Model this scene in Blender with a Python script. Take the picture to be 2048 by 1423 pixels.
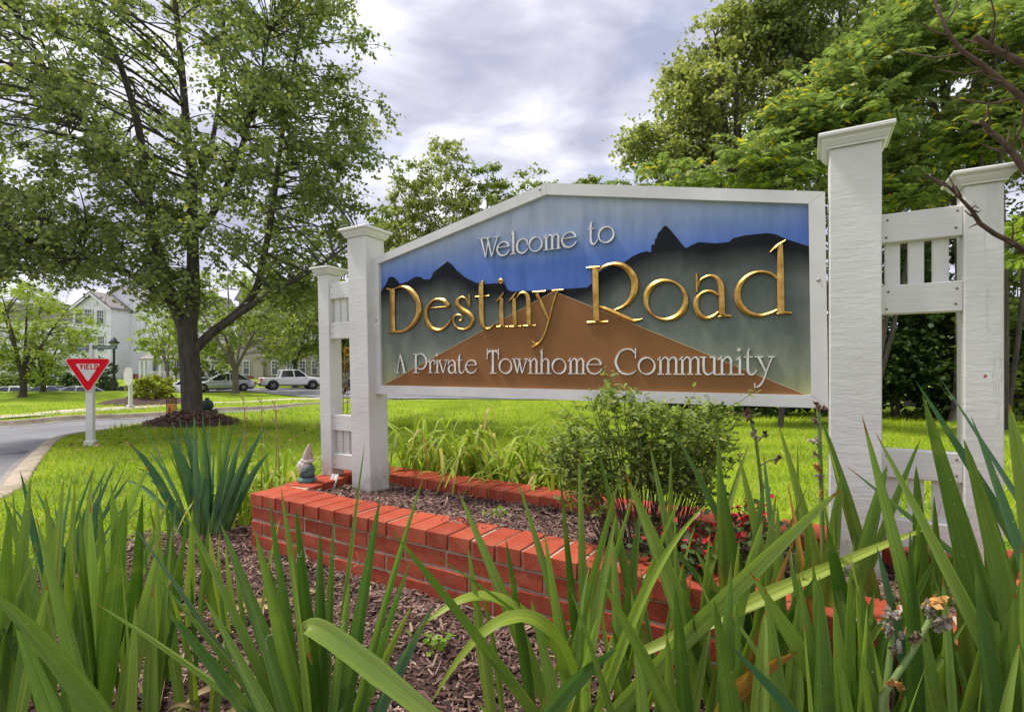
import bpy, bmesh, math, random
import numpy as np
from mathutils import Vector, Matrix, noise as mnoise

for o in list(bpy.data.objects):
    bpy.data.objects.remove(o)
SC = bpy.context.scene
COL = SC.collection
R = math.radians
rng = np.random.default_rng(7)
random.seed(7)

# ------------------------------------------------------------------ camera
CAMZ = 0.90          # eye height above the bed in front of the planter
FPX = 1020.0         # focal length in photo pixels (photo 2048 wide)
CX, HY = 1024.0, 740.0
cam = bpy.data.cameras.new('camera')
cam.sensor_width = 36.0
cam.lens = 36.0 * FPX / 2048.0
cam.shift_y = (HY - 711.5) / 2048.0
cam.clip_start = 0.02
cam.clip_end = 2000
cam_o = bpy.data.objects.new('camera', cam)
COL.objects.link(cam_o)
cam_o.location = (0, 0, CAMZ)
cam_o.rotation_euler = (R(90), 0, 0)
SC.camera = cam_o

# ------------------------------------------------------------------ world: bright broken cloud
SUN_EL, SUN_AZ = R(62), R(-72)      # azimuth measured from +Y towards +X: high, over the road on the left
world = bpy.data.worlds.new('World')
SC.world = world
world.use_nodes = True
nt = world.node_tree
nt.nodes.clear()
N = nt.nodes.new
wo = N('ShaderNodeOutputWorld')
bg = N('ShaderNodeBackground')
bg.inputs['Strength'].default_value = 0.1
sky = N('ShaderNodeTexSky')
sky.sky_type = 'NISHITA'
sky.sun_disc = False
sky.sun_elevation = SUN_EL
sky.sun_rotation = SUN_AZ
tc = N('ShaderNodeTexCoord')
sep = N('ShaderNodeSeparateXYZ')
nt.links.new(tc.outputs['Generated'], sep.inputs[0])
# project directions onto a flat cloud layer
add = N('ShaderNodeMath'); add.operation = 'ADD'; add.inputs[1].default_value = 0.22
mx = N('ShaderNodeMath'); mx.operation = 'MAXIMUM'; mx.inputs[1].default_value = 0.0
nt.links.new(sep.outputs['Z'], mx.inputs[0]); nt.links.new(mx.outputs[0], add.inputs[0])
dvx = N('ShaderNodeMath'); dvx.operation = 'DIVIDE'
dvy = N('ShaderNodeMath'); dvy.operation = 'DIVIDE'
nt.links.new(sep.outputs['X'], dvx.inputs[0]); nt.links.new(add.outputs[0], dvx.inputs[1])
nt.links.new(sep.outputs['Y'], dvy.inputs[0]); nt.links.new(add.outputs[0], dvy.inputs[1])
cmb = N('ShaderNodeCombineXYZ')
nt.links.new(dvx.outputs[0], cmb.inputs[0]); nt.links.new(dvy.outputs[0], cmb.inputs[1])
def wnoise(scale, detail, off, dist=0.0):
    mp = N('ShaderNodeMapping'); mp.inputs['Location'].default_value = off
    mp.inputs['Scale'].default_value = (1.0, 1.35, 1.0)
    nt.links.new(cmb.outputs[0], mp.inputs[0])
    n_ = N('ShaderNodeTexNoise'); n_.inputs['Scale'].default_value = scale
    n_.inputs['Detail'].default_value = detail; n_.inputs['Roughness'].default_value = 0.55
    n_.inputs['Distortion'].default_value = dist
    nt.links.new(mp.outputs[0], n_.inputs['Vector'])
    return n_
def wramp(src, stops):
    r_ = N('ShaderNodeValToRGB')
    while len(r_.color_ramp.elements) < len(stops):
        r_.color_ramp.elements.new(0.5)
    for e, (p, c) in zip(r_.color_ramp.elements, stops):
        e.position = p; e.color = (*c, 1)
    nt.links.new(src, r_.inputs[0])
    return r_
big = wnoise(1.15, 3.0, (3.4, 0.6, 0), 0.3)
small = wnoise(3.6, 8.0, (1.2, 7.7, 0), 0.35)
mixn = N('ShaderNodeMath'); mixn.operation = 'MULTIPLY_ADD'
mixn.inputs[1].default_value = 0.50
nt.links.new(small.outputs[0], mixn.inputs[0])
sc_ = N('ShaderNodeMath'); sc_.operation = 'MULTIPLY'; sc_.inputs[1].default_value = 0.50
nt.links.new(big.outputs[0], sc_.inputs[0]); nt.links.new(sc_.outputs[0], mixn.inputs[2])
cloud = wramp(mixn.outputs[0], [(0.38, (3.4, 3.45, 4.5)), (0.46, (4.5, 4.5, 5.5)), (0.53, (5.9, 5.9, 6.7)), (0.62, (7.9, 7.9, 8.3))])
blue = wnoise(2.6, 5.0, (9.1, 2.3, 0), 0.4)
bmask = wramp(blue.outputs[0], [(0.36, (0.75, 0.75, 0.75)), (0.43, (1, 1, 1))])
mixc = N('ShaderNodeMixRGB')
nt.links.new(bmask.outputs[0], mixc.inputs[0])
nt.links.new(sky.outputs[0], mixc.inputs[1]); nt.links.new(cloud.outputs[0], mixc.inputs[2])
nt.links.new(mixc.outputs[0], bg.inputs['Color'])
nt.links.new(bg.outputs[0], wo.inputs['Surface'])

# ------------------------------------------------------------------ sun behind thin cloud
sl = bpy.data.lights.new('sun', 'SUN')
sl.energy = 2.8
sl.angle = R(8)
sl.color = (1.0, 0.95, 0.86)
so = bpy.data.objects.new('sun', sl)
COL.objects.link(so)
sd = Vector((math.sin(SUN_AZ) * math.cos(SUN_EL), math.cos(SUN_AZ) * math.cos(SUN_EL), math.sin(SUN_EL)))
so.rotation_euler = (-sd).to_track_quat('-Z', 'Y').to_euler()
so.location = (-9, 3, 16)

SC.view_settings.view_transform = 'Standard'
SC.view_settings.look = 'None'
SC.view_settings.gamma = 1.0
SC.view_settings.use_curve_mapping = False
SC.view_settings.exposure = 0.70
try:
    SC.cycles.max_bounces = 5
    SC.cycles.diffuse_bounces = 3
    SC.cycles.glossy_bounces = 2
    SC.cycles.transmission_bounces = 3
    SC.cycles.transparent_max_bounces = 4
    SC.cycles.use_denoising = True
except Exception:
    pass

# ------------------------------------------------------------------ helpers
def smooth(a, b, x):
    t = np.clip((np.asarray(x, float) - a) / (b - a), 0, 1)
    return t * t * (3 - 2 * t)

class MB:
    """collects shapes; build() links them as ONE mesh object"""
    def __init__(self):
        self.v = []; self.f = []; self.sm = []
    def add(self, verts, faces, sm=False):
        b = len(self.v)
        self.v.extend([tuple(p) for p in verts])
        self.f.extend([tuple(i + b for i in f) for f in faces])
        self.sm.extend([sm] * len(faces))
        return self
    def box(self, x0, x1, y0, y1, z0, z1, M=None, ch=0.0):
        if ch > 0:
            vs = []
            for sx, X in ((1, x0), (-1, x1)):
                for sy, Y in ((1, y0), (-1, y1)):
                    for sz, Z in ((1, z0), (-1, z1)):
                        vs += [(X + sx*ch, Y + sy*ch, Z), (X + sx*ch, Y, Z + sz*ch), (X, Y + sy*ch, Z + sz*ch)]
            def i(a, b, c, k): return (a*4 + b*2 + c)*3 + k
            fs = []
            for c in (0, 1):
                q = [i(0,0,c,0), i(1,0,c,0), i(1,1,c,0), i(0,1,c,0)]
                fs.append(q if c else q[::-1])
                q = [i(0,c,0,1), i(0,c,1,1), i(1,c,1,1), i(1,c,0,1)]
                fs.append(q if c else q[::-1])
                q = [i(c,0,0,2), i(c,1,0,2), i(c,1,1,2), i(c,0,1,2)]
                fs.append(q if c else q[::-1])
            for a in (0, 1):
                for b in (0, 1):
                    fs.append([i(a,b,0,1), i(a,b,1,1), i(a,b,1,2), i(a,b,0,2)])
                    fs.append([i(a,0,b,0), i(a,1,b,0), i(a,1,b,2), i(a,0,b,2)])
                    fs.append([i(0,a,b,0), i(1,a,b,0), i(1,a,b,1), i(0,a,b,1)])
                    for c in (0, 1):
                        fs.append([i(a,b,c,0), i(a,b,c,1), i(a,b,c,2)])
        else:
            vs = [(x0,y0,z0),(x1,y0,z0),(x1,y1,z0),(x0,y1,z0),(x0,y0,z1),(x1,y0,z1),(x1,y1,z1),(x0,y1,z1)]
            fs = [(0,3,2,1),(4,5,6,7),(0,1,5,4),(1,2,6,5),(2,3,7,6),(3,0,4,7)]
        if M is not None:
            vs = [tuple(M @ Vector(p)) for p in vs]
        return self.add(vs, fs)
    def tube(self, pts, rad, n=8, caps=True, sm=True):
        pts = [Vector(p) for p in pts]
        if not hasattr(rad, '__len__'):
            rad = [rad] * len(pts)
        vs = []; fs = []
        up = Vector((0.13, 0.21, 0.97)).normalized()
        prev = None
        for k, p in enumerate(pts):
            a = pts[max(0, k-1)]; b = pts[min(len(pts)-1, k+1)]
            d = (b - a)
            d = d.normalized() if d.length > 1e-9 else Vector((0,0,1))
            if prev is None:
                x = d.cross(up)
                if x.length < 1e-3: x = d.cross(Vector((1,0,0)))
            else:
                x = prev - d * prev.dot(d)
            x.normalize(); y = d.cross(x); prev = x
            for j in range(n):
                t = 2*math.pi*j/n
                vs.append(p + (x*math.cos(t) + y*math.sin(t)) * rad[k])
        for k in range(len(pts)-1):
            for j in range(n):
                j2 = (j+1) % n
                fs.append((k*n+j, k*n+j2, (k+1)*n+j2, (k+1)*n+j))
        self.add(vs, fs, sm)
        if caps:
            m = (len(pts)-1)*n
            self.add(vs[:n], [tuple(range(n))[::-1]]); self.add(vs[m:m+n], [tuple(range(n))])
        return self
    def lathe(self, prof, n=16, M=None, sm=True):
        vs = []; fs = []
        for r_, z in prof:
            for j in range(n):
                t = 2*math.pi*j/n
                vs.append((r_*math.cos(t), r_*math.sin(t), z))
        for k in range(len(prof)-1):
            for j in range(n):
                j2 = (j+1) % n
                fs.append((k*n+j, k*n+j2, (k+1)*n+j2, (k+1)*n+j))
        fs.append(tuple(range(n))[::-1]); m = (len(prof)-1)*n
        fs.append(tuple(range(m, m+n)))
        if M is not None:
            vs = [tuple(M @ Vector(p)) for p in vs]
        return self.add(vs, fs, sm)
    def prism(self, poly, a, b, M=None):
        """polygon (x,z), extruded along y from a to b"""
        n = len(poly)
        vs = [(x, a, z) for x, z in poly] + [(x, b, z) for x, z in poly]
        fs = [tuple(range(n)), tuple(range(n, 2*n))[::-1]]
        fs += [(i, i+n, (i+1) % n + n, (i+1) % n) for i in range(n)]
        if M is not None:
            vs = [tuple(M @ Vector(p)) for p in vs]
        return self.add(vs, fs)
    def mesh(self, name, mat=None):
        me = bpy.data.meshes.new(name)
        me.from_pydata(self.v, [], self.f)
        if any(self.sm):
            me.polygons.foreach_set('use_smooth', self.sm)
        if mat: me.materials.append(mat)
        me.update()
        return me
    def build(self, name, mat=None, parent=None, fix=False):
        me = self.mesh(name, mat)
        if fix:
            bm = bmesh.new(); bm.from_mesh(me)
            bmesh.ops.recalc_face_normals(bm, faces=bm.faces)
            bm.to_mesh(me); bm.free()
        return link(name, me, parent)

def link(name, data, parent=None):
    o = bpy.data.objects.new(name, data)
    COL.objects.link(o)
    if parent is not None: o.parent = parent
    return o
def empty(name, loc=(0, 0, 0), rz=0.0):
    o = bpy.data.objects.new(name, None)
    COL.objects.link(o)
    o.location = loc; o.rotation_euler = (0, 0, rz); o.empty_display_size = 0.1
    return o
def tag(o, label, cat, group=None):
    o['label'] = label; o['category'] = cat
    if group: o['group'] = group
    return o
def struct(o): o['kind'] = 'structure'; return o
def stuff(o, label=None, cat=None):
    o['kind'] = 'stuff'
    if label: o['label'] = label
    if cat: o['category'] = cat
    return o
def copy_tree(o, parent=None):
    c = o.copy(); COL.objects.link(c); c.parent = parent
    for ch in o.children: copy_tree(ch, c)
    return c

# ------------------------------------------------------------------ material kit
def newmat(name):
    m = bpy.data.materials.new(name); m.use_nodes = True
    t = m.node_tree
    return m, t, t.nodes['Principled BSDF']
def ramp(t, src, stops, mode='LINEAR'):
    r_ = t.nodes.new('ShaderNodeValToRGB'); r_.color_ramp.interpolation = mode
    while len(r_.color_ramp.elements) < len(stops): r_.color_ramp.elements.new(0.5)
    for e, (p, c) in zip(r_.color_ramp.elements, stops):
        e.position = p; e.color = (*c, 1) if len(c) == 3 else c
    t.links.new(src, r_.inputs[0])
    return r_.outputs[0]
def texnoise(t, scale, detail=4, rough=0.55, coord='Object', stretch=None, dist=0.0):
    tcn = t.nodes.new('ShaderNodeTexCoord')
    out = tcn.outputs[coord]
    if stretch:
        mp = t.nodes.new('ShaderNodeMapping'); mp.inputs['Scale'].default_value = stretch
        t.links.new(out, mp.inputs[0]); out = mp.outputs[0]
    n_ = t.nodes.new('ShaderNodeTexNoise')
    n_.inputs['Scale'].default_value = scale; n_.inputs['Detail'].default_value = detail
    n_.inputs['Roughness'].default_value = rough; n_.inputs['Distortion'].default_value = dist
    t.links.new(out, n_.inputs['Vector'])
    return n_.outputs['Fac']
def mixc_(t, fac, a, b, mode='MIX'):
    m_ = t.nodes.new('ShaderNodeMixRGB'); m_.blend_type = mode
    for i, x in enumerate((fac, a, b)):
        if isinstance(x, (int, float)): m_.inputs[i].default_value = x
        elif isinstance(x, tuple): m_.inputs[i].default_value = (*x, 1)
        else: t.links.new(x, m_.inputs[i])
    return m_.outputs[0]
def bump(t, bs, src, strength=0.3, dist=0.01):
    b_ = t.nodes.new('ShaderNodeBump'); b_.inputs['Strength'].default_value = strength
    b_.inputs['Distance'].default_value = dist
    t.links.new(src, b_.inputs['Height']); t.links.new(b_.outputs[0], bs.inputs['Normal'])
def simple(name, c, rough=0.6, var=0.15, scale=8, metal=0.0, bumps=None, coord='Object', spec=0.5, stretch=None):
    m, t, bs = newmat(name)
    f = texnoise(t, scale, coord=coord, stretch=stretch)
    lo = tuple(x*(1-var) for x in c); hi = tuple(min(1, x*(1+var)) for x in c)
    t.links.new(ramp(t, f, [(0.3, lo), (0.7, hi)]), bs.inputs['Base Color'])
    bs.inputs['Roughness'].default_value = rough; bs.inputs['Metallic'].default_value = metal
    bs.inputs['Specular IOR Level'].default_value = spec
    if bumps: bump(t, bs, texnoise(t, bumps[0], 5, coord=coord, stretch=stretch), bumps[1], bumps[2])
    return m
def leafmat(name, c1, c2, c3=None, p3=0.0, trans=0.35, rough=0.5, spec=0.3, patch=(0.78, 0.8, 0.78, 1.15, 1.12, 1.0)):
    """leaf: colour per leaf between c1 and c2; a fraction p3 takes c3"""
    m, t, bs = newmat(name)
    ge = t.nodes.new('ShaderNodeNewGeometry')
    stops = [(0.0, c1), (max(0.05, 1-p3-0.02) if c3 else 1.0, c2)]
    if c3: stops += [(1-p3, c3), (1.0, c3)]
    col = ramp(t, ge.outputs['Random Per Island'], stops)
    f = texnoise(t, 0.9, 2)
    col = mixc_(t, 1.0, col, ramp(t, f, [(0.33, patch[:3]), (0.67, patch[3:])]), 'MULTIPLY')
    t.links.new(col, bs.inputs['Base Color'])
    bs.inputs['Roughness'].default_value = rough; bs.inputs['Specular IOR Level'].default_value = spec
    tr = t.nodes.new('ShaderNodeBsdfTranslucent')
    t.links.new(mixc_(t, 1.0, col, (1.25, 1.35, 0.75), 'MULTIPLY'), tr.inputs['Color'])
    ms = t.nodes.new('ShaderNodeMixShader'); ms.inputs[0].default_value = trans
    t.links.new(bs.outputs[0], ms.inputs[1]); t.links.new(tr.outputs[0], ms.inputs[2])
    t.links.new(ms.outputs[0], t.nodes['Material Output'].inputs['Surface'])
    return m

# ------------------------------------------------------------------ leaf clouds (numpy)
def norm(a):
    return a / np.maximum(np.linalg.norm(a, axis=-1, keepdims=True), 1e-9)
LEAF_MAPLE = (np.array([(0,0,0),(-.46,.28,.05),(-.30,.52,.03),(0,1,-.06),(.30,.52,.03),(.46,.28,.05)], float), [(0,5,4,3),(0,3,2,1)])
LEAF_OVAL = (np.array([(0,0,0),(-.27,.42,.05),(0,1,-.05),(.27,.42,.05)], float), [(0,3,2),(0,2,1)])
LEAF_LONG = (np.array([(0,0,0),(-.14,.4,.04),(0,1,-.10),(.14,.4,.04)], float), [(0,3,2),(0,2,1)])
LEAF_LOBE = (np.array([(0,0,0),(-.42,.35,.05),(-.16,.5,.0),(-.34,.78,.04),(0,1,-.06),(.34,.78,.04),(.16,.5,0),(.42,.35,.05)], float), [(0,7,6,5,4),(0,4,3,2,1)])
def np_mesh(name, V, faces_flat, counts, mat, smooth_=False):
    me = bpy.data.meshes.new(name)
    me.vertices.add(len(V)); me.vertices.foreach_set('co', V.astype(np.float32).ravel())
    me.loops.add(len(faces_flat)); me.loops.foreach_set('vertex_index', faces_flat.astype(np.int32))
    st = np.concatenate(([0], np.cumsum(counts)[:-1])).astype(np.int32)
    me.polygons.add(len(counts)); me.polygons.foreach_set('loop_start', st)
    try: me.polygons.foreach_set('loop_total', counts.astype(np.int32))
    except Exception: pass
    me.materials.append(mat)
    me.update(calc_edges=True); me.validate()
    return me
def leaves(name, pos, dirs, nrm, size, tmpl, mat, parent=None, wid=1.0):
    T, F = tmpl
    d = norm(dirs); s = norm(np.cross(d, nrm)); u_ = np.cross(s, d)
    sz = np.broadcast_to(np.asarray(size, float), (len(pos),))[:, None, None]
    V = pos[:, None, :] + sz * (T[None, :, 0:1]*wid*s[:, None, :] + T[None, :, 1:2]*d[:, None, :] + T[None, :, 2:3]*u_[:, None, :])
    k = len(T); n = len(pos)
    ff = np.concatenate([np.array(f) for f in F]); cc = np.array([len(f) for f in F])
    FF = (ff[None, :] + (np.arange(n)*k)[:, None]).ravel(); CC = np.tile(cc, n)
    return link(name, np_mesh(name, V.reshape(-1, 3), FF, CC, mat), parent)
def rand_dirs(n, droop=0.5, up=1.0, spread=0.7):
    a = rng.uniform(0, 2*math.pi, n)
    d = np.stack([np.cos(a), np.sin(a), -droop + rng.normal(0, 0.45, n)], 1)
    nr = np.stack([rng.normal(0, spread, n), rng.normal(0, spread, n), np.full(n, up)], 1)
    return norm(d), norm(nr)
# ================================================================== the ground
def g0(y):
    y = np.asarray(y, float)
    return np.where(y > 2.5, -0.9*(1-np.exp(-np.maximum(y-2.5, 0)/16.0)), 0.0)
def gz_base(x, y):
    x = np.asarray(x, float); y = np.asarray(y, float)
    z = g0(np.minimum(y, 70))
    z = z - 1.1*(1-smooth(-33, -24, x))*smooth(34, 40, y)*(1-smooth(48, 54, y))
    z = z + 0.75*smooth(49, 56, y)*(1-smooth(-12, -4, x))
    z = z + 0.38*np.exp(-((y-30.5)/2.6)**2)*(1-smooth(-22, -17, x))
    z = z + 0.03*np.sin(x*1.3+0.5)*np.sin(y*0.9) * smooth(3.5, 6, y)
    z = z + 0.34*np.exp(-(((x+6.9)**2+(y-11.0)**2)/(2*0.55**2)))
    return z
def pg(px, py):
    """ground point under a photo pixel"""
    Y = 5.0
    q = (px-CX)/FPX
    lo, hi = 0.6, 140.0
    for _ in range(60):
        Y = 0.5*(lo+hi)
        yy = HY + FPX*(CAMZ-float(g0(Y)))/Y
        if yy > py: lo = Y
        else: hi = Y
    return Vector((q*Y, Y, float(g0(Y))))
def at(px, py, Y):
    return Vector(((px-CX)/FPX*Y, Y, CAMZ+(HY-py)/FPX*Y))
def resample(pts, step):
    P = np.array([(p[0], p[1]) for p in pts], float)
    # Catmull-Rom through the points, then even spacing
    Q = []
    for i in range(len(P)-1):
        p0, p1, p2, p3 = P[max(i-1, 0)], P[i], P[i+1], P[min(i+2, len(P)-1)]
        for t in np.linspace(0, 1, 12, endpoint=False):
            Q.append(0.5*((2*p1)+(-p0+p2)*t+(2*p0-5*p1+4*p2-p3)*t*t+(-p0+3*p1-3*p2+p3)*t**3))
    Q.append(P[-1]); Q = np.array(Q)
    L = np.concatenate(([0], np.cumsum(np.linalg.norm(np.diff(Q, axis=0), axis=1))))
    n = max(2, int(L[-1]/step))
    s = np.linspace(0, L[-1], n)
    return np.stack([np.interp(s, L, Q[:, 0]), np.interp(s, L, Q[:, 1])], 1)
near_px = [(21, 985), (60, 944), (84, 915), (102, 892), (120, 878), (176, 864), (281, 846), (351, 836), (457, 826), (527, 820), (638, 809), (800, 800), (1000, 794)]
far_px = [(-420, 852), (-150, 846), (0, 841), (98, 835), (176, 831), (264, 827), (330, 823), (457, 815), (638, 804), (800, 797), (1000, 791)]
near_w = [(-2.2, -3.0), (-2.55, 0.0), (-2.95, 2.0)] + [tuple(pg(*p)[:2]) for p in near_px]
far_w = [(-60, 9.0), (-40, 10.6), (-26, 12.0), (-18, 13.0)] + [tuple(pg(*p)[:2]) for p in far_px[2:]]
NEAR = resample(near_w, 0.35)
FAR = resample(far_w, 0.5)
def dist_poly(x, y, P):
    """distance and signed side to polyline P"""
    x = x.ravel(); y = y.ravel()
    best = np.full(x.shape, 1e9); side = np.zeros(x.shape)
    for i in range(len(P)-1):
        a = P[i]; d = P[i+1]-a; L2 = d@d
        t = np.clip(((x-a[0])*d[0]+(y-a[1])*d[1])/L2, 0, 1)
        dx = x-(a[0]+t*d[0]); dy = y-(a[1]+t*d[1])
        ds = dx*dx+dy*dy
        c = d[0]*(y-a[1])-d[1]*(x-a[0])
        m = ds < best
        best = np.where(m, ds, best); side = np.where(m, np.sign(c), side)
    return np.sqrt(best), side
def in_poly(x, y, P):
    x = np.asarray(x); y = np.asarray(y); c = np.zeros(x.shape, bool); j = len(P)-1
    for i in range(len(P)):
        (xi, yi), (xj, yj) = P[i], P[j]
        c ^= ((yi > y) != (yj > y)) & (x < (xj-xi)*(y-yi)/((yj-yi) if yj != yi else 1e-9)+xi)
        j = i
    return c
ROADP = [(-70.0, -14.0), (-2.2, -14.0)]+[tuple(p) for p in NEAR]+[tuple(p) for p in FAR[::-1]]+[(-70.0, 9.0)]
def road_in(x, y):
    """positive inside the road (metres from its edge)"""
    x = np.asarray(x, float).ravel(); y = np.asarray(y, float).ravel()
    d_ = np.minimum(dist_poly(x, y, NEAR)[0], dist_poly(x, y, FAR)[0])
    return np.where(in_poly(x, y, ROADP), d_, -d_)
ROAD_DROP = 0.13
def terrain_z(x, y):
    z = gz_base(x, y)
    shp = np.shape(z)
    r_ = road_in(np.broadcast_to(x, shp), np.broadcast_to(y, shp)).reshape(shp)
    return z - (ROAD_DROP+0.05)*smooth(0.02, 0.14, r_)
def gzs(x, y):
    return float(gz_base(x, y))

M_lawn, t, bs = newmat('lawn_soil_and_turf')
f1 = texnoise(t, 1.1, 5); f2 = texnoise(t, 35, 4)
c_ = ramp(t, f1, [(0.3, (0.17, 0.27, 0.018)), (0.55, (0.26, 0.36, 0.025)), (0.75, (0.36, 0.38, 0.07))])
c_ = mixc_(t, 0.6, c_, ramp(t, f2, [(0.3, (0.5, 0.55, 0.45)), (0.7, (1.25, 1.25, 1.1))]), 'MULTIPLY')
t.links.new(c_, bs.inputs['Base Color']); bs.inputs['Roughness'].default_value = 0.9
bs.inputs['Specular IOR Level'].default_value = 0.1
bump(t, bs, texnoise(t, 60, 4), 0.6, 0.03)
M_asphalt, t, bs = newmat('worn_asphalt')
f1 = texnoise(t, 0.7, 6); f2 = texnoise(t, 90, 3)
c_ = ramp(t, f1, [(0.3, (0.155, 0.155, 0.17)), (0.7, (0.235, 0.235, 0.25))])
c_ = mixc_(t, 0.5, c_, ramp(t, f2, [(0.35, (0.7, 0.7, 0.7)), (0.7, (1.25, 1.25, 1.25))]), 'MULTIPLY')
vo = t.nodes.new('ShaderNodeTexVoronoi'); vo.feature = 'DISTANCE_TO_EDGE'; vo.inputs['Scale'].default_value = 0.32
tq = t.nodes.new('ShaderNodeTexCoord'); nq = t.nodes.new('ShaderNodeTexNoise'); nq.inputs['Scale'].default_value = 1.4; nq.inputs['Detail'].default_value = 5
t.links.new(tq.outputs['Object'], nq.inputs['Vector']); t.links.new(mixc_(t, 0.25, tq.outputs['Object'], nq.outputs['Color'], 'ADD'), vo.inputs['Vector'])
c_ = mixc_(t, ramp(t, vo.outputs['Distance'], [(0.0, (0.8, 0.8, 0.8)), (0.012, (0, 0, 0))]), c_, (0.05, 0.05, 0.055))
c_ = mixc_(t, ramp(t, texnoise(t, 0.35, 3), [(0.55, (0, 0, 0)), (0.60, (0.35, 0.35, 0.35))]), c_, (0.11, 0.11, 0.12))
t.links.new(c_, bs.inputs['Base Color']); bs.inputs['Roughness'].default_value = 0.85
bump(t, bs, f2, 0.3, 0.004)
M_conc = simple('weathered_concrete', (0.34, 0.28, 0.205), 0.9, 0.32, 3.0, bumps=(60, 0.3, 0.004))
M_gutter = simple('grey_gutter_concrete', (0.27, 0.25, 0.23), 0.9, 0.25, 4.0, bumps=(60, 0.3, 0.004))
M_walk = simple('sidewalk_concrete', (0.55, 0.49, 0.38), 0.9, 0.15, 1.2)
M_mulch, t, bs = newmat('shredded_bark_base')
f1 = texnoise(t, 70, 5, 0.65, stretch=(1, 2.5, 1)); f2 = texnoise(t, 9, 4)
c_ = ramp(t, f1, [(0.3, (0.022, 0.012, 0.010)), (0.55, (0.085, 0.045, 0.036)), (0.8, (0.19, 0.12, 0.10))])
t.links.new(mixc_(t, 0.5, c_, ramp(t, f2, [(0.3, (0.6, 0.6, 0.6)), (0.7, (1.3, 1.25, 1.2))]), 'MULTIPLY'), bs.inputs['Base Color'])
bs.inputs['Roughness'].default_value = 0.95; bump(t, bs, f1, 0.8, 0.02)

def axis_grid(brk):
    out = []
    for a, b, st in brk:
        out += list(np.arange(a, b, st))
    return np.array(out + [brk[-1][1]])
gx = axis_grid([(-220, -60, 8), (-60, -26, 1.0), (-26, -13, 0.30), (-13, 6, 0.16), (6, 20, 0.8), (20, 60, 4), (60, 220, 16)])
gy = axis_grid([(-14, 0, 1.0), (0, 18, 0.16), (18, 36, 0.35), (36, 62, 0.8), (62, 120, 4), (120, 420, 20)])
GXX, GYY = np.meshgrid(gx, gy)
ZZ = terrain_z(GXX, GYY)
V = np.stack([GXX.ravel(), GYY.ravel(), ZZ.ravel()], 1)
nx, ny = len(gx), len(gy)
ii = (np.arange(ny-1)[:, None]*nx + np.arange(nx-1)[None, :]).ravel()
Fq = np.stack([ii, ii+1, ii+nx+1, ii+nx], 1).ravel()
me = np_mesh('lawn', V, Fq, np.full(len(ii), 4), M_lawn)
me.polygons.foreach_set('use_smooth', np.ones(len(ii), bool))
struct(link('lawn', me))

def strip(rows, name, mat, sm=True):
    """rows: list of equal-length point lists -> quad sheet"""
    A = np.array(rows, float); a, b, _ = A.shape
    k = (np.arange(a-1)[:, None]*b + np.arange(b-1)[None, :]).ravel()
    F_ = np.stack([k, k+1, k+b+1, k+b], 1).ravel()
    me = np_mesh(name, A.reshape(-1, 3), F_, np.full(len(k), 4), mat)
    if sm: me.polygons.foreach_set('use_smooth', np.ones(len(k), bool))
    return link(name, me)
# the road sheet: every cell between the two kerbs
def param(P, s):
    L = np.concatenate(([0], np.cumsum(np.linalg.norm(np.diff(P, axis=0), axis=1)))); L /= L[-1]
    return np.stack([np.interp(s, L, P[:, 0]), np.interp(s, L, P[:, 1])], 1)
def sheet_cells(xs, ys, zf, keep):
    XX, YY = np.meshgrid(xs, ys); nx_, ny_ = len(xs), len(ys)
    k = (np.arange(ny_-1)[:, None]*nx_ + np.arange(nx_-1)[None, :]).ravel()
    xc = ((XX[:-1, :-1]+XX[1:, 1:])/2).ravel(); yc = ((YY[:-1, :-1]+YY[1:, 1:])/2).ravel()
    k = k[keep(xc, yc)]
    F_ = np.stack([k, k+1, k+nx_+1, k+nx_], 1)
    used, inv = np.unique(F_, return_inverse=True)
    V_ = np.stack([XX.ravel(), YY.ravel(), zf(XX.ravel(), YY.ravel())], 1)[used]
    return V_, inv.reshape(-1)
xs_ = axis_grid([(-70, -26, 1.0), (-26, 3.0, 0.2)]); ys_ = axis_grid([(-12, -2, 0.8), (-2, 34, 0.2)])
Vr, Fr = sheet_cells(xs_, ys_, lambda x, y: gz_base(x, y)-ROAD_DROP, lambda x, y: road_in(x, y) > 0.12)
me = np_mesh('road', Vr, Fr, np.full(len(Fr)//4, 4), M_asphalt); me.polygons.foreach_set('use_smooth', np.ones(len(Fr)//4, bool))
struct(link('road', me))
# kerbs: back edge, rounded top, face, gutter pan
def kerb(P, name, sgn, gut):
    T = np.gradient(P, axis=0); T /= np.linalg.norm(T, axis=1)[:, None]
    Nn = np.stack([-T[:, 1], T[:, 0]], 1)*sgn
    prof = [(-0.02, -0.08), (-0.02, 0.010), (0.0, 0.016), (0.13, 0.012), (0.155, -0.005), (0.185, -ROAD_DROP+0.024), (0.20, -ROAD_DROP+0.016)]
    rr = []
    for o, h in prof:
        Q = P+Nn*o; rr.append(np.stack([Q[:, 0], Q[:, 1], gz_base(P[:, 0], P[:, 1])+h], 1))
    k_ = struct(strip(rr, name, M_conc, sm=False))
    rr = []
    for o, h in [(0.195, -ROAD_DROP+0.018), (0.20+gut, -ROAD_DROP+0.006), (0.21+gut, -ROAD_DROP-0.03)]:
        Q = P+Nn*o; rr.append(np.stack([Q[:, 0], Q[:, 1], gz_base(P[:, 0], P[:, 1])+h], 1))
    g_ = struct(strip(rr, 'gutter', M_gutter, sm=False))
kerb(NEAR, 'kerb_near', 1, 0.42)
kerb(FAR, 'kerb_far', -1, 0.30)
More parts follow.
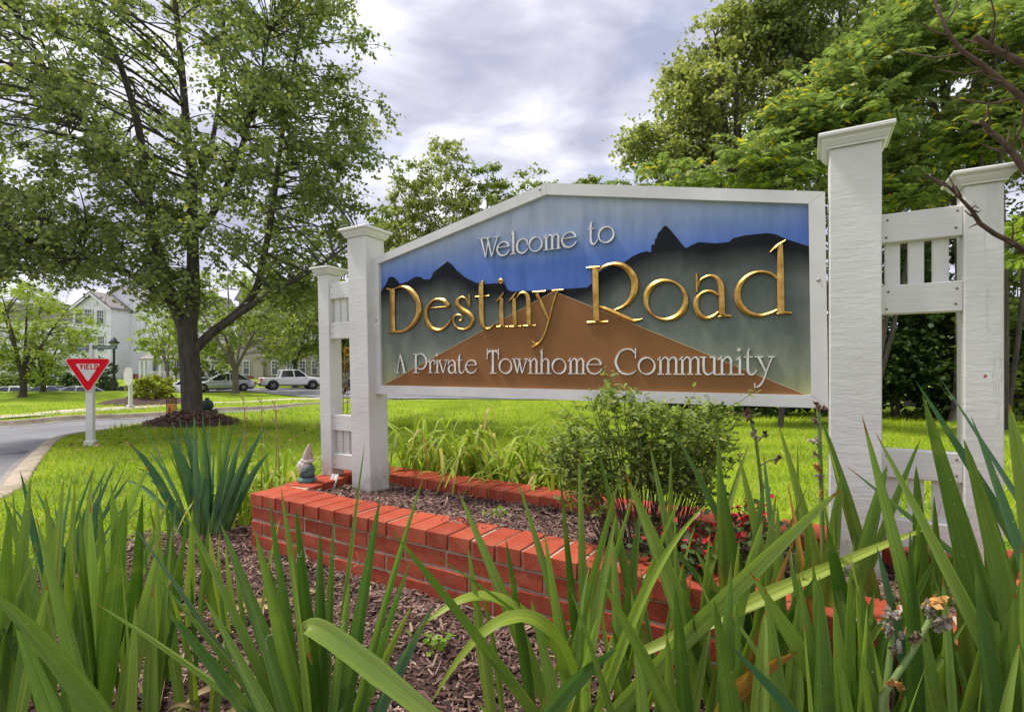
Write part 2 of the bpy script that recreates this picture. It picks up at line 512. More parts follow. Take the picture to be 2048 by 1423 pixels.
# sidewalk beyond the road
sw = resample([tuple(pg(*p)[:2]) for p in [(-250, 838), (-60, 833), (60, 829), (140, 823), (256, 816), (360, 808), (429, 805.5), (638, 796), (800, 790)]], 0.6)
T = np.gradient(sw, axis=0); T /= np.linalg.norm(T, axis=1)[:, None]; Nn = np.stack([-T[:, 1], T[:, 0]], 1)
rr = []
for o in (-0.55, -0.5, 0.5, 0.55):
    Q = sw+Nn*o; rr.append(np.stack([Q[:, 0], Q[:, 1], gz_base(Q[:, 0], Q[:, 1])+(0.035 if abs(o) < .52 else -0.03)], 1))
struct(strip(rr, 'sidewalk', M_walk, sm=False))
# tan ramp where the footpath meets the kerb on the far left
rr = []
for k in np.linspace(0, 1, 6):
    a = [pg(x, 839-0.06*x) for x in np.linspace(-160, 92, 12)]; b = [pg(x, 833-0.06*x) for x in np.linspace(-160, 60, 12)]
    rr.append([(p.x*(1-k)+q.x*k, p.y*(1-k)+q.y*k, gzs(p.x*(1-k)+q.x*k, p.y*(1-k)+q.y*k)+0.045) for p, q in zip(a, b)])
struct(strip(rr, 'footpath_ramp', M_walk))
# car park
poly = [(-60, 36.5), (-30, 36.5), (-21.5, 40.0), (-11.8, 30.6), (-2, 28.0), (14, 27.0)]
top = [(-60, 50), (-30, 50), (-21.5, 49.5), (-11.8, 49), (-2, 48), (14, 46)]
P1 = resample(poly, 1.2); P1 = param(P1, np.linspace(0, 1, 60)); P2 = param(resample(top, 1.2), np.linspace(0, 1, 60))
rr = []
for k in np.linspace(0, 1, 22):
    X = P1[:, 0]*(1-k)+P2[:, 0]*k; Y = P1[:, 1]*(1-k)+P2[:, 1]*k
    rr.append(np.stack([X, Y, gz_base(X, Y)+0.05], 1))
struct(strip(rr, 'car_park', M_asphalt))
M_line = simple('white_road_paint', (0.7, 0.7, 0.68), 0.8, 0.1, 4)
for k in range(6):
    x0 = -19.5+2.9*k; m = MB()
    q = [(x0, 43.5), (x0+0.12, 43.5), (x0+1.72, 48), (x0+1.6, 48)]
    m.add([(x, y, gzs(x, y)+0.075) for x, y in q], [(0, 1, 2, 3)])
    struct(m.build('parking_line', M_line))

# mulched bed in front of and around the planter
BED = [(-2.05, 0.1), (-2.15, 1.2), (-2.2, 2.0), (-2.0, 2.7), (-1.62, 3.25), (-0.9, 3.62), (0.2, 3.25), (1.6, 2.45), (2.6, 1.7), (3.4, 0.9), (3.4, 0.1), (0.6, -0.4)]
bc = np.array([0.5, 1.6]); bp = resample(BED+[BED[0]], 0.12)
def bedz(x, y):
    x = np.asarray(x, float); y = np.asarray(y, float)
    return gz_base(x, y)+0.03+0.018*np.sin(x*7+1.3)*np.sin(y*6.1)+0.012*np.sin(x*17)*np.sin(y*15+2)+0.05*np.exp(-((x+0.2)**2/1.2+(y-1.55)**2/0.12))
rr = []
for k in np.linspace(0.02, 1, 26):
    Q = bc+(bp-bc)*k
    rr.append(np.stack([Q[:, 0], Q[:, 1], bedz(Q[:, 0], Q[:, 1])-(0.05 if k > .99 else 0)], 1))
struct(strip(rr, 'mulch_bed', M_mulch))
M_chip, t, bs = newmat('bark_chips')
ge = t.nodes.new('ShaderNodeNewGeometry')
t.links.new(ramp(t, ge.outputs['Random Per Island'], [(0.0, (0.045, 0.022, 0.019)), (0.40, (0.115, 0.060, 0.050)), (0.75, (0.21, 0.125, 0.105)), (0.94, (0.34, 0.24, 0.19)), (1.0, (0.42, 0.29, 0.20))]), bs.inputs['Base Color'])
bs.inputs['Roughness'].default_value = 0.9; bs.inputs['Specular IOR Level'].default_value = 0.25
CHIP = (np.array([(-.5, -.5, 0), (.5, -.42, .1), (-.40, .5, .22), (.44, .5, .05), (-.06, -.5, .55), (.06, .5, .6)], float),
        [(0, 4, 5, 2), (4, 1, 3, 5)])
def chips(name, xy, zf, parent=None, s=1.0):
    n = len(xy); a = rng.uniform(0, 2*math.pi, n)
    pos = np.stack([xy[:, 0], xy[:, 1], zf+rng.uniform(0, 0.016, n)*s], 1)
    L = rng.gamma(3.0, 0.0085, n)*s+0.008; W = rng.uniform(0.003, 0.009, n)*s
    tilt = rng.normal(0, 0.28, n)
    d = np.stack([np.cos(a)*np.cos(tilt), np.sin(a)*np.cos(tilt), np.sin(tilt)], 1)
    nr = norm(np.stack([rng.normal(0, .4, n), rng.normal(0, .4, n), np.ones(n)], 1))
    sd_ = norm(np.cross(d, nr)); u_ = np.cross(sd_, d); T_, F_ = CHIP
    V = pos[:, None, :]+T_[None, :, 0:1]*W[:, None, None]*sd_[:, None, :]+T_[None, :, 1:2]*L[:, None, None]*d[:, None, :]+T_[None, :, 2:3]*W[:, None, None]*u_[:, None, :]*0.8
    ff = np.concatenate([np.array(f) for f in F_]); k = len(T_)
    FF = (ff[None, :]+(np.arange(n)*k)[:, None]).ravel()
    return link(name, np_mesh(name, V.reshape(-1, 3), FF, np.full(n*len(F_), 4), M_chip), parent)
q = np.stack([rng.uniform(-2.2, 3.0, 80000), rng.uniform(0.9, 3.6, 80000)], 1)
q = q[in_poly(q[:, 0], q[:, 1], BED)]
q = q[(q[:, 0]/np.maximum(q[:, 1], .1) > -1.12) & (q[:, 0]/q[:, 1] < 1.15)]
stuff(chips('mulch', q, bedz(q[:, 0], q[:, 1])-0.002), 'brown shredded bark mulch covering the bed in front of the planter', 'mulch')

# grass blades, thick near the camera and thinning away
M_grass = leafmat('grass_blades', (0.17, 0.28, 0.014), (0.44, 0.55, 0.035), (0.55, 0.47, 0.16), 0.09, trans=0.42, rough=0.6, spec=0.2, patch=(0.55, 0.62, 0.6, 1.22, 1.12, 1.0))
def grass(name, n, xr, yr, keep, h0, label):
    x = rng.uniform(*xr, n); y = yr[0]+(yr[1]-yr[0])*rng.uniform(0, 1, n)**1.6
    m = keep(x, y) & ~in_poly(x, y, BED) & (np.abs(x/np.maximum(y, .1)) < 1.06)
    x = x[m]; y = y[m]; r_ = road_in(x, y); m = r_ < -0.03; x = x[m]; y = y[m]; n = len(x)
    P = np.stack([x, y, gz_base(x, y)-0.01], 1)
    a = rng.uniform(0, 2*math.pi, n); ln = rng.uniform(0.15, 1.0, n)
    patch = np.array([mnoise.noise((float(u)*.8, float(v)*.8, 0)) for u, v in zip(x[::40], y[::40])]).repeat(40)[:n]
    h = h0*rng.uniform(0.45, 1.5, n)*(1+0.7*patch)
    sc = 1+np.maximum(0, y-4)*0.05
    d = np.stack([np.cos(a)*ln, np.sin(a)*ln, np.ones(n)], 1)
    b = a+math.pi/2+rng.normal(0, 0.5, n)
    nr = np.stack([-np.cos(a), -np.sin(a), np.full(n, 0.6)], 1)
    T_ = (np.array([(-.5, 0, 0), (.5, 0, 0), (.38, .55, -.10), (-.38, .55, -.10), (0, 1, -.38)], float), [(0, 1, 2, 3), (3, 2, 4)])
    o = leaves(name, P, d, nr, h, (T_[0]*np.array([0.085, 1, 1]), T_[1]), M_grass, wid=1.0)
    return stuff(o, label, 'grass')
grass('grass', 150000, (-8.2, 0.2), (2.2, 12.5), lambda x, y: x < 0.2-0.0*y, 0.065, 'short bright green lawn grass left of the welcome sign')
grass('grass', 120000, (0.2, 8.5), (1.6, 13.0), lambda x, y: x >= 0.2, 0.075, 'bright yellow green lawn grass behind the welcome sign')
grass('grass', 60000, (-3, 14), (12.0, 27.0), lambda x, y: x > -3, 0.12, 'distant lawn grass reaching the wood behind the sign')
grass('grass', 50000, (-22, -2), (11.0, 27.0), lambda x, y: x > -40, 0.12, 'sunlit grass on the verge along the far kerb')
# ================================================================== brick planter
U = Vector((0.8664, -0.4993, 0)); NV = Vector((0.4993, 0.8664, 0))
PL = Vector((-0.7465, 2.70, 0))
THETA = math.atan2(U.y, U.x)
M_brick, t, bs = newmat('red_brick')
oi = t.nodes.new('ShaderNodeObjectInfo')
f1 = texnoise(t, 26, 5, 0.6); f2 = texnoise(t, 140, 4, 0.7)
c_ = ramp(t, oi.outputs['Random'], [(0.0, (0.33, 0.058, 0.030)), (0.35, (0.39, 0.072, 0.036)), (1.0, (0.46, 0.095, 0.048))])
c_ = mixc_(t, 0.55, c_, ramp(t, f1, [(0.3, (0.72, 0.70, 0.70)), (0.7, (1.15, 1.12, 1.1))]), 'MULTIPLY')
c_ = mixc_(t, ramp(t, f2, [(0.56, (0, 0, 0)), (0.66, (0.8, 0.8, 0.8))]), c_, (0.20, 0.030, 0.018))
t.links.new(c_, bs.inputs['Base Color']); bs.inputs['Roughness'].default_value = 0.9
c_ = mixc_(t, ramp(t, texnoise(t, 5, 6, 0.7), [(0.52, (0, 0, 0)), (0.72, (0.45, 0.45, 0.45))]), c_, (0.42, 0.17, 0.11))
c_ = mixc_(t, ramp(t, texnoise(t, 8, 6, 0.7, stretch=(1, 1, .6)), [(0.60, (0, 0, 0)), (0.72, (0.5, 0.5, 0.5))]), c_, (0.13, 0.04, 0.028))
t.links.new(c_, bs.inputs['Base Color'])
bs.inputs['Specular IOR Level'].default_value = 0.2
bump(t, bs, f2, 0.55, 0.004)
M_mortar = simple('sandy_mortar', (0.44, 0.36, 0.28), 0.95, 0.25, 30, bumps=(150, 0.5, 0.004))
CAPZ = CAMZ-0.60
Cfl = Vector((-1.2857, 2.498, 0))                 # front left corner of the cap
Cfr = Cfl+Vector((0.8535, -0.521, 0))*2.98
wl_dir = Vector((0.36, 0.933, 0)).normalized()
Cbl = Cfl+wl_dir*0.90
Cbr = Cfr+NV*0.86
planter = empty('brick_planter', ((Cfl.x+Cbr.x)/2, (Cfl.y+Cbr.y)/2, 0.0))
tag(planter, 'low red brick planter with header cap holding the posts of the welcome sign', 'planter')
po = planter.location
def brick_mesh(nm, lx, ly, lz, seed):
    r_ = random.Random(seed); m = MB(); m.box(-lx/2, lx/2, -ly/2, ly/2, -lz/2, lz/2, ch=0.0026)
    m.v = [(x+r_.uniform(-.0012, .0012), y+r_.uniform(-.0012, .0012), z+r_.uniform(-.0012, .0012)) for x, y, z in m.v]
    return m.mesh(nm, M_brick)
BM = {}
for k_, (a, b, c) in {'cap': (0.0925, 0.194, 0.057), 'run': (0.194, 0.092, 0.057), 'half': (0.0925, 0.092, 0.057)}.items():
    BM[k_] = [brick_mesh('brick', a, b, c, j*7+len(k_)) for j in range(4)]
nbrick = 0
def put_brick(kind, p, ang, par=None):
    global nbrick
    o = link('brick', random.choice(BM[kind]), planter)
    o.location = (p.x-po.x, p.y-po.y, p.z-po.z)
    o.rotation_euler = (random.gauss(0, .006), random.gauss(0, .006), ang+random.gauss(0, .008))
    nbrick += 1
def wall_run(A, B, inward, cap_skip=0.0, courses=4, body_skip=0.0):
    """bricks from A to B; inward = unit vector towards the soil"""
    d = (B-A); L = d.length; d.normalize(); ang = math.atan2(d.y, d.x)
    mod = 0.1013
    n = int(round((L-cap_skip*2)/mod)); off = cap_skip; mod = (L-2*cap_skip)/n
    for k in range(n):
        p = A+d*(off+(k+.5)*mod)+inward*0.097
        p.z = CAPZ-0.0285+random.gauss(0, .0012)
        put_brick('cap', p, ang)
    for c in range(courses):
        z = CAPZ-0.067*(c+1)-0.0285
        s = body_skip+(0.0 if c % 2 == 0 else -0.1013)
        while s < L-body_skip-0.02:
            a = max(s, body_skip); b = min(s+0.203, L-body_skip)
            if b-a > 0.15:
                p = A+d*(a+0.1013); kind = 'run'
            elif b-a > 0.06:
                p = A+d*((a+b)/2); kind = 'half'
            else:
                s += 0.203; continue
            p = p+inward*(0.052+random.gauss(0, .0012)); p.z = z
            put_brick(kind, p, ang)
            s += 0.203
dF = (Cfr-Cfl).normalized(); inF = Vector((-dF.y, dF.x, 0))
dB = (Cbr-Cbl).normalized(); inB = Vector((dB.y, -dB.x, 0))
inL = Vector((wl_dir.y, -wl_dir.x, 0)); dR = (Cbr-Cfr).normalized(); inR = Vector((-dR.y, dR.x, 0))
wall_run(Cfl, Cfr, inF)
wall_run(Cbl, Cbr, inB)
inLw = Vector((wl_dir.y, -wl_dir.x, 0))
wall_run(Cbl, Cfl, inLw, 0.2, body_skip=0.104)
wall_run(Cfr, Cbr, inR, 0.2, body_skip=0.104)
# mortar cores behind the brick faces
def core(A, B, inward, th, z0, z1, ins):
    d = (B-A).normalized(); m = MB()
    a = A+d*ins+inward*ins; b = B-d*ins+inward*ins; c = b+inward*(th-2*ins); e = a+inward*(th-2*ins)
    vs = [(p.x-po.x, p.y-po.y, z-po.z) for z in (z0, z1) for p in (a, b, c, e)]
    m.add(vs, [(3, 2, 1, 0), (4, 5, 6, 7), (0, 1, 5, 4), (1, 2, 6, 5), (2, 3, 7, 6), (3, 0, 4, 7)])
    return m.build('mortar', M_mortar, planter)
inLw = Vector((math.cos(math.atan2(wl_dir.y, wl_dir.x)-math.pi/2), math.sin(math.atan2(wl_dir.y, wl_dir.x)-math.pi/2), 0))
core(Cfl, Cfr, inF, 0.194, -0.1, CAPZ-0.005, 0.010)
core(Cbl, Cbr, inB, 0.194, -0.1, CAPZ-0.0055, 0.010)
core(Cfl, Cbl, inLw, 0.194, -0.1, CAPZ-0.0060, 0.0105)
core(Cfr, Cbr, inR, 0.194, -0.1, CAPZ-0.0065, 0.0105)
# soil and bark inside
SOILZ = CAMZ-0.66
def soilz(x, y):
    x = np.asarray(x); y = np.asarray(y)
    tt = (x-PL.x)*NV.x+(y-PL.y)*NV.y
    return SOILZ+0.035*(1-smooth(-0.3, 0.0, tt))+0.012*np.sin(x*9)*np.sin(y*8+1)
rr = []
i0 = Cfl+wl_dir*0.18+dF*0.19; i1 = Cfr+dR*0.19-dF*0.19; i2 = Cbl-wl_dir*0.18+dB*0.19; i3 = Cbr-dR*0.19-dB*0.19
i0 -= dF*0.01+inF*0.01; i1 -= inF*.01
for k in np.linspace(0, 1, 14):
    a = i0.lerp(i2, k); b = i1.lerp(i3, k)
    q = np.array([tuple(a.lerp(b, s)) for s in np.linspace(0, 1, 48)])
    q[:, 2] = soilz(q[:, 0], q[:, 1]); rr.append(q)
struct(strip(rr, 'planter_soil', M_mulch))
qq = []
for _ in range(12000):
    s_, k = random.random(), random.random()
    if random.random() < 0.12: k = -0.06*random.random()
    p = i0.lerp(i2, k).lerp(i1.lerp(i3, k), s_); qq.append((p.x, p.y))
qq = np.array(qq); stuff(chips('mulch', qq, soilz(qq[:, 0], qq[:, 1])-0.001), 'dark bark mulch inside the brick planter', 'mulch')

# ================================================================== welcome sign
BZ = SOILZ-0.04
sign = empty('welcome_sign', (PL.x, PL.y, BZ), THETA)
tag(sign, 'white post framed community welcome sign with painted mountains and gold raised lettering', 'sign')
M_white, t, bs = newmat('peeling_white_paint')
f1 = texnoise(t, 3.0, 5); f2 = texnoise(t, 18, 6, 0.65)
c_ = ramp(t, f1, [(0.3, (0.57, 0.56, 0.53)), (0.7, (0.70, 0.695, 0.67))])
c_ = mixc_(t, ramp(t, texnoise(t, 7, 8, 0.7, stretch=(1, 1, .22)), [(0.62, (0, 0, 0)), (0.72, (0.5, 0.5, 0.5))]), c_, (0.50, 0.47, 0.42))
c_ = mixc_(t, ramp(t, texnoise(t, 15, 3, 0.5), [(0.735, (0, 0, 0)), (0.745, (1, 1, 1))]), c_, (0.30, 0.07, 0.04))
c_ = mixc_(t, ramp(t, texnoise(t, 22, 6, 0.75, stretch=(1, 1, .12)), [(0.70, (0, 0, 0)), (0.74, (0.7, 0.7, 0.7))]), c_, (0.33, 0.30, 0.27))
tcn = t.nodes.new('ShaderNodeTexCoord'); sp = t.nodes.new('ShaderNodeSeparateXYZ'); t.links.new(tcn.outputs['Object'], sp.inputs[0])
gm = t.nodes.new('ShaderNodeMath'); gm.operation = 'MULTIPLY_ADD'; gm.inputs[1].default_value = 0.5; t.links.new(texnoise(t, 12, 6, 0.7), gm.inputs[0]); t.links.new(sp.outputs['Z'], gm.inputs[2])
c_ = mixc_(t, ramp(t, gm.outputs[0], [(0.22, (0.75, 0.75, 0.75)), (0.42, (0, 0, 0))]), c_, (0.24, 0.20, 0.15))
t.links.new(c_, bs.inputs['Base Color']); bs.inputs['Roughness'].default_value = 0.55
w_ = texnoise(t, 5.0, 4, 0.6, stretch=(2.2, 2.2, 13), dist=0.6); w2 = texnoise(t, 30, 5, 0.7)
cr = texnoise(t, 9, 6, 0.65, stretch=(2.2, 2.2, .22)); crk = ramp(t, cr, [(0.34, (0.0, 0.0, 0.0)), (0.38, (1, 1, 1))])
hh = mixc_(t, 0.35, mixc_(t, 0.5, w_, w2), crk); bump(t, bs, hh, 0.60, 0.007)
M_rail, t, bs = newmat('white_rail_paint')
f1 = texnoise(t, 4.0, 5)
c_ = ramp(t, f1, [(0.3, (0.59, 0.58, 0.55)), (0.7, (0.70, 0.695, 0.67))])
c_ = mixc_(t, ramp(t, texnoise(t, 9, 7, 0.72, stretch=(.3, 1, 2.5)), [(0.66, (0, 0, 0)), (0.74, (0.55, 0.55, 0.55))]), c_, (0.40, 0.36, 0.31))
t.links.new(c_, bs.inputs['Base Color']); bs.inputs['Roughness'].default_value = 0.55
bump(t, bs, texnoise(t, 9, 5, 0.65, stretch=(.6, 1, 9)), 0.4, 0.005)
M_frame = simple('white_sign_frame', (0.63, 0.625, 0.61), 0.55, 0.10, 6, bumps=(40, 0.12, 0.003))

LEAN = 0.0293
def L_(s, t_, zrel, lean=False):
    z = CAMZ+zrel
    return (s-(LEAN*(z-BZ) if lean else 0.0), t_, z-BZ)
def sbox(name, s0, s1, t0, t1, z0, z1, mat, lean=False, ch=0.003, parent=None):
    m = MB(); m.box(s0, s1, t0, t1, z0, z1, ch=ch)
    m.v = [L_(*p, lean=lean) for p in m.v]
    return m.build(name, mat, parent or sign)
def cap(post, s0, s1, t0, t1, z0, z1, lean):
    """stacked square mouldings, mitred at the corners"""
    h = z1-z0
    prof = [(0.002, 0.0), (0.013, 0.0), (0.013, .12), (0.017, .16), (0.028, .42), (0.030, .46), (0.030, .56), (0.034, .60), (0.034, .66), (0.044, .68), (0.048, .76), (0.048, .90), (0.044, 1.0), (0.0, 1.16)]
    m = MB(); vs = []; fs = []
    for o, f in prof:
        o = o*.68; z = z0+h*f
        vs += [L_(a, b, z, lean) for a, b in ((s0-o, t0-o), (s1+o, t0-o), (s1+o, t1+o), (s0-o, t1+o))]
    for k in range(len(prof)-1):
        for j in range(4):
            j2 = (j+1) % 4; fs.append((k*4+j, k*4+j2, k*4+4+j2, k*4+4+j))
    m_ = (len(prof)-1)*4; fs.append((m_, m_+1, m_+2, m_+3)); fs.append((3, 2, 1, 0))
    m.add(vs, fs)
    return m.build('post_cap', M_rail, post)
M_nail = simple('rusty_nail', (0.20, 0.12, 0.08), 0.7, 0.3, 60, metal=.3)
W1, W2, SR = 0.140, 0.089, 2.062
zb = BZ-CAMZ-0.06
for nm, s0, s1, t0, t1, z0, z1, c0, c1, le in (
        ('main_post', -W1, 0.0, 0.0, W1, zb, 0.722, 0.722, 0.770, True),
        ('main_post', SR, SR+W1, 0.0, W1, zb, 0.722, 0.722, 0.770, False),
        ('outer_post', -W1-0.186-W2, -W1-0.186, 0.025, 0.025+W2, -0.602, 0.549, 0.549, 0.590, True),
        ('outer_post', SR+W1+0.202, SR+W1+0.202+W2, 0.025, 0.025+W2, -0.602, 0.549, 0.549, 0.590, False)):
    p = sbox(nm, s0, s1, t0, t1, z0, z1, M_white, le)
    cap(p, s0, s1, t0, t1, c0, c1, le)
for (s0, s1, le) in ((-W1-0.186, -W1, True), (SR+W1, SR+W1+0.202, False)):
    for z0, z1 in ((0.405, 0.497), (0.178, 0.270), (-0.340, -0.250), (-0.556, -0.470)):
        rl = sbox('rail', s0-0.001, s1+0.001, 0.036, 0.076, z0, z1, M_rail, le)
        for sn in (s0+.016, s1-.016):
            for zn in (z0+.022, z1-.022):
                m = MB(); m.lathe([(.0036, 0), (.0036, .0008), (.002, .0014)], 8, Matrix.Rotation(R(90), 4, 'X')); c9 = L_(sn+random.gauss(0, .002), .036, zn+random.gauss(0, .003), le)
                m.v = [(a9+c9[0], b9+c9[1], d9+c9[2]) for a9, b9, d9 in m.v]; m.build('nail', M_nail, rl)
    w = s1-s0
    for z0, z1 in ((0.270, 0.405), (-0.470, -0.340)):
        for k in range(3):
            a = s0+w*(0.045+0.298*k)+0.004
            sbox('baluster', a, a+0.040, 0.058, 0.074, z0-0.01, z1+0.01, M_rail, le, ch=0.0015)

TB = 0.050           # front of the frame behind the post front
def plane(px, py, tt):
    """photo pixel -> (s, zrel) on the sign plane at depth tt"""
    O = PL+NV*tt; q = (px-CX)/FPX
    s = (q*O.y-O.x)/(U.x-q*U.y)
    return s, (HY-py)/FPX*(O.y+U.y*s)
outer = [plane(*p, TB) for p in ((749.7, 787), (744, 517), (1092, 365.5), (1650, 383), (1657, 816.3))]
inner = [plane(*p, TB) for p in ((761.6, 770), (756.7, 527), (1092, 388.6), (1617, 407), (1622.5, 790))]
board = link('sign_board', None, sign) if False else None
names = ['frame_side', 'frame_top', 'frame_top', 'frame_side', 'frame_bottom']
TP = TB+0.020        # face of the painted panel
sky_poly = [((a[0]*.6+b[0]*.4), (a[1]*.6+b[1]*.4)) for a, b in zip(inner, outer)]
def grad_paint(name, stops, z0, z1, extra=None, nscale=3.0, amp=0.16, stops2=None):
    m, t, bs = newmat(name)
    tcn = t.nodes.new('ShaderNodeTexCoord'); sp = t.nodes.new('ShaderNodeSeparateXYZ'); t.links.new(tcn.outputs['Object'], sp.inputs[0])
    mr = t.nodes.new('ShaderNodeMapRange'); mr.inputs['From Min'].default_value = z0+CAMZ-BZ; mr.inputs['From Max'].default_value = z1+CAMZ-BZ
    t.links.new(sp.outputs['Z'], mr.inputs['Value'])
    nz = texnoise(t, nscale, 5, 0.6)
    ad = t.nodes.new('ShaderNodeMath'); ad.operation = 'MULTIPLY_ADD'; ad.inputs[1].default_value = amp*2; t.links.new(nz, ad.inputs[0])
    sb_ = t.nodes.new('ShaderNodeMath'); sb_.operation = 'SUBTRACT'; sb_.inputs[1].default_value = amp; t.links.new(mr.outputs[0], sb_.inputs[0])
    t.links.new(sb_.outputs[0], ad.inputs[2])
    c_ = ramp(t, ad.outputs[0], stops)
    st = texnoise(t, 16, 5, 0.7, stretch=(1, 1, .15))
    c_ = mixc_(t, 0.7, c_, ramp(t, st, [(0.33, (0.74, 0.75, 0.78)), (0.5, (1, 1, 1)), (0.68, (1.22, 1.2, 1.16))]), 'MULTIPLY')
    c_ = mixc_(t, ramp(t, texnoise(t, 55, 4, 0.6), [(0.70, (0, 0, 0)), (0.76, (0.5, 0.5, 0.5))]), c_, (0.06, 0.07, 0.09))
    t.links.new(c_, bs.inputs['Base Color']); bs.inputs['Roughness'].default_value = 0.6; bs.inputs['Specular IOR Level'].default_value = 0.12
    bump(t, bs, texnoise(t, 120, 3), 0.08, 0.002)
    return m
M_psky = grad_paint('painted_sky', [(0.0, (0.085, 0.165, 0.50)), (0.38, (0.10, 0.19, 0.52)), (0.62, (0.22, 0.31, 0.52)), (0.85, (0.38, 0.44, 0.54))], 0.33, 0.72)
pm = MB()
def sprism(poly, ta, tb):
    """polygon in (s,zrel), between depths ta (front) and tb"""
    m = MB(); n = len(poly)
    vs = [L_(s, ta, z) for s, z in poly]+[L_(s, tb, z) for s, z in poly]
    ar = sum(poly[i][0]*poly[(i+1) % n][1]-poly[(i+1) % n][0]*poly[i][1] for i in range(n))
    f = tuple(range(n)) if ar > 0 else tuple(range(n))[::-1]
    b = tuple(i+n for i in f[::-1])
    fs = [f, b]+[((i+1) % n, i, i+n, (i+1) % n+n) if ar > 0 else (i, (i+1) % n, (i+1) % n+n, i+n) for i in range(n)]
    return m.add(vs, fs)
panel = sprism(sky_poly, TP, TB+0.045).build('sign_panel', M_psky, sign, fix=True)
panel['label'] = 'painted sign panel with blue sky'
for i in range(5):
    a, b = outer[i], outer[(i+1) % 5]; c, d = inner[(i+1) % 5], inner[i]
    quad = [a, b, c, d]
    cx_ = sum(p[0] for p in quad)/4; cz_ = sum(p[1] for p in quad)/4
    e = (b[0]-a[0], b[1]-a[1]); L = math.hypot(*e); e = (e[0]/L, e[1]/L)
    quad = [(p[0]-e[0]*(0.0006 if (p[0]-cx_)*e[0]+(p[1]-cz_)*e[1] > 0 else -0.0006), p[1]-e[1]*(0.0006 if (p[0]-cx_)*e[0]+(p[1]-cz_)*e[1] > 0 else -0.0006)) for p in quad]
    sprism(quad, TB, TB+0.055).build(names[i], M_frame, panel, fix=True)
# back board
bb = [((a[0]*.5+b[0]*.5), (a[1]*.5+b[1]*.5)) for a, b in zip(inner, outer)]
sprism(bb, TB+0.0455, TB+0.052).build('back_board', M_frame, panel, fix=True)

# mountains, road: thin raised boards on the panel
M_pmtn, t, bs = newmat('painted_mountains')
at_ = t.nodes.new('ShaderNodeAttribute'); at_.attribute_name = 'paint'
sp = t.nodes.new('ShaderNodeSeparateXYZ'); t.links.new(at_.outputs['Vector'], sp.inputs[0])
nz = texnoise(t, 2.6, 5, 0.6)
def wob(src, amp):
    ad = t.nodes.new('ShaderNodeMath'); ad.operation = 'MULTIPLY_ADD'; ad.inputs[1].default_value = amp; t.links.new(nz, ad.inputs[0])
    sb_ = t.nodes.new('ShaderNodeMath'); sb_.operation = 'SUBTRACT'; sb_.inputs[1].default_value = amp*.5; t.links.new(src, sb_.inputs[0]); t.links.new(sb_.outputs[0], ad.inputs[2]); return ad.outputs[0]
low = ramp(t, wob(sp.outputs['Y'], .16), [(0.02, (0.32, 0.34, 0.18)), (0.10, (0.235, 0.265, 0.19)), (0.24, (0.165, 0.19, 0.165)), (0.48, (0.092, 0.108, 0.096))])
c_ = mixc_(t, ramp(t, wob(sp.outputs['X'], .07), [(0.035, (1, 1, 1)), (0.13, (0, 0, 0))]), low, (0.010, 0.011, 0.014))
c_ = mixc_(t, 0.75, c_, ramp(t, texnoise(t, 11, 6, 0.7, stretch=(1, 1, .4)), [(0.33, (0.66, 0.68, 0.70)), (0.5, (1, 1, 1)), (0.68, (1.32, 1.3, 1.24))]), 'MULTIPLY')
t.links.new(c_, bs.inputs['Base Color']); bs.inputs['Roughness'].default_value = 0.6; bs.inputs['Specular IOR Level'].default_value = 0.12
M_proad = simple('painted_brown_road', (0.25, 0.118, 0.046), 0.6, 0.12, 5, bumps=(250, 0.15, 0.002), spec=0.12)
M_tan = simple('tan_edge_paint', (0.45, 0.34, 0.19), 0.5, 0.1, 20)
M_gold, t, bs = newmat('gold_leaf')
f_ = texnoise(t, 30, 5, 0.6)
t.links.new(ramp(t, f_, [(0.32, (0.36, 0.19, 0.04)), (0.5, (0.55, 0.33, 0.08)), (0.72, (0.72, 0.49, 0.16))]), bs.inputs['Base Color'])
bs.inputs['Metallic'].default_value = 0.88; bs.inputs['Roughness'].default_value = 0.36
bump(t, bs, texnoise(t, 70, 5, 0.65), 0.28, 0.004)
M_ledge = simple('dark_letter_edge', (0.055, 0.045, 0.035), 0.6, 0.2, 20)
M_lwhite, t, bs = newmat('chalky_white_letter')
f_ = texnoise(t, 24, 6, 0.7)
t.links.new(ramp(t, f_, [(0.35, (0.54, 0.47, 0.42)), (0.5, (0.74, 0.72, 0.68)), (0.8, (0.82, 0.81, 0.78))]), bs.inputs['Base Color']); bs.inputs['Roughness'].default_value = 0.5

zt2 = lambda x, y: (600+x*.3302, 350+y*.3302)
mtn_px = [zt2(x, y) for x, y in ((483, 712), (500, 690), (517, 665), (530, 640), (537, 620), (548, 615), (565, 618), (582, 636), (603, 660), (650, 645), (682, 624), (703, 614), (733, 618), (745, 632), (786, 631), (799, 612), (806, 590), (850, 556), (893, 523), (920, 545), (950, 580), (1000, 620), (1060, 650), (1100, 660), (1190, 655), (1237, 661), (1250, 690), (1272, 704))]
mtn_px += [(1060, 581.5), (1125, 578), (1174, 574.5), (1183, 567), (1190, 552), (1205, 540), (1225, 531), (1249, 524), (1265, 512), (1280, 505.5), (1295, 502), (1298, 504), (1302, 503.5), (1303, 489), (1309, 489), (1310, 477), (1313, 477), (1315, 467), (1321, 461), (1328, 452), (1333, 452), (1344, 464), (1361, 485), (1369, 495), (1376, 495), (1379, 492), (1397, 484), (1430, 486.5), (1457, 484), (1466.5, 476), (1490, 470.5), (1532.5, 466), (1542, 467), (1552, 469), (1569, 477), (1622, 494)]
top = [plane(x, y, TP-0.005) for x, y in mtn_px]
ib = [plane(*p, TP-0.005) for p in ((762, 769), (1623, 790))]
top[0] = (plane(758, 580, TP-.005)[0]+0.0, top[0][1]-0.004)
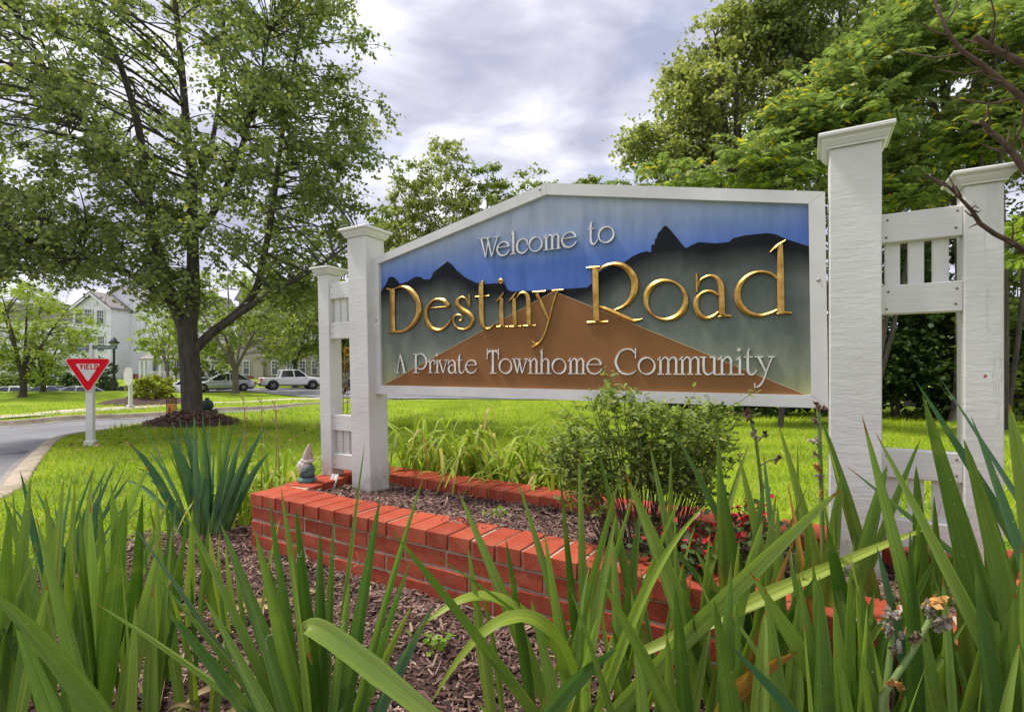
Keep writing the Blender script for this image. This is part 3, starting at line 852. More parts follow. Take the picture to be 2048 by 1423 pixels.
mpoly = [(ib[0][0], ib[0][1]-0.012)]+top+[(top[-1][0], ib[1][1]-0.012)]
# clip just inside the frame reveal
smin = plane(757.5, 650, TB)[0]-0.004; smax = plane(1620, 650, TB)[0]+0.012
mpoly = [(min(max(s, smin), smax), z) for s, z in mpoly]
ridge_s = np.array([p[0] for p in mpoly[1:-1]]); ridge_z = np.array([p[1] for p in mpoly[1:-1]])
ridge_s = np.maximum.accumulate(ridge_s+np.arange(len(ridge_s))*1e-5)
cols = np.unique(np.concatenate([ridge_s, np.linspace(ridge_s[0], ridge_s[-1], 120)])); zbot = mpoly[0][1]
dep = [0, .004, .012, .03, .06, .10, .16, .24, .34, .46, .62]
V = []; A = []; F_ = []
for s_ in cols:
    zr = float(np.interp(s_, ridge_s, ridge_z)); zs_ = float(np.mean(np.interp(s_+np.linspace(-.10, .10, 15), ridge_s, ridge_z))); zs_ = min(zs_, zr+.02); zb_ = zbot+(mpoly[-1][1]-zbot)*(s_-cols[0])/(cols[-1]-cols[0])
    for d_ in dep:
        z = zr-(zr-zb_)*d_/dep[-1]; V.append(L_(s_, TP-.005, z)); A.append((zs_-z, z-zbot, 0))
    V.append(L_(s_, TP-.0002, zr)); A.append((0, zr-zbot, 0))
nr_ = len(dep)+1
for i in range(len(cols)-1):
    for j in range(len(dep)-1): F_.append((i*nr_+j, i*nr_+j+1, (i+1)*nr_+j+1, (i+1)*nr_+j))
    F_.append((i*nr_+nr_-1, i*nr_, (i+1)*nr_, (i+1)*nr_+nr_-1))
me = bpy.data.meshes.new('mountains'); me.from_pydata(V, [], F_)
at_ = me.attributes.new('paint', 'FLOAT_VECTOR', 'POINT'); at_.data.foreach_set('vector', np.array(A, np.float32).ravel()); me.materials.append(M_pmtn); me.update()
mt = link('mountains', me, panel)
mt['label'] = 'dark painted mountain ridges fading to pale green'
apex = plane(1108, 583, TP-.008); bl = plane(766, 771, TP-.008); br = plane(1619, 793, TP-.008)
rp = [(bl[0], bl[1]-0.006), (br[0], br[1]-0.006), (br[0], br[1]+0.002), apex, (bl[0], bl[1]+0.002)]
rp = [(min(max(s, smin), smax), z) for s, z in rp]
sprism(rp, TP-0.0085, TP-0.0052).build('painted_road', M_proad, panel, fix=True)
for a, b in ((apex, br), (bl, apex)):
    e = (b[0]-a[0], b[1]-a[1]); L = math.hypot(*e); nx_, nz_ = -e[1]/L, e[0]/L
    w = 0.0028
    sprism([(a[0], a[1]), (b[0], b[1]), (b[0]+nx_*w, b[1]+nz_*w), (a[0]+nx_*w, a[1]+nz_*w)], TP-0.0095, TP-0.0052).build('road_edge', M_tan, panel, fix=True)

# ------------------------------------------------------------------ lettering: swept strokes
def crom(pts, n=8):
    P = np.array(pts, float)
    if len(P) == 2: return np.array([P[0]*(1-t)+P[1]*t for t in np.linspace(0, 1, 4)])
    out = []
    for i in range(len(P)-1):
        p0, p1, p2, p3 = P[max(i-1, 0)], P[i], P[i+1], P[min(i+2, len(P)-1)]
        for t in np.linspace(0, 1, n, endpoint=False):
            out.append(0.5*((2*p1)+(-p0+p2)*t+(2*p0-5*p1+4*p2-p3)*t*t+(-p0+3*p1-3*p2+p3)*t**3))
    out.append(P[-1])
    return np.array(out)
WK = 0.86
def stroke_geom(pts, curved=True):
    """(x,y,halfwidth) polyline in pixel space -> left, centre, right pixel points"""
    Q = crom(pts) if curved else np.array(pts, float)
    d = np.gradient(Q[:, :2], axis=0); d /= np.maximum(np.linalg.norm(d, axis=1), 1e-6)[:, None]
    nn = np.stack([-d[:, 1], d[:, 0]], 1)*WK
    return Q[:, :2]-nn*Q[:, 2:3], Q[:, :2], Q[:, :2]+nn*Q[:, 2:3]
def letter(name, strokes, to_px, T0, mat, gold, parent, label):
    m = MB(); edge = MB()
    for st in strokes:
        curved = True
        if st[0] == 'L': curved = False; st = st[1:]
        l, c, r_ = stroke_geom(st, curved)
        ts = T0-(0.010 if gold else 0.011)
        n = len(c); PLN = lambda p, tt: L_(plane(*to_px(p[0], p[1]), tt)[0], tt, plane(*to_px(p[0], p[1]), tt)[1])
        bw = 1.22 if gold else 1.0
        A = [PLN(q_+(p-q_)*bw, T0) for p, q_ in zip(l, c)]; A2 = [PLN(p, ts) for p in l]
        B = [PLN(q_+(p-q_)*bw, T0) for p, q_ in zip(r_, c)]; B2 = [PLN(p, ts) for p in r_]
        if gold:
            wid = [0.5*(Vector(a)-Vector(b)).length for a, b in zip(A2, B2)]
            Cc = []
            for k, (p, w) in enumerate(zip(c, wid)):
                tt = ts-min(0.0085, 0.75*w)
                Cc.append(PLN(p, tt))
            vs = A2+Cc+B2
            fs = [(k, k+1, n+k+1, n+k) for k in range(n-1)]+[(n+k, n+k+1, 2*n+k+1, 2*n+k) for k in range(n-1)]
            fs += [(0, n, 2*n), (n-1, 3*n-1, 2*n-1)]
            m.add(vs, fs)
        else:
            m.add(A2+B2, [(k, k+1, n+k+1, n+k) for k in range(n-1)])
        vs = A+A2+B2+B
        fs = []
        for j in (0, 2):
            fs += [(j*n+k, j*n+k+1, (j+1)*n+k+1, (j+1)*n+k) for k in range(n-1)]
        fs += [(0, n, 2*n, 3*n), (n-1, 2*n-1, 3*n-1, 4*n-1)]
        (edge if gold else m).add(vs, fs)
    o = m.build(name, mat, parent)
    if gold:
        me = o.data; me.materials.append(M_ledge)
        b0 = len(me.vertices)
        m2 = MB(); m2.v = list(m.v); m2.f = list(m.f); m2.sm = list(m.sm); nf = len(m.f)
        m2.add(edge.v, edge.f)
        me2 = m2.mesh(name, mat); me2.materials.append(M_ledge)
        mi = np.zeros(len(m2.f), np.int32); mi[nf:] = 1
        me2.polygons.foreach_set('material_index', mi); o.data = me2; bpy.data.meshes.remove(me)
    bm = bmesh.new(); bm.from_mesh(o.data); bmesh.ops.recalc_face_normals(bm, faces=bm.faces); bm.to_mesh(o.data); bm.free()
    o['label'] = label
    return o
def arc(cx, cy, rx, ry, a0, a1, h0, h1, n=9, hm=None):
    out = []
    for k in range(n):
        f = k/(n-1); a = R(a0+(a1-a0)*f)
        h = h0+(h1-h0)*f if hm is None else h0*(1-f)**2+2*hm*f*(1-f)+h1*f*f
        out.append((cx+rx*math.cos(a), cy-ry*math.sin(a), h))
    return out
def ring(cx, cy, rx, ry, thin, thick, tilt, n=33):
    """closed bowl, thick at two opposite places"""
    out = []
    for k in range(n):
        a = 2*math.pi*k/(n-1)
        w = thin+(thick-thin)*(0.5+0.5*math.cos(2*(a-R(tilt))))
        out.append((cx+rx*math.cos(a), cy-ry*math.sin(a), w))
    return out
zB = lambda x, y: (760+x*.10543, 540+y*.10543)
zC = lambda x, y: (930+x*.12652, 540+y*.12652)
zD = lambda x, y: (1160+x*.11946, 500+y*.11946)
zE = lambda x, y: (1370+x*.14052, 460+y*.14052)
GOLD = [
 ('D', zB, [[(232, 350, 52), (236, 700, 50), (243, 1165, 52)], [(118, 352, 12), (170, 362, 22), (215, 385, 30), (300, 345, 14), (420, 312, 24), (560, 370, 52), (680, 510, 58), (735, 690, 56), (715, 860, 52), (620, 1020, 46), (500, 1125, 34), (390, 1168, 24), (280, 1165, 20)], ['L', (145, 1172, 14), (300, 1172, 22), (400, 1172, 18)]]),
 ('e', zB, [[(905, 720, 12), (1100, 705, 14), (1325, 685, 16)], [(1290, 672, 50), (1220, 585, 46), (1120, 550, 30), (1010, 575, 24), (920, 670, 26), (870, 800, 34), (880, 930, 44), (960, 1075, 52), (1080, 1135, 38), (1190, 1110, 28), (1290, 1020, 22), (1345, 940, 14)]]),
 ('s', zB, [['L', (1690, 460, 16), (1692, 580, 18), (1695, 700, 16)], [(1672, 640, 12), (1640, 555, 16), (1560, 510, 20), (1480, 560, 34), (1468, 650, 44), (1560, 745, 52), (1690, 830, 54), (1755, 930, 44), (1720, 1050, 34), (1600, 1122, 26), (1470, 1095, 24), (1392, 990, 20), (1400, 890, 20), (1470, 845, 22), (1540, 870, 20), (1552, 935, 18), (1512, 955, 26)]]),
 ('t', zC, [[(288, 160, 4), (262, 215, 34), (252, 330, 40), (256, 560, 40), (262, 780, 38), (285, 880, 34), (340, 925, 26), (410, 905, 18), (465, 840, 12)], ['L', (160, 420, 13), (380, 405, 13)]]),
 ('i', zC, [[(495, 500, 6), (560, 430, 16), (612, 350, 10)], [(575, 440, 30), (574, 650, 36), (578, 870, 36)], ['L', (498, 895, 15), (680, 890, 15)], [(545, 880, 20), (625, 878, 20)], ring(563, 175, 24, 26, 22, 22, 0, 13)]),
 ('n', zC, [[(690, 490, 6), (755, 425, 16), (812, 345, 10)], [(775, 440, 30), (778, 650, 36), (785, 870, 36)], ['L', (702, 890, 15), (885, 885, 15)], [(815, 440, 8), (860, 375, 20), (930, 355, 26), (990, 420, 36), (1000, 600, 40), (1008, 860, 38)], ['L', (920, 880, 15), (1112, 872, 15)]]),
 ('y', zC, [['L', (1065, 345, 13), (1275, 330, 13)], [(1130, 360, 28), (1200, 520, 32), (1275, 690, 30), (1320, 790, 18)], ['L', (1375, 320, 12), (1550, 310, 12)], [(1462, 325, 16), (1400, 500, 16), (1330, 770, 16), (1265, 990, 16), (1190, 1130, 22), (1110, 1190, 30), (1050, 1225, 10)], [(1050, 1110, 8), (1075, 1140, 18), (1120, 1180, 20)]]),
 ('R', zD, [['L', (105, 300, 18), (200, 290, 22), (330, 280, 18)], [(255, 300, 56), (262, 700, 56), (275, 1180, 56)], ['L', (118, 1210, 22), (470, 1195, 22)], [(300, 355, 14), (400, 275, 26), (530, 235, 32), (690, 250, 46), (820, 340, 60), (905, 480, 66), (910, 660, 64), (845, 830, 48), (730, 940, 34), (580, 1000, 14)], [(320, 945, 30), (450, 995, 44), (620, 1070, 50), (780, 1140, 46), (900, 1180, 34), (1045, 1150, 10)]]),
 ('o', zD, [ring(1435, 835, 335, 325, 24, 58, 150)]),
 ('a', zE, [['L', (165, 615, 16), (168, 740, 16), (168, 880, 16)], [(180, 800, 14), (220, 710, 16), (330, 650, 18), (440, 675, 34), (508, 780, 48), (522, 1000, 50), (528, 1200, 50)], [(470, 930, 24), (400, 880, 26), (320, 868, 22), (230, 900, 22), (165, 985, 38), (155, 1080, 44), (200, 1195, 44), (290, 1250, 34), (390, 1230, 26), (475, 1165, 18)], ['L', (468, 1230, 18), (570, 1215, 24), (662, 1222, 14)]]),
 ('d', zE, [[(1215, 310, 8), (1310, 225, 22), (1435, 140, 8)], [(1355, 200, 40), (1360, 700, 58), (1365, 1185, 58)], ['L', (1305, 1190, 20), (1420, 1175, 26), (1522, 1180, 16)], [(1310, 690, 24), (1220, 620, 24), (1080, 592, 22), (930, 630, 26), (800, 745, 40), (745, 900, 52), (775, 1050, 56), (900, 1175, 46), (1060, 1215, 30), (1200, 1185, 24), (1310, 1135, 18)]]),
]
for ch, zz, st in GOLD:
    letter('letter', st, zz, TP-0.0095 if False else TP-0.004, M_gold, True, panel, 'gold raised letter ' + ch)

# white letters: a small serif alphabet in units of width (x) and x-height (y)
def G(ch):
    k, h = 0.085, 0.038          # thick and thin half widths in x-heights
    S = []
    def stem(x, y0, y1, w=k): S.append(['L', (x, y0, w), (x, (y0+y1)/2, w), (x, y1, w)])
    def ser(x0, x1, y=0.03): S.append(['L', (x0, y, h), (x1, y, h)])
    def hook(x): S.append([(x-.16, .80, .02), (x-.05, .90, .06), (x+.06, 1.02, .03)])
    if ch == 'o': S.append([(x, 1-y, w) for x, y, w in ring(.5, .5, .43, .47, h, k*.95, 150)])
    elif ch == 'e':
        S.append(['L', (.12, .60, .03), (.97, .62, .035)])
        S.append([(.93, .66, k), (.80, .88, k*.9), (.55, .97, .05), (.28, .88, .05), (.10, .62, .07), (.09, .40, k), (.25, .12, k), (.52, .02, .06), (.80, .12, .05), (.97, .36, .03)])
    elif ch == 'c':
        stem(.93, .52, .92, h)
        S.append([(.90, .72, .03), (.75, .93, .05), (.50, .97, .05), (.22, .84, .07), (.10, .52, k), (.20, .18, k), (.48, .02, .06), (.75, .08, .05), (.97, .28, .03)])
    elif ch == 'C':
        stem(.96, .95, 1.52, .045)
        S.append([(.92, 1.25, .04), (.78, 1.44, .05), (.55, 1.48, .05), (.25, 1.30, .07), (.08, .85, k), (.10, .55, k), (.28, .16, k), (.58, .02, .06), (.82, .08, .05), (.98, .24, .03)])
    elif ch == 'l': S.append([(.20, 1.42, .02), (.45, 1.55, .05), (.65, 1.66, .02)]); stem(.55, .03, 1.5); ser(.02, 1.0)
    elif ch == 'i': S.append([(.10, .78, .02), (.4, .92, .05), (.66, 1.02, .02)]); stem(.52, .03, .9); ser(.0, 1.0); S.append([(x, 1-y, w) for x, y, w in ring(.42, -.36, .14, .055, .05, .05, 0, 13)])
    elif ch == 'm':
        S.append([(.0, .80, .02), (.09, .92, .05), (.17, 1.03, .02)])
        for x in (.15, .50, .86): stem(x, .03, .86)
        for a, b in ((.17, .50), (.52, .86)): S.append([(a, .72, .03), (a+.10, .92, .045), (b-.10, .98, .06), (b-.01, .84, k)])
        ser(.0, .30); ser(.36, .64); ser(.72, 1.0)
    elif ch in 'nh':
        if ch == 'n': S.append([(.0, .80, .02), (.14, .92, .05), (.26, 1.03, .02)])
        else: S.append([(.08, 1.40, .02), (.22, 1.52, .05), (.32, 1.66, .02)])
        stem(.24, .03, .88 if ch == 'n' else 1.5); stem(.76, .03, .84)
        S.append([(.28, .70, .03), (.42, .92, .045), (.62, .98, .06), (.75, .82, k)])
        ser(.02, .46); ser(.55, 1.0)
    elif ch == 'u':
        ser(.0, .36, .97); ser(.52, .86, .97); stem(.80, .05, .95)
        S.append([(.22, .95, k), (.22, .35, k), (.30, .10, k*.9), (.48, .02, .05), (.68, .12, .035), (.78, .26, .02)]); ser(.76, 1.0)
    elif ch == 'r':
        S.append([(.0, .80, .02), (.16, .92, .06), (.32, 1.03, .02)]); stem(.34, .03, .88); ser(.02, .70)
        S.append([(.40, .70, .03), (.56, .92, .05), (.78, .97, .06), (.93, .90, .05)]); stem(.95, .62, .98, .04)
    elif ch == 'v': ser(.0, .40, .97); ser(.62, 1.0, .97); S.append(['L', (.20, .95, k), (.54, .05, .06)]); S.append(['L', (.86, .95, .04), (.56, .03, .04)])
    elif ch in 'wW':
        hh = .97 if ch == 'w' else 1.42
        ser(.0, .30, hh); ser(.30, .55, hh); ser(.74, 1.0, hh)
        S.append(['L', (.12, hh, k), (.33, .06, .055)]); S.append(['L', (.47, hh, .04), (.33, .03, .04)])
        S.append(['L', (.42, hh, k), (.62, .06, .055)]); S.append(['L', (.90, hh, .04), (.62, .03, .04)])
    elif ch == 'a':
        stem(.06, .62, 1.0, .035)
        S.append([(.10, .74, .03), (.28, .92, .04), (.52, .96, .06), (.72, .80, k), (.76, .50, k), (.78, .10, k)])
        S.append([(.70, .55, .03), (.45, .62, .04), (.20, .52, .06), (.08, .30, k), (.22, .06, k*.9), (.48, .02, .05), (.70, .18, .03)]); ser(.70, 1.0)
    elif ch == 't': S.append([(.46, 1.44, .01), (.32, 1.28, .06), (.29, 1.0, k), (.29, .4, k), (.34, .14, k), (.52, .02, .06), (.75, .08, .045), (.97, .30, .025)]); S.append(['L', (.0, .96, .035), (.66, .98, .035)])
    elif ch == 'y':
        ser(.0, .42, .97); ser(.66, 1.0, .97); S.append(['L', (.20, .95, k), (.55, .18, .06)])
        S.append([(.86, .95, .045), (.62, .30, .045), (.42, -.30, .05), (.22, -.58, .06), (.02, -.66, .03)]); S.append(['L', (.0, -.42, .035), (.01, -.68, .035)])
    elif ch == 'A':
        S.append(['L', (.42, 1.46, .03), (.16, .04, .045)]); S.append(['L', (.42, 1.42, .06), (.62, .8, .09), (.80, .04, .095)]); S.append(['L', (.28, .92, .03), (.58, .94, .03)]); ser(.0, .36); ser(.62, 1.0)
    elif ch == 'P':
        ser(.0, .28, 1.42); stem(.20, .03, 1.44); ser(.02, .42)
        S.append([(.26, 1.30, .03), (.45, 1.44, .05), (.68, 1.40, .07), (.90, 1.10, k), (.92, .75, k), (.75, .38, .07), (.48, .30, .05), (.24, .44, .03)])
    elif ch == 'T':
        S.append(['L', (.02, 1.50, .055), (.98, 1.52, .055)]); stem(.5, .03, 1.5, .09); ser(.26, .80, .03)
        for x, q in ((.05, .10), (.95, -.10)):
            S.append([(x, 1.66, .03), (x, 1.40, .04), (x, .95, .035)]); S.append([(x, 1.20, .02), (x+q, 1.40, .03), (x+3*q, 1.48, .03)])
    return S
def place(text, sc, ox, oy, boxes, base, xh):
    for ch, (xl, xr) in zip(text, boxes):
        mid = (xl+xr)/2; hgt = xh(mid)
        st = []
        for s_ in G(ch):
            lin = s_[0] == 'L'; pts = s_[1:] if lin else s_
            q = []
            for x, y, w in pts:
                X = xl+x*(xr-xl); Y = base(X)-y*hgt
                q.append((ox+X*sc, oy+Y*sc, w*hgt*sc*0.88))
            st.append((['L']+q) if lin else q)
        letter('letter', st, lambda a, b: (a, b), TP-0.004, M_lwhite, False, panel, 'white raised letter ' + ch)
place('Welcometo', .15625, 940, 430, [(110, 378), (333, 508), (515, 585), (583, 745), (745, 932), (943, 1162), (1160, 1368), (1505, 1640), (1630, 1852)],
      lambda x: 548-.1245*(x-190), lambda x: 183+.022*(x-400))
place('APrivate', .10742, 780, 680, [(98, 312), (428, 697), (706, 832), (832, 926), (880, 1080), (1075, 1252), (1243, 1398), (1392, 1620)],
      lambda x: 610+.004*x, lambda x: 246+.003*x)
place('Townhome', .13672, 960, 680, [(95, 280), (270, 475), (468, 706), (698, 868), (858, 1044), (1043, 1268), (1287, 1546), (1548, 1788)],
      lambda x: 489+.005*x, lambda x: 219+.008*x)
place('Community', .17578, 1210, 670, [(104, 357), (368, 580), (594, 845), (842, 1097), (1077, 1285), (1283, 1482), (1480, 1585), (1580, 1735), (1703, 1932)],
      lambda x: 447+.003*x, lambda x: 194+.010*x)

# screw heads on the frame, a paper scrap
M_metal = simple('dull_screw', (0.35, 0.33, 0.30), 0.5, 0.2, 30, metal=0.7)
for px_, py_ in ((1080, 378.5), (752.5, 640), (1637, 560)):
    s, z = plane(px_, py_, TB); m = MB(); m.lathe([(0.006, 0), (0.006, 0.0015), (0.0035, 0.003)], 10, Matrix.Rotation(R(90), 4, 'X'))
    m.v = [(a+L_(s, TB, z)[0], b+TB, c+L_(s, TB, z)[2]) for a, b, c in m.v]
    m.build('screw', M_metal, panel)
# ================================================================== sword leaves in the foreground
def swordmat(name, c1, c2, vein=0.6, brown=(0.30, 0.13, 0.035)):
    m, t, bs = newmat(name)
    oi = t.nodes.new('ShaderNodeObjectInfo')
    at_ = t.nodes.new('ShaderNodeAttribute'); at_.attribute_name = 'leaf'
    sp = t.nodes.new('ShaderNodeSeparateXYZ'); t.links.new(at_.outputs['Vector'], sp.inputs[0])
    col = ramp(t, oi.outputs['Random'], [(0.0, c1), (1.0, c2)])
    # fine parallel veins
    cb = t.nodes.new('ShaderNodeCombineXYZ'); t.links.new(sp.outputs['X'], cb.inputs[0])
    ml = t.nodes.new('ShaderNodeMath'); ml.operation = 'MULTIPLY'; ml.inputs[1].default_value = 0.12; t.links.new(sp.outputs['Y'], ml.inputs[0]); t.links.new(ml.outputs[0], cb.inputs[1])
    t.links.new(oi.outputs['Random'], cb.inputs[2])
    n1 = t.nodes.new('ShaderNodeTexNoise'); n1.inputs['Scale'].default_value = 11; n1.inputs['Detail'].default_value = 4; t.links.new(cb.outputs[0], n1.inputs['Vector'])
    col = mixc_(t, vein, col, ramp(t, n1.outputs['Fac'], [(0.3, (0.55, 0.62, 0.5)), (0.5, (1, 1, 1)), (0.72, (1.55, 1.45, 1.3))]), 'MULTIPLY')
    # paler, yellower towards the base
    col = mixc_(t, ramp(t, sp.outputs['Y'], [(0.0, (0.30, 0.30, 0.30)), (0.22, (0, 0, 0))]), col, (0.24, 0.30, 0.06))
    bl = texnoise(t, 9, 5, 0.65); col = mixc_(t, ramp(t, bl, [(0.54, (0, 0, 0)), (0.74, (0.5, 0.5, 0.5))]), col, (0.30, 0.33, 0.05))
    bd = texnoise(t, 26, 5, 0.7); col = mixc_(t, ramp(t, bd, [(0.66, (0, 0, 0)), (0.74, (0.6, 0.6, 0.6))]), col, (0.13, 0.10, 0.03))
    # dry tip
    nz = texnoise(t, 14, 3)
    ad = t.nodes.new('ShaderNodeMath'); ad.operation = 'MULTIPLY_ADD'; ad.inputs[1].default_value = 0.07; t.links.new(nz, ad.inputs[0]); t.links.new(sp.outputs['Y'], ad.inputs[2])
    tip = mixc_(t, 1.0, ramp(t, ad.outputs[0], [(0.985, (0, 0, 0)), (1.012, (1, 1, 1))]), ramp(t, oi.outputs['Random'], [(0.5, (0, 0, 0)), (0.75, (1, 1, 1))]), 'MULTIPLY')
    col = mixc_(t, tip, col, brown)
    # small pale specks
    sk = texnoise(t, 160, 1, 0.3); col = mixc_(t, ramp(t, sk, [(0.77, (0, 0, 0)), (0.80, (0.8, 0.8, 0.8))]), col, (0.45, 0.48, 0.30))
    t.links.new(col, bs.inputs['Base Color'])
    bs.inputs['Roughness'].default_value = 0.42; bs.inputs['Specular IOR Level'].default_value = 0.28
    bump(t, bs, n1.outputs['Fac'], 0.25, 0.002)
    tr = t.nodes.new('ShaderNodeBsdfTranslucent'); t.links.new(mixc_(t, 1.0, col, (1.2, 1.35, 0.6), 'MULTIPLY'), tr.inputs['Color'])
    ms = t.nodes.new('ShaderNodeMixShader'); ms.inputs[0].default_value = 0.34
    t.links.new(bs.outputs[0], ms.inputs[1]); t.links.new(tr.outputs[0], ms.inputs[2])
    t.links.new(ms.outputs[0], t.nodes['Material Output'].inputs['Surface'])
    return m
M_iris = swordmat('iris_leaf', (0.060, 0.130, 0.018), (0.265, 0.365, 0.075))
M_yucca = swordmat('yucca_leaf', (0.075, 0.160, 0.035), (0.235, 0.345, 0.080))
M_blue = swordmat('bluish_leaf', (0.050, 0.130, 0.070), (0.130, 0.235, 0.130), vein=0.25)
M_yel = swordmat('yellowing_leaf', (0.24, 0.34, 0.035), (0.34, 0.42, 0.07))
M_dead = swordmat('dead_leaf', (0.33, 0.14, 0.03), (0.46, 0.25, 0.08), brown=(0.22, 0.10, 0.04))
M_straw = swordmat('straw_leaf', (0.40, 0.27, 0.13), (0.58, 0.44, 0.24), brown=(0.30, 0.18, 0.09))
SW = {'s': M_straw, 'i': M_iris, 'y': M_yucca, 'b': M_blue, 'l': M_yel, 'd': M_dead}

def bez(P, n):
    P = [np.array(p, float) for p in P]; out = []
    for t in np.linspace(0, 1, n):
        q = P
        while len(q) > 1: q = [a*(1-t)+b*t for a, b in zip(q[:-1], q[1:])]
        out.append(q[0])
    return np.array(out)
def sword(parent, ctrl, w, kind, face=None, fold=0.16, segs=13, wave=0.0, taper=0.55, twist=0.0):
    """a strap leaf along a Bezier curve; face = direction its flat side looks to"""
    C = bez(ctrl, segs); d = norm(np.gradient(C, axis=0))
    fv = np.array(face if face is not None else (random.gauss(0, .5), -1, random.gauss(0, .25)), float)
    t = np.linspace(0, 1, segs)
    prof = np.minimum(1.0, ((1-t)/taper)**0.72) * (0.62+0.38*np.minimum(1, t/0.3)); prof[-1] = 0.015; prof[1:-1] *= 1+np.array([random.gauss(0, .035) for _ in range(segs-2)])
    V = []; A = []
    for k in range(segs):
        f = fv-d[k]*np.dot(fv, d[k]); f = f/max(np.linalg.norm(f), 1e-6)
        if twist:
            a = twist*(t[k]-.3); s0 = np.cross(d[k], f); f = f*math.cos(a)+s0*math.sin(a)
        s = np.cross(d[k], f); h = w*prof[k]*0.5
        wv = math.sin(t[k]*38)*wave
        for x in (-1, -.5, 0, .5, 1):
            V.append(C[k]+s*h*x-f*h*fold*(1-abs(x))*2+f*wv*x*x); A.append((x*0.5+0.5, t[k], 0))
    F_ = []
    for k in range(segs-1):
        for j in range(4): F_.append((k*5+j, k*5+j+1, k*5+j+6, k*5+j+5))
    me = bpy.data.meshes.new('leaf')
    o0 = np.array(parent.location)
    me.from_pydata([tuple(v-o0) for v in V], [], F_)
    me.polygons.foreach_set('use_smooth', [True]*len(F_))
    at_ = me.attributes.new('leaf', 'FLOAT_VECTOR', 'POINT'); at_.data.foreach_set('vector', np.array(A, np.float32).ravel())
    me.materials.append(SW[kind]); me.update()
    return link('leaf', me, parent)
def wpt(px, py, Y): return np.array(at(px, py, Y))
def leaf_px(parent, tip, low, Y, w, kind='i', dY=0.0, bow=0.0, **kw):
    """tip pixel, a lower pixel on the leaf and the distance; the base is where that line meets the bed"""
    yb = HY+FPX*(CAMZ-0.02)/Y
    dx = (low[0]-tip[0])/max(1.0, low[1]-tip[1])
    xb = low[0]+dx*(yb-low[1])*0.82
    B = wpt(xb, yb, Y); T_ = wpt(tip[0], tip[1], Y+dY); Lw = wpt(low[0], low[1], Y+dY*0.4)
    span = T_-B
    m1 = B+(Lw-B)*0.75; m2 = Lw+(T_-Lw)*0.45+np.array((0, 0, bow))
    return sword(parent, [B, m1, m2, T_], w, kind, **kw)
def plant(name, x, y, label, cat, group=None):
    o = empty(name, (x, y, float(bedz(x, y))-0.005)); tag(o, label, cat, group); return o
GI = 'iris clumps in the front bed'

# ---- yucca in front of the planter corner
p = plant('yucca_plant', -0.50, 1.12, 'large green yucca rosette in the mulch before the left brick corner', 'yucca')
for tp, lo, Y, w, k in [((188,1204),(470,1392),.98,.034,'y'), ((257,1038),(470,1330),1.05,.026,'b'), ((311,1151),(520,1400),1.02,.034,'y'), ((330,1216),(455,1362),.98,.036,'y'),
        ((364,1014),(520,1330),1.08,.036,'y'), ((439,1040),(560,1350),1.08,.038,'y'), ((508,1054),(588,1380),1.05,.040,'i'), ((534,1113),(598,1400),1.02,.036,'y'),
        ((536,992),(588,1330),1.12,.024,'y'), ((562,975),(612,1300),1.12,.034,'y'), ((592,1013),(624,1350),1.1,.036,'i'), ((730,881),(676,1300),1.14,.021,'y'),
        ((761,990),(700,1345),1.1,.034,'y'), ((847,953),(752,1262),1.14,.018,'y'), ((821,1120),(728,1400),1.06,.032,'y'), ((870,1205),(770,1390),1.04,.030,'b'),
        ((826,1207),(752,1350),1.1,.022,'l'), ((742,1108),(690,1330),1.1,.028,'y'), ((640,1060),(640,1350),1.16,.034,'y'), ((480,1130),(570,1400),.98,.032,'y'), ((405,1190),(530,1410),.95,.030,'y'),
        ((668,1030),(655,1300),1.2,.026,'y'), ((580,1090),(612,1400),1.0,.036,'i'), ((700,1150),(672,1400),1.05,.030,'y')]:
    leaf_px(p, tp, lo, Y, w, k, dY=random.uniform(-.06, .1), bow=random.uniform(0, .015), fold=0.30)
# curled white fibres along its edges
M_fib = simple('yucca_fibre', (0.62, 0.60, 0.50), 0.6, 0.1, 20)
m = MB()
for _ in range(11):
    c0 = wpt(random.uniform(500, 720), random.uniform(1080, 1400), random.uniform(1.0, 1.1)); r0 = random.uniform(.004, .011); ph = random.uniform(0, 6.3); dz = random.uniform(-.03, .03)
    m.tube([c0+np.array((r0*math.cos(ph+k*.5)*(1-k*.05), random.uniform(-.001, .001), r0*math.sin(ph+k*.5)+dz*k*.1))-np.array(p.location) for k in range(10)], 0.0003, 4)
m.build('fibres', M_fib, p)

# ---- yucca beside the far end of the planter
p = plant('yucca_plant', -1.62, 2.78, 'blue green yucca with upright leaves at the left end of the planter', 'yucca')
tips = [(258,888),(285,855),(343,839),(355,830),(372,842),(388,826),(404,823),(420,836),(439,834),(456,846),(470,838),(492,852),(532,851),(517,874),(271,934),(300,905),(318,872),(332,860),(448,862),(505,900),(540,905),(250,962),(380,870),(410,880),(365,905),(480,880),(428,900),(345,880),(395,850),(462,905),(300,960),(520,930)]
for tx, ty in tips:
    Y = 2.75+random.uniform(-.15, .2); b = np.array((-1.62+(tx-410)*0.0006, 2.72+random.uniform(-.07, .07), 0.03))
    T_ = wpt(tx, ty, Y+random.uniform(-.1, .1)); mid = b+(T_-b)*.55+np.array((0, 0, .03+.10*abs(tx-410)/150))
    sword(p, [b, mid, T_], random.uniform(.026, .040), random.choice('bby'), fold=.28)
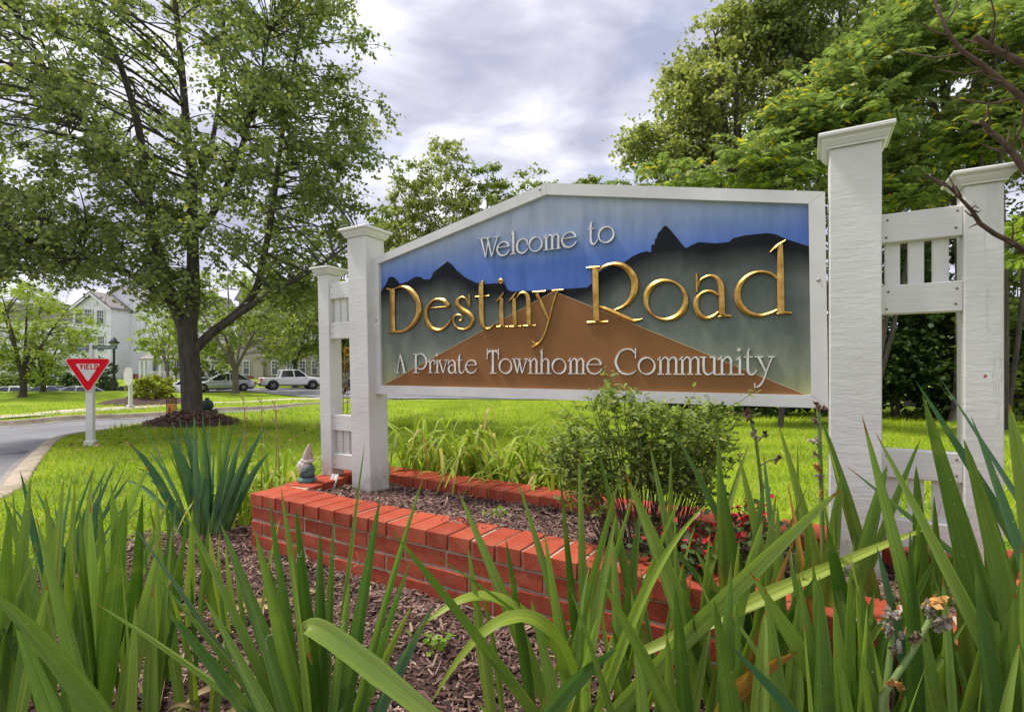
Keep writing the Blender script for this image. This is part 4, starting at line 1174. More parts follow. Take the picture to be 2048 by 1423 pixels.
# ---- dark yucca at the left of the bed, partly behind irises
p = plant('yucca_plant', -1.72, 1.95, 'dark narrow leaved yucca between the left irises and the lawn', 'yucca')
for tx, ty in [(233,919),(243,914),(224,945),(205,958),(262,950),(250,935),(180,985),(40,940),(70,975),(15,1000),(110,1005),(280,975),(300,1000),(145,950),(190,930),(215,935)]:
    b = np.array((-1.72+random.gauss(0, .05), 1.95+random.gauss(0, .05), .02)); T_ = wpt(tx, ty, 1.95+random.uniform(-.2, .2))
    sword(p, [b, b+(T_-b)*.5+np.array((0, 0, .06)), T_], random.uniform(.014, .024), 'b', fold=.3)

# ---- irises, left
def iris(x, y, label, rows, extra, kinds='iiiy', w=(.030, .048), spreadpx=60):
    p = plant('iris_plant', x, y, label, 'iris', GI)
    for r_ in rows:
        tp, lo, Y, w_ = r_[:4]; k = r_[4] if len(r_) > 4 else random.choice(kinds); kw = r_[5] if len(r_) > 5 else {}
        leaf_px(p, tp, lo, Y, w_, k, dY=kw.pop('dY', random.uniform(-.05, .06)), bow=kw.pop('bow', random.uniform(-.004, .012)), wave=random.choice((0, 0, .0012)), twist=kw.pop('twist', random.uniform(-.5, .5)), **kw)
    for _ in range(extra):
        a = random.gauss(0, .13); h = random.uniform(.30, .62); b = np.array((x+random.gauss(0, .06), y+random.gauss(0, .05), .01))
        T_ = b+np.array((a*h*1.6, random.gauss(0, .12)*h, h)); mid = b+(T_-b)*.55+np.array((0, 0, h*.05))
        sword(p, [b, mid, T_], random.uniform(.018, .036), random.choice(kinds), twist=random.uniform(-.6, .6))
    for _ in range(7):      # dry leaves lying round the crown
        a = random.uniform(0, 6.28); L = random.uniform(.10, .26); b = np.array((x+random.gauss(0, .07), y+random.gauss(0, .07), float(bedz(x, y))+.012)); dd = np.array((math.cos(a), math.sin(a), 0))
        sword(p, [b, b+dd*L*.4+np.array((0, 0, random.uniform(.02, .09))), b+dd*L*.8+np.array((random.gauss(0, .03), random.gauss(0, .03), .03)), b+dd*L+np.array((random.gauss(0, .04), 0, .0))], random.uniform(.008, .022), 's', face=(random.gauss(0, .5), -.5, 1), segs=8, twist=random.uniform(-2, 2))
    for _ in range(extra+3):  # thin inner blades
        h = random.uniform(.22, .50); b = np.array((x+random.gauss(0, .09), y+random.gauss(0, .07), .01)); T_ = b+np.array((random.gauss(0, .24)*h, random.gauss(0, .15)*h, h))
        sword(p, [b, b+(T_-b)*.6+np.array((random.gauss(0, .02), 0, h*.06)), T_], random.uniform(.010, .022), random.choice(kinds+'l'), twist=random.uniform(-1, 1))
    return p
iris(-1.10, 1.15, 'broad leaved iris clump at the lower left edge of the picture', [
    ((61,957),(30,1230),1.2,.050), ((127,959),(108,1150),1.25,.044), ((71,1030),(165,1400),1.1,.040), ((47,1160),(85,1310),1.15,.034), ((20,1010),(5,1250),1.2,.036),
    ((-30,1180),(150,1372),1.0,.046,'i',{'bow':.05}), ((98,1165),(60,1330),1.12,.03), ((0,1060),(-20,1300),1.15,.036), ((100,1010),(85,1250),1.3,.024,'i'), ((30,1245),(95,1400),1.0,.036), ((75,1110),(45,1330),1.15,.030)], 2)
iris(-0.93, 1.22, 'tall iris clump of upright dark blades, second from the left edge', [
    ((158,998),(182,1380),1.15,.054), ((184,949),(170,1100),1.3,.040), ((222,967),(240,1150),1.3,.034), ((253,990),(226,1200),1.15,.042), ((180,1005),(190,1300),1.25,.032),
    ((132,1090),(150,1300),1.25,.024,'l'), ((118,1060),(125,1330),1.3,.030), ((206,1075),(205,1330),1.2,.032), ((145,1160),(160,1380),1.15,.028), ((168,1120),(140,1390),1.1,.036)], 2)
iris(-0.78, 1.25, 'iris clump leaning right beside the front yucca', [
    ((299,927),(232,1060),1.3,.030), ((322,1075),(262,1330),1.12,.044), ((313,971),(318,1160),1.35,.026), ((358,975),(325,1150),1.35,.030), ((285,985),(268,1240),1.25,.034),
    ((290,1060),(300,1300),1.2,.030), ((240,1100),(262,1390),1.1,.036), ((345,1040),(322,1290),1.2,.030,'y'), ((376,1020),(345,1240),1.35,.024), ((272,1200),(262,1400),1.05,.034), ((305,1180),(300,1400),1.1,.03)], 2)
iris(-1.30, 1.62, 'iris clump near the lawn edge behind the left broad leaved irises', [((25,975),(40,1150),1.6,.036), ((90,985),(110,1150),1.6,.034), ((150,965),(140,1140),1.7,.030), ((200,1000),(205,1160),1.6,.034)], 2)
iris(-0.95, 1.66, 'iris clump in the mulch between the left irises and the brick corner', [((330,990),(350,1150),1.7,.026), ((385,1010),(380,1180),1.65,.028), ((300,1010),(330,1180),1.6,.030), ((420,1030),(405,1180),1.7,.022)], 2)
# ---- middle group
iris(0.10, 1.12, 'iris clump with long diagonal leaves and arching yellow green blades in the foreground centre', [
    ((782,1059),(1050,1390),1.02,.044), ((914,975),(1056,1300),1.22,.036), ((1034,954),(1118,1220),1.35,.026,'y'), ((1011,1073),(1052,1330),1.2,.026), ((865,1105),(1145,1300),1.18,.014),
    ((1118,930),(1152,1260),1.3,.024), ((1158,909),(1166,1160),1.4,.024,'y'), ((1088,1060),(1130,1330),1.2,.030), ((1060,1190),(1110,1400),1.1,.030)], 4)
p = [o for o in COL.objects if o.name.startswith('iris_plant')][-1]
sword(p, [wpt(1190,1520,1.15), wpt(1150,1200,1.12), wpt(1015,1120,1.05), wpt(860,1408,1.0)], .036, 'l', face=(0.3,-.6,.9), fold=.1, segs=18)
sword(p, [wpt(1185,1480,1.25), wpt(1120,1210,1.2), wpt(960,1110,1.15), wpt(905,1215,1.12), wpt(842,1250,1.1)], .032, 'l', face=(0.1,-.5,.9), fold=.1, segs=18)
sword(p, [wpt(900,1460,.98), wpt(800,1380,1.0), wpt(650,1260,1.02), wpt(560,1170,1.03), wpt(625,1330,1.04)], .046, 'i', face=(.1,-.5,.85), fold=.25, taper=.42, segs=20)
sword(p, [wpt(1170,1500,1.0), wpt(1240,1300,1.0), wpt(1290,1120,1.05), wpt(1420,1000,1.2)], .022, 'l', face=(0.2,-.8,.6))
sword(p, [wpt(1060,1480,1.0), wpt(1110,1400,1.0), wpt(1180,1330,1.0), wpt(1235,1296,1.0)], .034, 'y')
# ---- right group
iris(0.36, 1.14, 'iris clump with broad wavy blades in front of the shrub', [
    ((1193,882),(1275,1240),1.3,.036), ((1251,947),(1374,1240),1.08,.046), ((1240,951),(1172,1200),1.2,.028), ((1279,945),(1198,1220),1.3,.024,'y'), ((1298,882),(1360,1180),1.4,.030),
    ((1204,1163),(1300,1330),.95,.044), ((1342,895),(1340,1090),1.5,.022), ((1335,1081),(1430,1190),1.25,.024), ((1280,1010),(1250,1290),1.2,.034), ((1225,1060),(1240,1330),1.15,.034), ((1262,1170),(1285,1400),1.02,.030)], 6)
iris(0.56, 1.20, 'dense iris clump standing before the red flowers', [
    ((1342,852),(1430,1010),1.5,.036), ((1435,863),(1448,1100),1.4,.034), ((1437,923),(1475,1130),1.3,.032), ((1370,975),(1318,1090),1.4,.022), ((1390,1049),(1362,1140),1.35,.024),
    ((1388,1095),(1440,1190),1.25,.024), ((1529,1031),(1468,1240),1.08,.040), ((1428,1197),(1462,1400),.95,.036), ((1459,1223),(1585,1410),.95,.030), ((1461,1292),(1590,1423),.92,.026,'b'),
    ((1420,1060),(1400,1300),1.15,.034), ((1462,1120),(1450,1370),1.05,.034,'y'), ((1350,1170),(1370,1400),1.0,.034)], 6)
iris(0.80, 1.22, 'iris clump with a brown tipped leaf crossing its neighbours', [
    ((1497,891),(1452,1020),1.45,.022), ((1476,902),(1515,1060),1.4,.028), ((1527,905),(1545,1080),1.45,.036,'b'), ((1557,849),(1625,1080),1.4,.042), ((1595,887),(1596,1000),1.5,.022),
    ((1683,976),(1490,1145),1.1,.042), ((1497,1139),(1675,1415),.98,.046), ((1577,1110),(1650,1400),1.05,.038), ((1529,960),(1500,1160),1.3,.032), ((1610,1010),(1632,1260),1.2,.036),
    ((1555,1010),(1560,1270),1.2,.036), ((1530,1170),(1560,1400),1.0,.034,'y'), ((1590,1190),(1610,1400),1.0,.038)], 6)
iris(1.00, 1.18, 'iris clump right in front of the right main post', [
    ((1646,845),(1700,1010),1.35,.034), ((1650,868),(1706,1060),1.4,.030,'l'), ((1683,944),(1662,1110),1.3,.040), ((1654,1051),(1690,1210),1.1,.040), ((1691,1069),(1760,1350),1.0,.042), ((1774,929),(1735,1070),1.25,.046),
    ((1724,830),(1868,1380),1.02,.036), ((1753,1091),(1792,1240),1.0,.024,'b'), ((1793,1139),(1780,1300),1.15,.028), ((1720,1150),(1740,1400),.95,.040), ((1625,1120),(1650,1350),1.05,.038), ((1668,1200),(1690,1420),.95,.042)], 6)
iris(1.22, 1.12, 'tall iris clump in front of the right fence rails', [
    ((1750,862),(1980,1290),1.0,.044), ((1841,877),(1786,1000),1.4,.024), ((1845,789),(1958,1180),1.02,.050), ((1927,877),(2008,1150),1.0,.050), ((1690,929),(2050,1215),1.2,.022,'b'),
    ((1832,930),(1842,1130),1.15,.036), ((1868,990),(1880,1250),1.1,.038), ((1905,1010),(1940,1300),1.05,.040), ((1820,1060),(1830,1330),1.0,.042), ((1950,1130),(1990,1400),.95,.042), ((1885,1150),(1905,1400),.95,.044)], 6)
iris(0.68, 0.99, 'leafy iris clump low in the foreground before the brown dead leaves', [((1440,1240),(1455,1400),.95,.036), ((1530,1215),(1520,1400),.95,.034), ((1600,1180),(1585,1400),.98,.040)], 12)
iris(0.98, 1.00, 'leafy iris clump at the bottom edge left of the bent flower stalk', [((1640,1170),(1650,1400),.95,.040), ((1735,1200),(1722,1400),.95,.036), ((1700,1130),(1700,1380),1.0,.042)], 12)
iris(1.45, 1.12, 'iris clump with dark blue green blades at the right edge of the picture', [
    ((1877,752),(2040,985),1.15,.034,'b'), ((1832,762),(2050,1090),1.15,.028,'b'), ((1942,832),(2050,1115),1.05,.032,'b'), ((2018,806),(2062,1030),1.05,.050), ((2050,1060),(2000,1200),1.1,.046),
    ((2075,900),(2080,1200),1.1,.044), ((2100,850),(2110,1150),1.2,.04), ((2030,1180),(2040,1400),1.0,.046), ((2070,1250),(2090,1420),.95,.04)], 5)
pl = [o for o in COL.objects if o.name.startswith('iris_plant')]
# yellow and dead leaves
sword(pl[-6], [wpt(1290,1300,1.12), wpt(1480,1215,1.1), wpt(1700,1110,1.1), wpt(1876,1047,1.12)], .032, 'l', face=(-.1,-.7,.7), taper=.6)
sword(pl[-7], [wpt(1470,1480,1.05), wpt(1500,1330,1.08), wpt(1540,1200,1.1), wpt(1588,1080,1.15)], .034, 'd', taper=.7)
sword(pl[-7], [wpt(1440,1430,1.0), wpt(1480,1360,.98), wpt(1530,1340,.98), wpt(1597,1302,1.0)], .050, 'd', taper=.8)
sword(pl[-5], [wpt(1660,1420,1.15), wpt(1630,1260,1.15), wpt(1600,1100,1.2), wpt(1575,960,1.3)], .016, 'd')
sword(pl[-4], [wpt(1800,1400,1.1), wpt(1820,1250,1.12), wpt(1850,1100,1.2), wpt(1888,990,1.3)], .012, 'd')

# ---- spent flower stalks
M_stalk = simple('green_stalk', (0.15, 0.22, 0.06), 0.5, 0.2, 30)
M_wither = simple('withered_petals', (0.20, 0.14, 0.10), 0.8, 0.5, 60, bumps=(90, 0.6, 0.004))
M_paper = simple('papery_bract', (0.42, 0.36, 0.32), 0.8, 0.35, 50, bumps=(90, 0.6, 0.004))
M_orange = simple('dried_orange_petal', (0.50, 0.24, 0.06), 0.7, 0.35, 60, bumps=(120, 0.6, 0.004))
def wad(c, r_, mat, parent, nm, sq=(1, 1, 1), seed=0):
    bm = bmesh.new(); bmesh.ops.create_icosphere(bm, subdivisions=3, radius=1.0)
    for v in bm.verts:
        n_ = mnoise.noise(v.co*2.3+Vector((seed, 0, 0)))*.55+mnoise.noise(v.co*6+Vector((0, seed, 0)))*.28
        v.co = Vector((v.co.x*sq[0], v.co.y*sq[1], v.co.z*sq[2]))*r_*(1+n_)+Vector(c)-Vector(parent.location)
    me = bpy.data.meshes.new(nm); bm.to_mesh(me); bm.free(); me.materials.append(mat); me.polygons.foreach_set('use_smooth', [True]*len(me.polygons))
    return link(nm, me, parent)
CRUM = (np.array([(-.1, 0, 0), (.1, 0, .05), (.34, .3, .22), (-.30, .28, -.10), (.20, .55, -.18), (-.34, .6, .20), (.30, .82, .16), (-.18, .85, -.15), (.05, 1.05, .10)], float), [(0, 1, 2, 3), (3, 2, 4, 5), (5, 4, 6, 7), (7, 6, 8)])
PETM = {M_wither.name: leafmat('dry_brown_petal', (0.07, 0.045, 0.035), (0.26, 0.17, 0.12), trans=.15), M_paper.name: leafmat('dry_grey_petal', (0.26, 0.22, 0.21), (0.55, 0.47, 0.43), trans=.25), M_orange.name: leafmat('dry_orange_petal', (0.36, 0.16, 0.04), (0.62, 0.36, 0.12), trans=.2)}
def stalk(px, label, Y, pts, wads):
    b = at(*pts[0], Y); s = empty('flower_stalk', (b.x, b.y, b.z)); tag(s, label, 'flower stalk')
    m = MB(); m.tube([np.array(at(x, y, Y))-np.array(s.location) for x, y in pts], [.0065-.002*k/len(pts) for k in range(len(pts))], 8); m.build('stem', M_stalk, s)
    pd = MB()
    for k, (x, y, r_, mt, sq) in enumerate(wads):
        j = min(range(len(pts)*8), key=lambda i: abs(np.interp(i/(len(pts)*8-1), np.linspace(0, 1, len(pts)), [p_[1] for p_ in pts])-(y+14)))/(len(pts)*8-1)
        q = [np.interp(j, np.linspace(0, 1, len(pts)), [p_[i] for p_ in pts]) for i in (0, 1)]
        pd.tube([np.array(at(q[0], q[1], Y))-np.array(s.location), np.array(at(q[0]*.5+x*.5, q[1]*.4+y*.6, Y-.004))-np.array(s.location), np.array(at(x, y, Y-.006))-np.array(s.location)], [.003, .0025, .002], 6)
        wad(at(x, y, Y-.006), r_*.5, mt, s, 'withered_flower', sq, seed=k*3.1+px)
        n9 = 11; c9 = np.array(at(x, y, Y-.006))-np.array(s.location); d9 = norm(rng.normal(0, 1, (n9, 3))*np.array(sq)+np.array((0, 0, -.25)))
        cr_ = leaves('crumpled_petals', c9+rng.normal(0, .25, (n9, 3))*r_*np.array(sq), d9, norm(rng.normal(0, 1, (n9, 3))), r_*rng.uniform(.9, 1.9, n9), CRUM, PETM[mt.name], s, wid=.8); cr_['kind'] = 'stuff'
    pd.build('pedicels', M_wither, s)
stalk(1, 'tall spent flower stalk with curled brown blooms before the right main post', 1.42, [(1648,1200),(1644,1040),(1641,930),(1638,840),(1636,812)],
      [(1637,812,.012,M_wither,(1,.8,1)), (1630,838,.009,M_wither,(.7,.7,1.8)), (1628,880,.009,M_paper,(1.3,.7,.8)), (1628,905,.006,M_wither,(.7,.7,1.6)), (1636,930,.010,M_orange,(.9,.8,1.2)), (1637,950,.009,M_paper,(1,.8,.8)), (1641,985,.007,M_orange,(.7,.7,2.2))])
stalk(2, 'bent green stalk with orange and grey shrivelled flowers at the lower right', .92, [(1760,1480),(1764,1392),(1786,1360),(1826,1300),(1862,1235)],
      [(1872,1202,.014,M_orange,(1.4,.9,.9)), (1855,1215,.010,M_paper,(.8,.7,1.1)), (1892,1240,.013,M_paper,(.9,.6,1.1)), (1830,1270,.010,M_wither,(.7,.6,1.4)), (1790,1366,.010,M_orange,(1.7,.6,.8))])
stalk(4, 'short green stalk with papery grey flowers left of the bent stalk', .93, [(1768,1500),(1770,1400),(1778,1330),(1784,1270)],
      [(1782,1226,.010,M_paper,(1.5,.6,.6)), (1776,1255,.009,M_paper,(.6,.5,2.0)), (1797,1290,.011,M_paper,(.8,.5,2.2)), (1788,1300,.007,M_wither,(.6,.5,2.0))])
stalk(3, 'thin dry seed stalk leaning among the daylilies behind the shrub', 1.75, [(1530,1060),(1522,960),(1512,880),(1500,830)], [(1497,832,.014,M_wither,(.7,.6,1.5)), (1508,870,.013,M_paper,(.6,.5,2.0)), (1532,868,.010,M_wither,(.6,.6,1.7)), (1555,915,.012,M_wither,(.6,.6,1.3))])

# ---- leafy shrub in the planter
M_mumleaf = leafmat('shrub_leaf', (0.13, 0.20, 0.035), (0.34, 0.44, 0.12), (0.46, 0.50, 0.14), 0.14, trans=0.4)
M_twig = simple('thin_twig', (0.085, 0.065, 0.040), 0.8, 0.3, 30)
sh = empty('leafy_shrub', (0.47, 1.80, SOILZ)); tag(sh, 'twiggy green shrub growing in the planter below the word Community', 'shrub')
m = MB(); lp = []; ld = []
loc0 = np.array(sh.location)
def hull(px):   # how high the shrub reaches above each column of the photo
    return np.interp(px, [1085,1110,1150,1185,1215,1260,1290,1330,1375,1410,1440,1475,1500], [930,850,835,770,758,765,805,785,812,786,800,850,900])
for k in range(80):
    px_ = random.uniform(1092, 1490); Y = 1.80+random.gauss(0, .10)
    top_ = hull(px_)+abs(random.gauss(0, 34))-(random.random() < .18)*random.uniform(8, 26)
    b = np.array((.47+(px_-1290)*.00055+random.gauss(0, .03), 1.80+random.gauss(0, .05), SOILZ)); T_ = wpt(px_, top_, Y)
    mid = b*.45+T_*.55+np.array((random.gauss(0, .02), random.gauss(0, .02), .05))
    C = bez([b, mid, T_], 9); m.tube([c-loc0 for c in C], [.0028-.0022*i/8 for i in range(9)], 5)
    for j in range(random.randint(4, 7)):
        i = random.randint(3, 7); q = C[i]; e = q+np.array((random.gauss(0, .06), random.gauss(0, .05), abs(random.gauss(.04, .04))))
        m.tube([q-loc0, (q+e)/2-loc0+np.array((0, 0, .006)), e-loc0], [.0014, .0010, .0006], 4)
        for _ in range(11):
            f = random.uniform(.15, 1.05); lp.append(q+(e-q)*f+np.random.default_rng(len(lp)).normal(0, .006, 3)); 
    for _ in range(22):
        f = random.uniform(.30, 1.0)**.7; i = min(7, int(f*8)); q = C[i]+(C[i+1]-C[i])*random.random(); lp.append(q+rng.normal(0, .007, 3))
m.build('stems', M_twig, sh)
lp = np.array(lp); d_, n2 = rand_dirs(len(lp), droop=-.35, spread=.6)
leaves('foliage', lp-loc0, d_, n2, rng.uniform(.014, .033, len(lp)), LEAF_LOBE, M_mumleaf, sh, wid=.75)
# ---- red begonias
M_petal = leafmat('red_petal', (0.50, 0.012, 0.03), (0.70, 0.03, 0.05), trans=0.2)
M_bleaf = leafmat('dark_bedding_leaf', (0.035, 0.045, 0.018), (0.075, 0.11, 0.03), trans=0.15)
for k, (px_, py_, Y, lab) in enumerate([(1500,1028,1.62,'red bedding flowers nearest the right main post'), (1428,1082,1.52,'red bedding flowers below the middle of the shrub'), (1345,1075,1.60,'red bedding flowers at the left foot of the shrub')]):
    c = np.array(at(px_, py_, Y)); f = empty('bedding_flower', (c[0], c[1], SOILZ)); tag(f, lab, 'flower', 'red flowers in the planter'); l0 = np.array(f.location)
    P = c+rng.normal(0, 1, (46, 3))*np.array((.045, .04, .02)); d_, n2 = rand_dirs(46, droop=-.2, spread=1.0)
    leaves('petals', P-l0, d_, n2, rng.uniform(.014, .022, 46), LEAF_OVAL, M_petal, f, wid=1.9)['kind'] = 'stuff'
    P = c+rng.normal(0, 1, (240, 3))*np.array((.07, .06, .045))+np.array((0, 0, -.05)); d_, n2 = rand_dirs(240, droop=.1)
    leaves('foliage', P-l0, d_, n2, rng.uniform(.018, .034, 240), LEAF_OVAL, M_bleaf, f, wid=1.6)
# ---- daylilies behind the planter
M_day = leafmat('daylily_leaf', (0.20, 0.31, 0.03), (0.42, 0.50, 0.07), (0.52, 0.38, 0.15), 0.10, trans=0.35)
def daylily(x, y, n, h, label, spread=.12):
    o = empty('daylily_clump', (x, y, gzs(x, y))); tag(o, label, 'daylily', 'daylilies behind the planter')
    V = []; F_ = []
    for _ in range(n):
        a = random.uniform(0, 6.28); L = h*random.uniform(.6, 1.15); rch = random.uniform(.25, 1.0)
        b = np.array((random.gauss(0, spread), random.gauss(0, spread*.6), 0.0)); dd = np.array((math.cos(a), math.sin(a)*.8, 0))
        C = bez([b, b+dd*L*.12+np.array((0, 0, L*.75)), b+dd*L*.5*rch+np.array((0, 0, L*(1.05-.25*rch))), b+dd*L*.95*rch+np.array((0, 0, L*(1-.85*rch)))], 8)
        s = np.array((-dd[1], dd[0], 0)); k0 = len(V)
        for i, c in enumerate(C):
            w = .012*(1 if i < 5 else (8-i)/3.5)
            V += [c-s*w, c+np.array((0, 0, -.0025)), c+s*w]
        for i in range(7):
            for j in (0, 1): F_.append((k0+i*3+j, k0+i*3+j+1, k0+i*3+j+4, k0+i*3+j+3))
    me = bpy.data.meshes.new('leaves'); me.from_pydata([tuple(v) for v in V], [], F_); me.materials.append(M_day); me.polygons.foreach_set('use_smooth', [True]*len(F_)); me.update()
    lf = link('leaves', me, o); lf['kind'] = 'stuff'
    return o
daylily(-0.52, 3.22, 70, .80, 'daylily clump just right of the left main post behind the planter')
daylily(-0.20, 3.05, 80, .78, 'daylily clump behind the planter under the word Private')
daylily(0.12, 2.86, 80, .74, 'daylily clump behind the planter beside the leafy shrub')
daylily(0.42, 2.70, 60, .62, 'daylily clump behind the leafy shrub')
daylily(-1.42, 3.20, 60, .52, 'low yellowish daylily clump behind the garden gnome')
daylily(-1.52, 2.98, 40, .40, 'small daylily clump between the gnome and the upright yucca')
daylily(-0.98, 3.45, 46, .55, 'daylily clump seen behind the left fence rails')
# thin dry stems
M_dry = simple('dry_stem', (0.34, 0.24, 0.12), 0.8, 0.2, 30)
for k, (a, b, Y) in enumerate([((560,900),(549,800),3.2), ((520,900),(522,795),3.1), ((492,880),(487,790),3.0), ((545,910),(553,818),3.3), ((672,830),(690,715),3.25), ((690,840),(694,750),3.25)]):
    p0 = at(*a, Y); p0.z = gzs(p0.x, p0.y); p1 = at(*b, Y); s = empty('dry_stem', p0)
    tag(s, ['thin dry flower stem standing left of the garden gnome, %s of four' % w for w in ('third from left', 'second from left', 'leftmost', 'rightmost')][k] if k < 4 else ['taller dry stem seen between the left fence posts', 'shorter dry stem seen between the left fence posts'][k-4], 'dry stem', 'dry stems')
    m = MB(); d = Vector(p1)-Vector(p0); m.tube([(0, 0, 0), tuple(d*.5+Vector((.01, 0, 0))), tuple(d)], [.004, .0035, .002], 6)
    for j in range(3): q = d*(.8+.08*j); m.tube([tuple(q), tuple(q+Vector((random.choice((-1, 1))*.02, 0, .03)))], [.002, .0035], 5)
    m.build('stem', M_dry, s)
# ---- little weeds and a stray leaf scrap on the mulch
M_weed = leafmat('weed_leaf', (0.14, 0.26, 0.03), (0.28, 0.40, 0.06), trans=0.3)
for px_, py_, lab in ((880,1355,'small bright green weed on the mulch in the foreground'), (335,1215,'tiny yellow green seedling among the left irises'), (995,1010,'yellow green seedling in the planter mulch')):
    if py_ > 1050:
        q = pg(px_, py_); z = float(bedz(q.x, q.y))
    else:
        q = at(px_, py_+35, 2.25); z = SOILZ
    w_ = empty('weed', (q.x, q.y, z)); tag(w_, lab, 'weed')
    n = 26; P = rng.normal(0, 1, (n, 3))*np.array((.022, .022, .010))+np.array((0, 0, .03)); d_, n2 = rand_dirs(n, droop=-.3)
    leaves('foliage', P, d_, n2, rng.uniform(.015, .032, n), LEAF_LOBE, M_weed, w_)
    m = MB(); m.tube([(0, 0, -.01), (.004, 0, .02), (0, .003, .04)], .0015, 5); m.build('stem', M_stalk, w_)

# ---- garden gnome on the brick corner
M_hat = simple('weathered_gnome_hat', (0.50, 0.41, 0.33), 0.85, 0.18, 25, bumps=(60, 0.3, 0.003))
M_beard = simple('gnome_beard', (0.62, 0.60, 0.56), 0.85, 0.2, 40, bumps=(60, 0.6, 0.006))
M_gface = simple('gnome_skin', (0.55, 0.40, 0.32), 0.7, 0.1, 30)
M_coat = simple('faded_teal_coat', (0.085, 0.17, 0.16), 0.6, 0.5, 18, bumps=(50, 0.3, 0.003))
M_belt = simple('dark_belt', (0.03, 0.04, 0.045), 0.6, 0.2, 20)
gp = at(614, 962, 2.76); gn = empty('garden_gnome', (gp.x, gp.y, CAPZ+.001), R(-50)); gn.scale = (.86, .86, .86); gn.rotation_euler = (R(0), R(6), R(-50)); tag(gn, 'weathered garden gnome with tall pointed hat and teal coat on the brick corner', 'gnome')
def blob(nm, prof, mat, n=24, sq=(1, 1), off=(0, 0), amp=0.0, lean=0.0, top=0.0):
    m = MB(); m.lathe(prof, n)
    z1 = max(p_[1] for p_ in prof); z0 = min(p_[1] for p_ in prof)
    vv = []
    for x, y, z in m.v:
        f = (z-z0)/max(1e-6, z1-z0); k = 1+amp*mnoise.noise((x*60, y*60, z*60))
        vv.append((x*sq[0]*k+off[0]+lean*f*f, y*sq[1]*k+off[1], z))
    m.v = vv; return m.build(nm, mat, gn)
blob('base', [(.050, 0), (.054, .004), (.054, .012), (.048, .022), (.044, .030)], M_coat, amp=.25)
blob('belt', [(.043, .027), (.045, .031), (.045, .040), (.043, .044)], M_belt, amp=.1)
blob('coat', [(.042, .040), (.046, .055), (.045, .080), (.038, .100), (.028, .115)], M_coat, sq=(1, .9), amp=.2)
blob('beard', [(.010, .050), (.026, .060), (.036, .078), (.040, .096), (.034, .118), (.022, .128)], M_beard, sq=(1.12, .95), off=(-.014, -.018), amp=.6)
blob('head', [(.012, .095), (.026, .104), (.031, .120), (.028, .136), (.016, .146)], M_gface, off=(-.006, -.004), amp=.1)
blob('hat_brim', [(.028, .124), (.037, .128), (.039, .136), (.034, .144), (.028, .146)], M_beard, amp=.3)
blob('hat', [(.034, .138), (.033, .150), (.027, .180), (.019, .210), (.011, .232), (.005, .242), (.001, .246)], M_hat, amp=.06, lean=.024)
m = MB(); m.lathe([(.001, -.009), (.007, -.006), (.009, 0), (.007, .006), (.001, .009)], 12, Matrix.Translation((-.014, -.036, .122))); m.build('nose', M_gface, gn)
for s in (-1, 1):
    m = MB(); m.tube([(s*.036-.004, -.004, .098), (s*.046-.006, -.022, .078), (s*.026-.010, -.040, .068)], [.012, .012, .010], 8); m.build('arm', M_coat, gn)
    m = MB(); m.lathe([(.001, -.008), (.007, -.005), (.009, 0), (.007, .005), (.001, .008)], 10, Matrix.Translation((s*.022-.011, -.044, .066))); m.build('hand', M_gface, gn)

# ---- broken white moulding leaning on the left outer post
tr_ = empty('broken_moulding', tuple(at(662, 977, 2.78))); tr_.location.z = SOILZ+.01
tag(tr_, 'short piece of white moulding leaning against the foot of the left outer post', 'moulding')
m = MB(); m.prism([(-.022, 0), (.022, 0), (.022, .008), (.014, .008), (.010, .005), (-.006, .005), (-.010, .009), (-.022, .009)], 0, .085)
Mx = Matrix.Rotation(R(-25), 4, 'Z') @ Matrix.Rotation(R(62), 4, 'X')
m.v = [tuple(Mx @ Vector(v)) for v in m.v]; m.build('moulding_strip', M_frame, tr_, fix=True)

# ---- bare dead shrub at the right, its branches reaching into the picture
M_bark = simple('reddish_dead_bark', (0.085, 0.046, 0.032), 0.8, 0.5, 40, bumps=(70, 0.5, 0.004))
db = empty('dead_shrub', (2.10, 1.55, 0.0)); tag(db, 'bare leafless shrub whose reddish branches reach in from the right edge', 'shrub')
m = MB(); l0 = Vector(db.location)
def br(pts, Y0, Y1, r0, r1):
    n = len(pts); P = [at(x, y, Y0+(Y1-Y0)*k/(n-1)) for k, (x, y) in enumerate(pts)]
    m.tube([tuple(p-l0) for p in P], [.72*(r0+(r1-r0)*k/(n-1)) for k in range(n)], 9); return P
root = [(0, 0, 0), (.02, -.04, .4), (.0, -.1, .8)]
m.tube(root, [.03, .026, .022], 9)
a = br([(2130,566),(2048,500),(2020,482),(1990,468),(1960,446),(1942,418),(1920,396),(1896,372),(1885,363)], 1.40, 1.36, .012, .0035)
b = br([(2120,440),(2048,338),(2030,312),(2012,290),(1992,272),(1975,258),(1962,240)], 1.42, 1.45, .013, .007)
c = br([(2130,270),(2048,197),(2010,168),(1965,130),(1920,98),(1892,60),(1878,22),(1868,2)], 1.40, 1.45, .012, .004)
d = br([(2140,190),(2048,128),(2000,104),(1950,74)], 1.44, 1.46, .014, .010)
for q in (a, b, c, d):
    e = q[0]-l0; m.tube([root[2], tuple(Vector(root[2])*.5+e*.5+Vector((.03, .05, .03))), tuple(e)], [.02, .017, .013], 8)
for pts in ([(1942,418),(1950,412),(1958,416)], [(1955,448),(1946,450),(1938,456)], [(2012,290),(2018,270),(2016,252)], [(2030,312),(2046,296),(2044,280)], [(1948,420),(1958,424),(1962,420)], [(1920,98),(1910,92),(1902,96)]):
    br(pts, 1.37 if pts[0][1] > 350 else 1.45, 1.36 if pts[0][1] > 350 else 1.45, .0035, .0014)
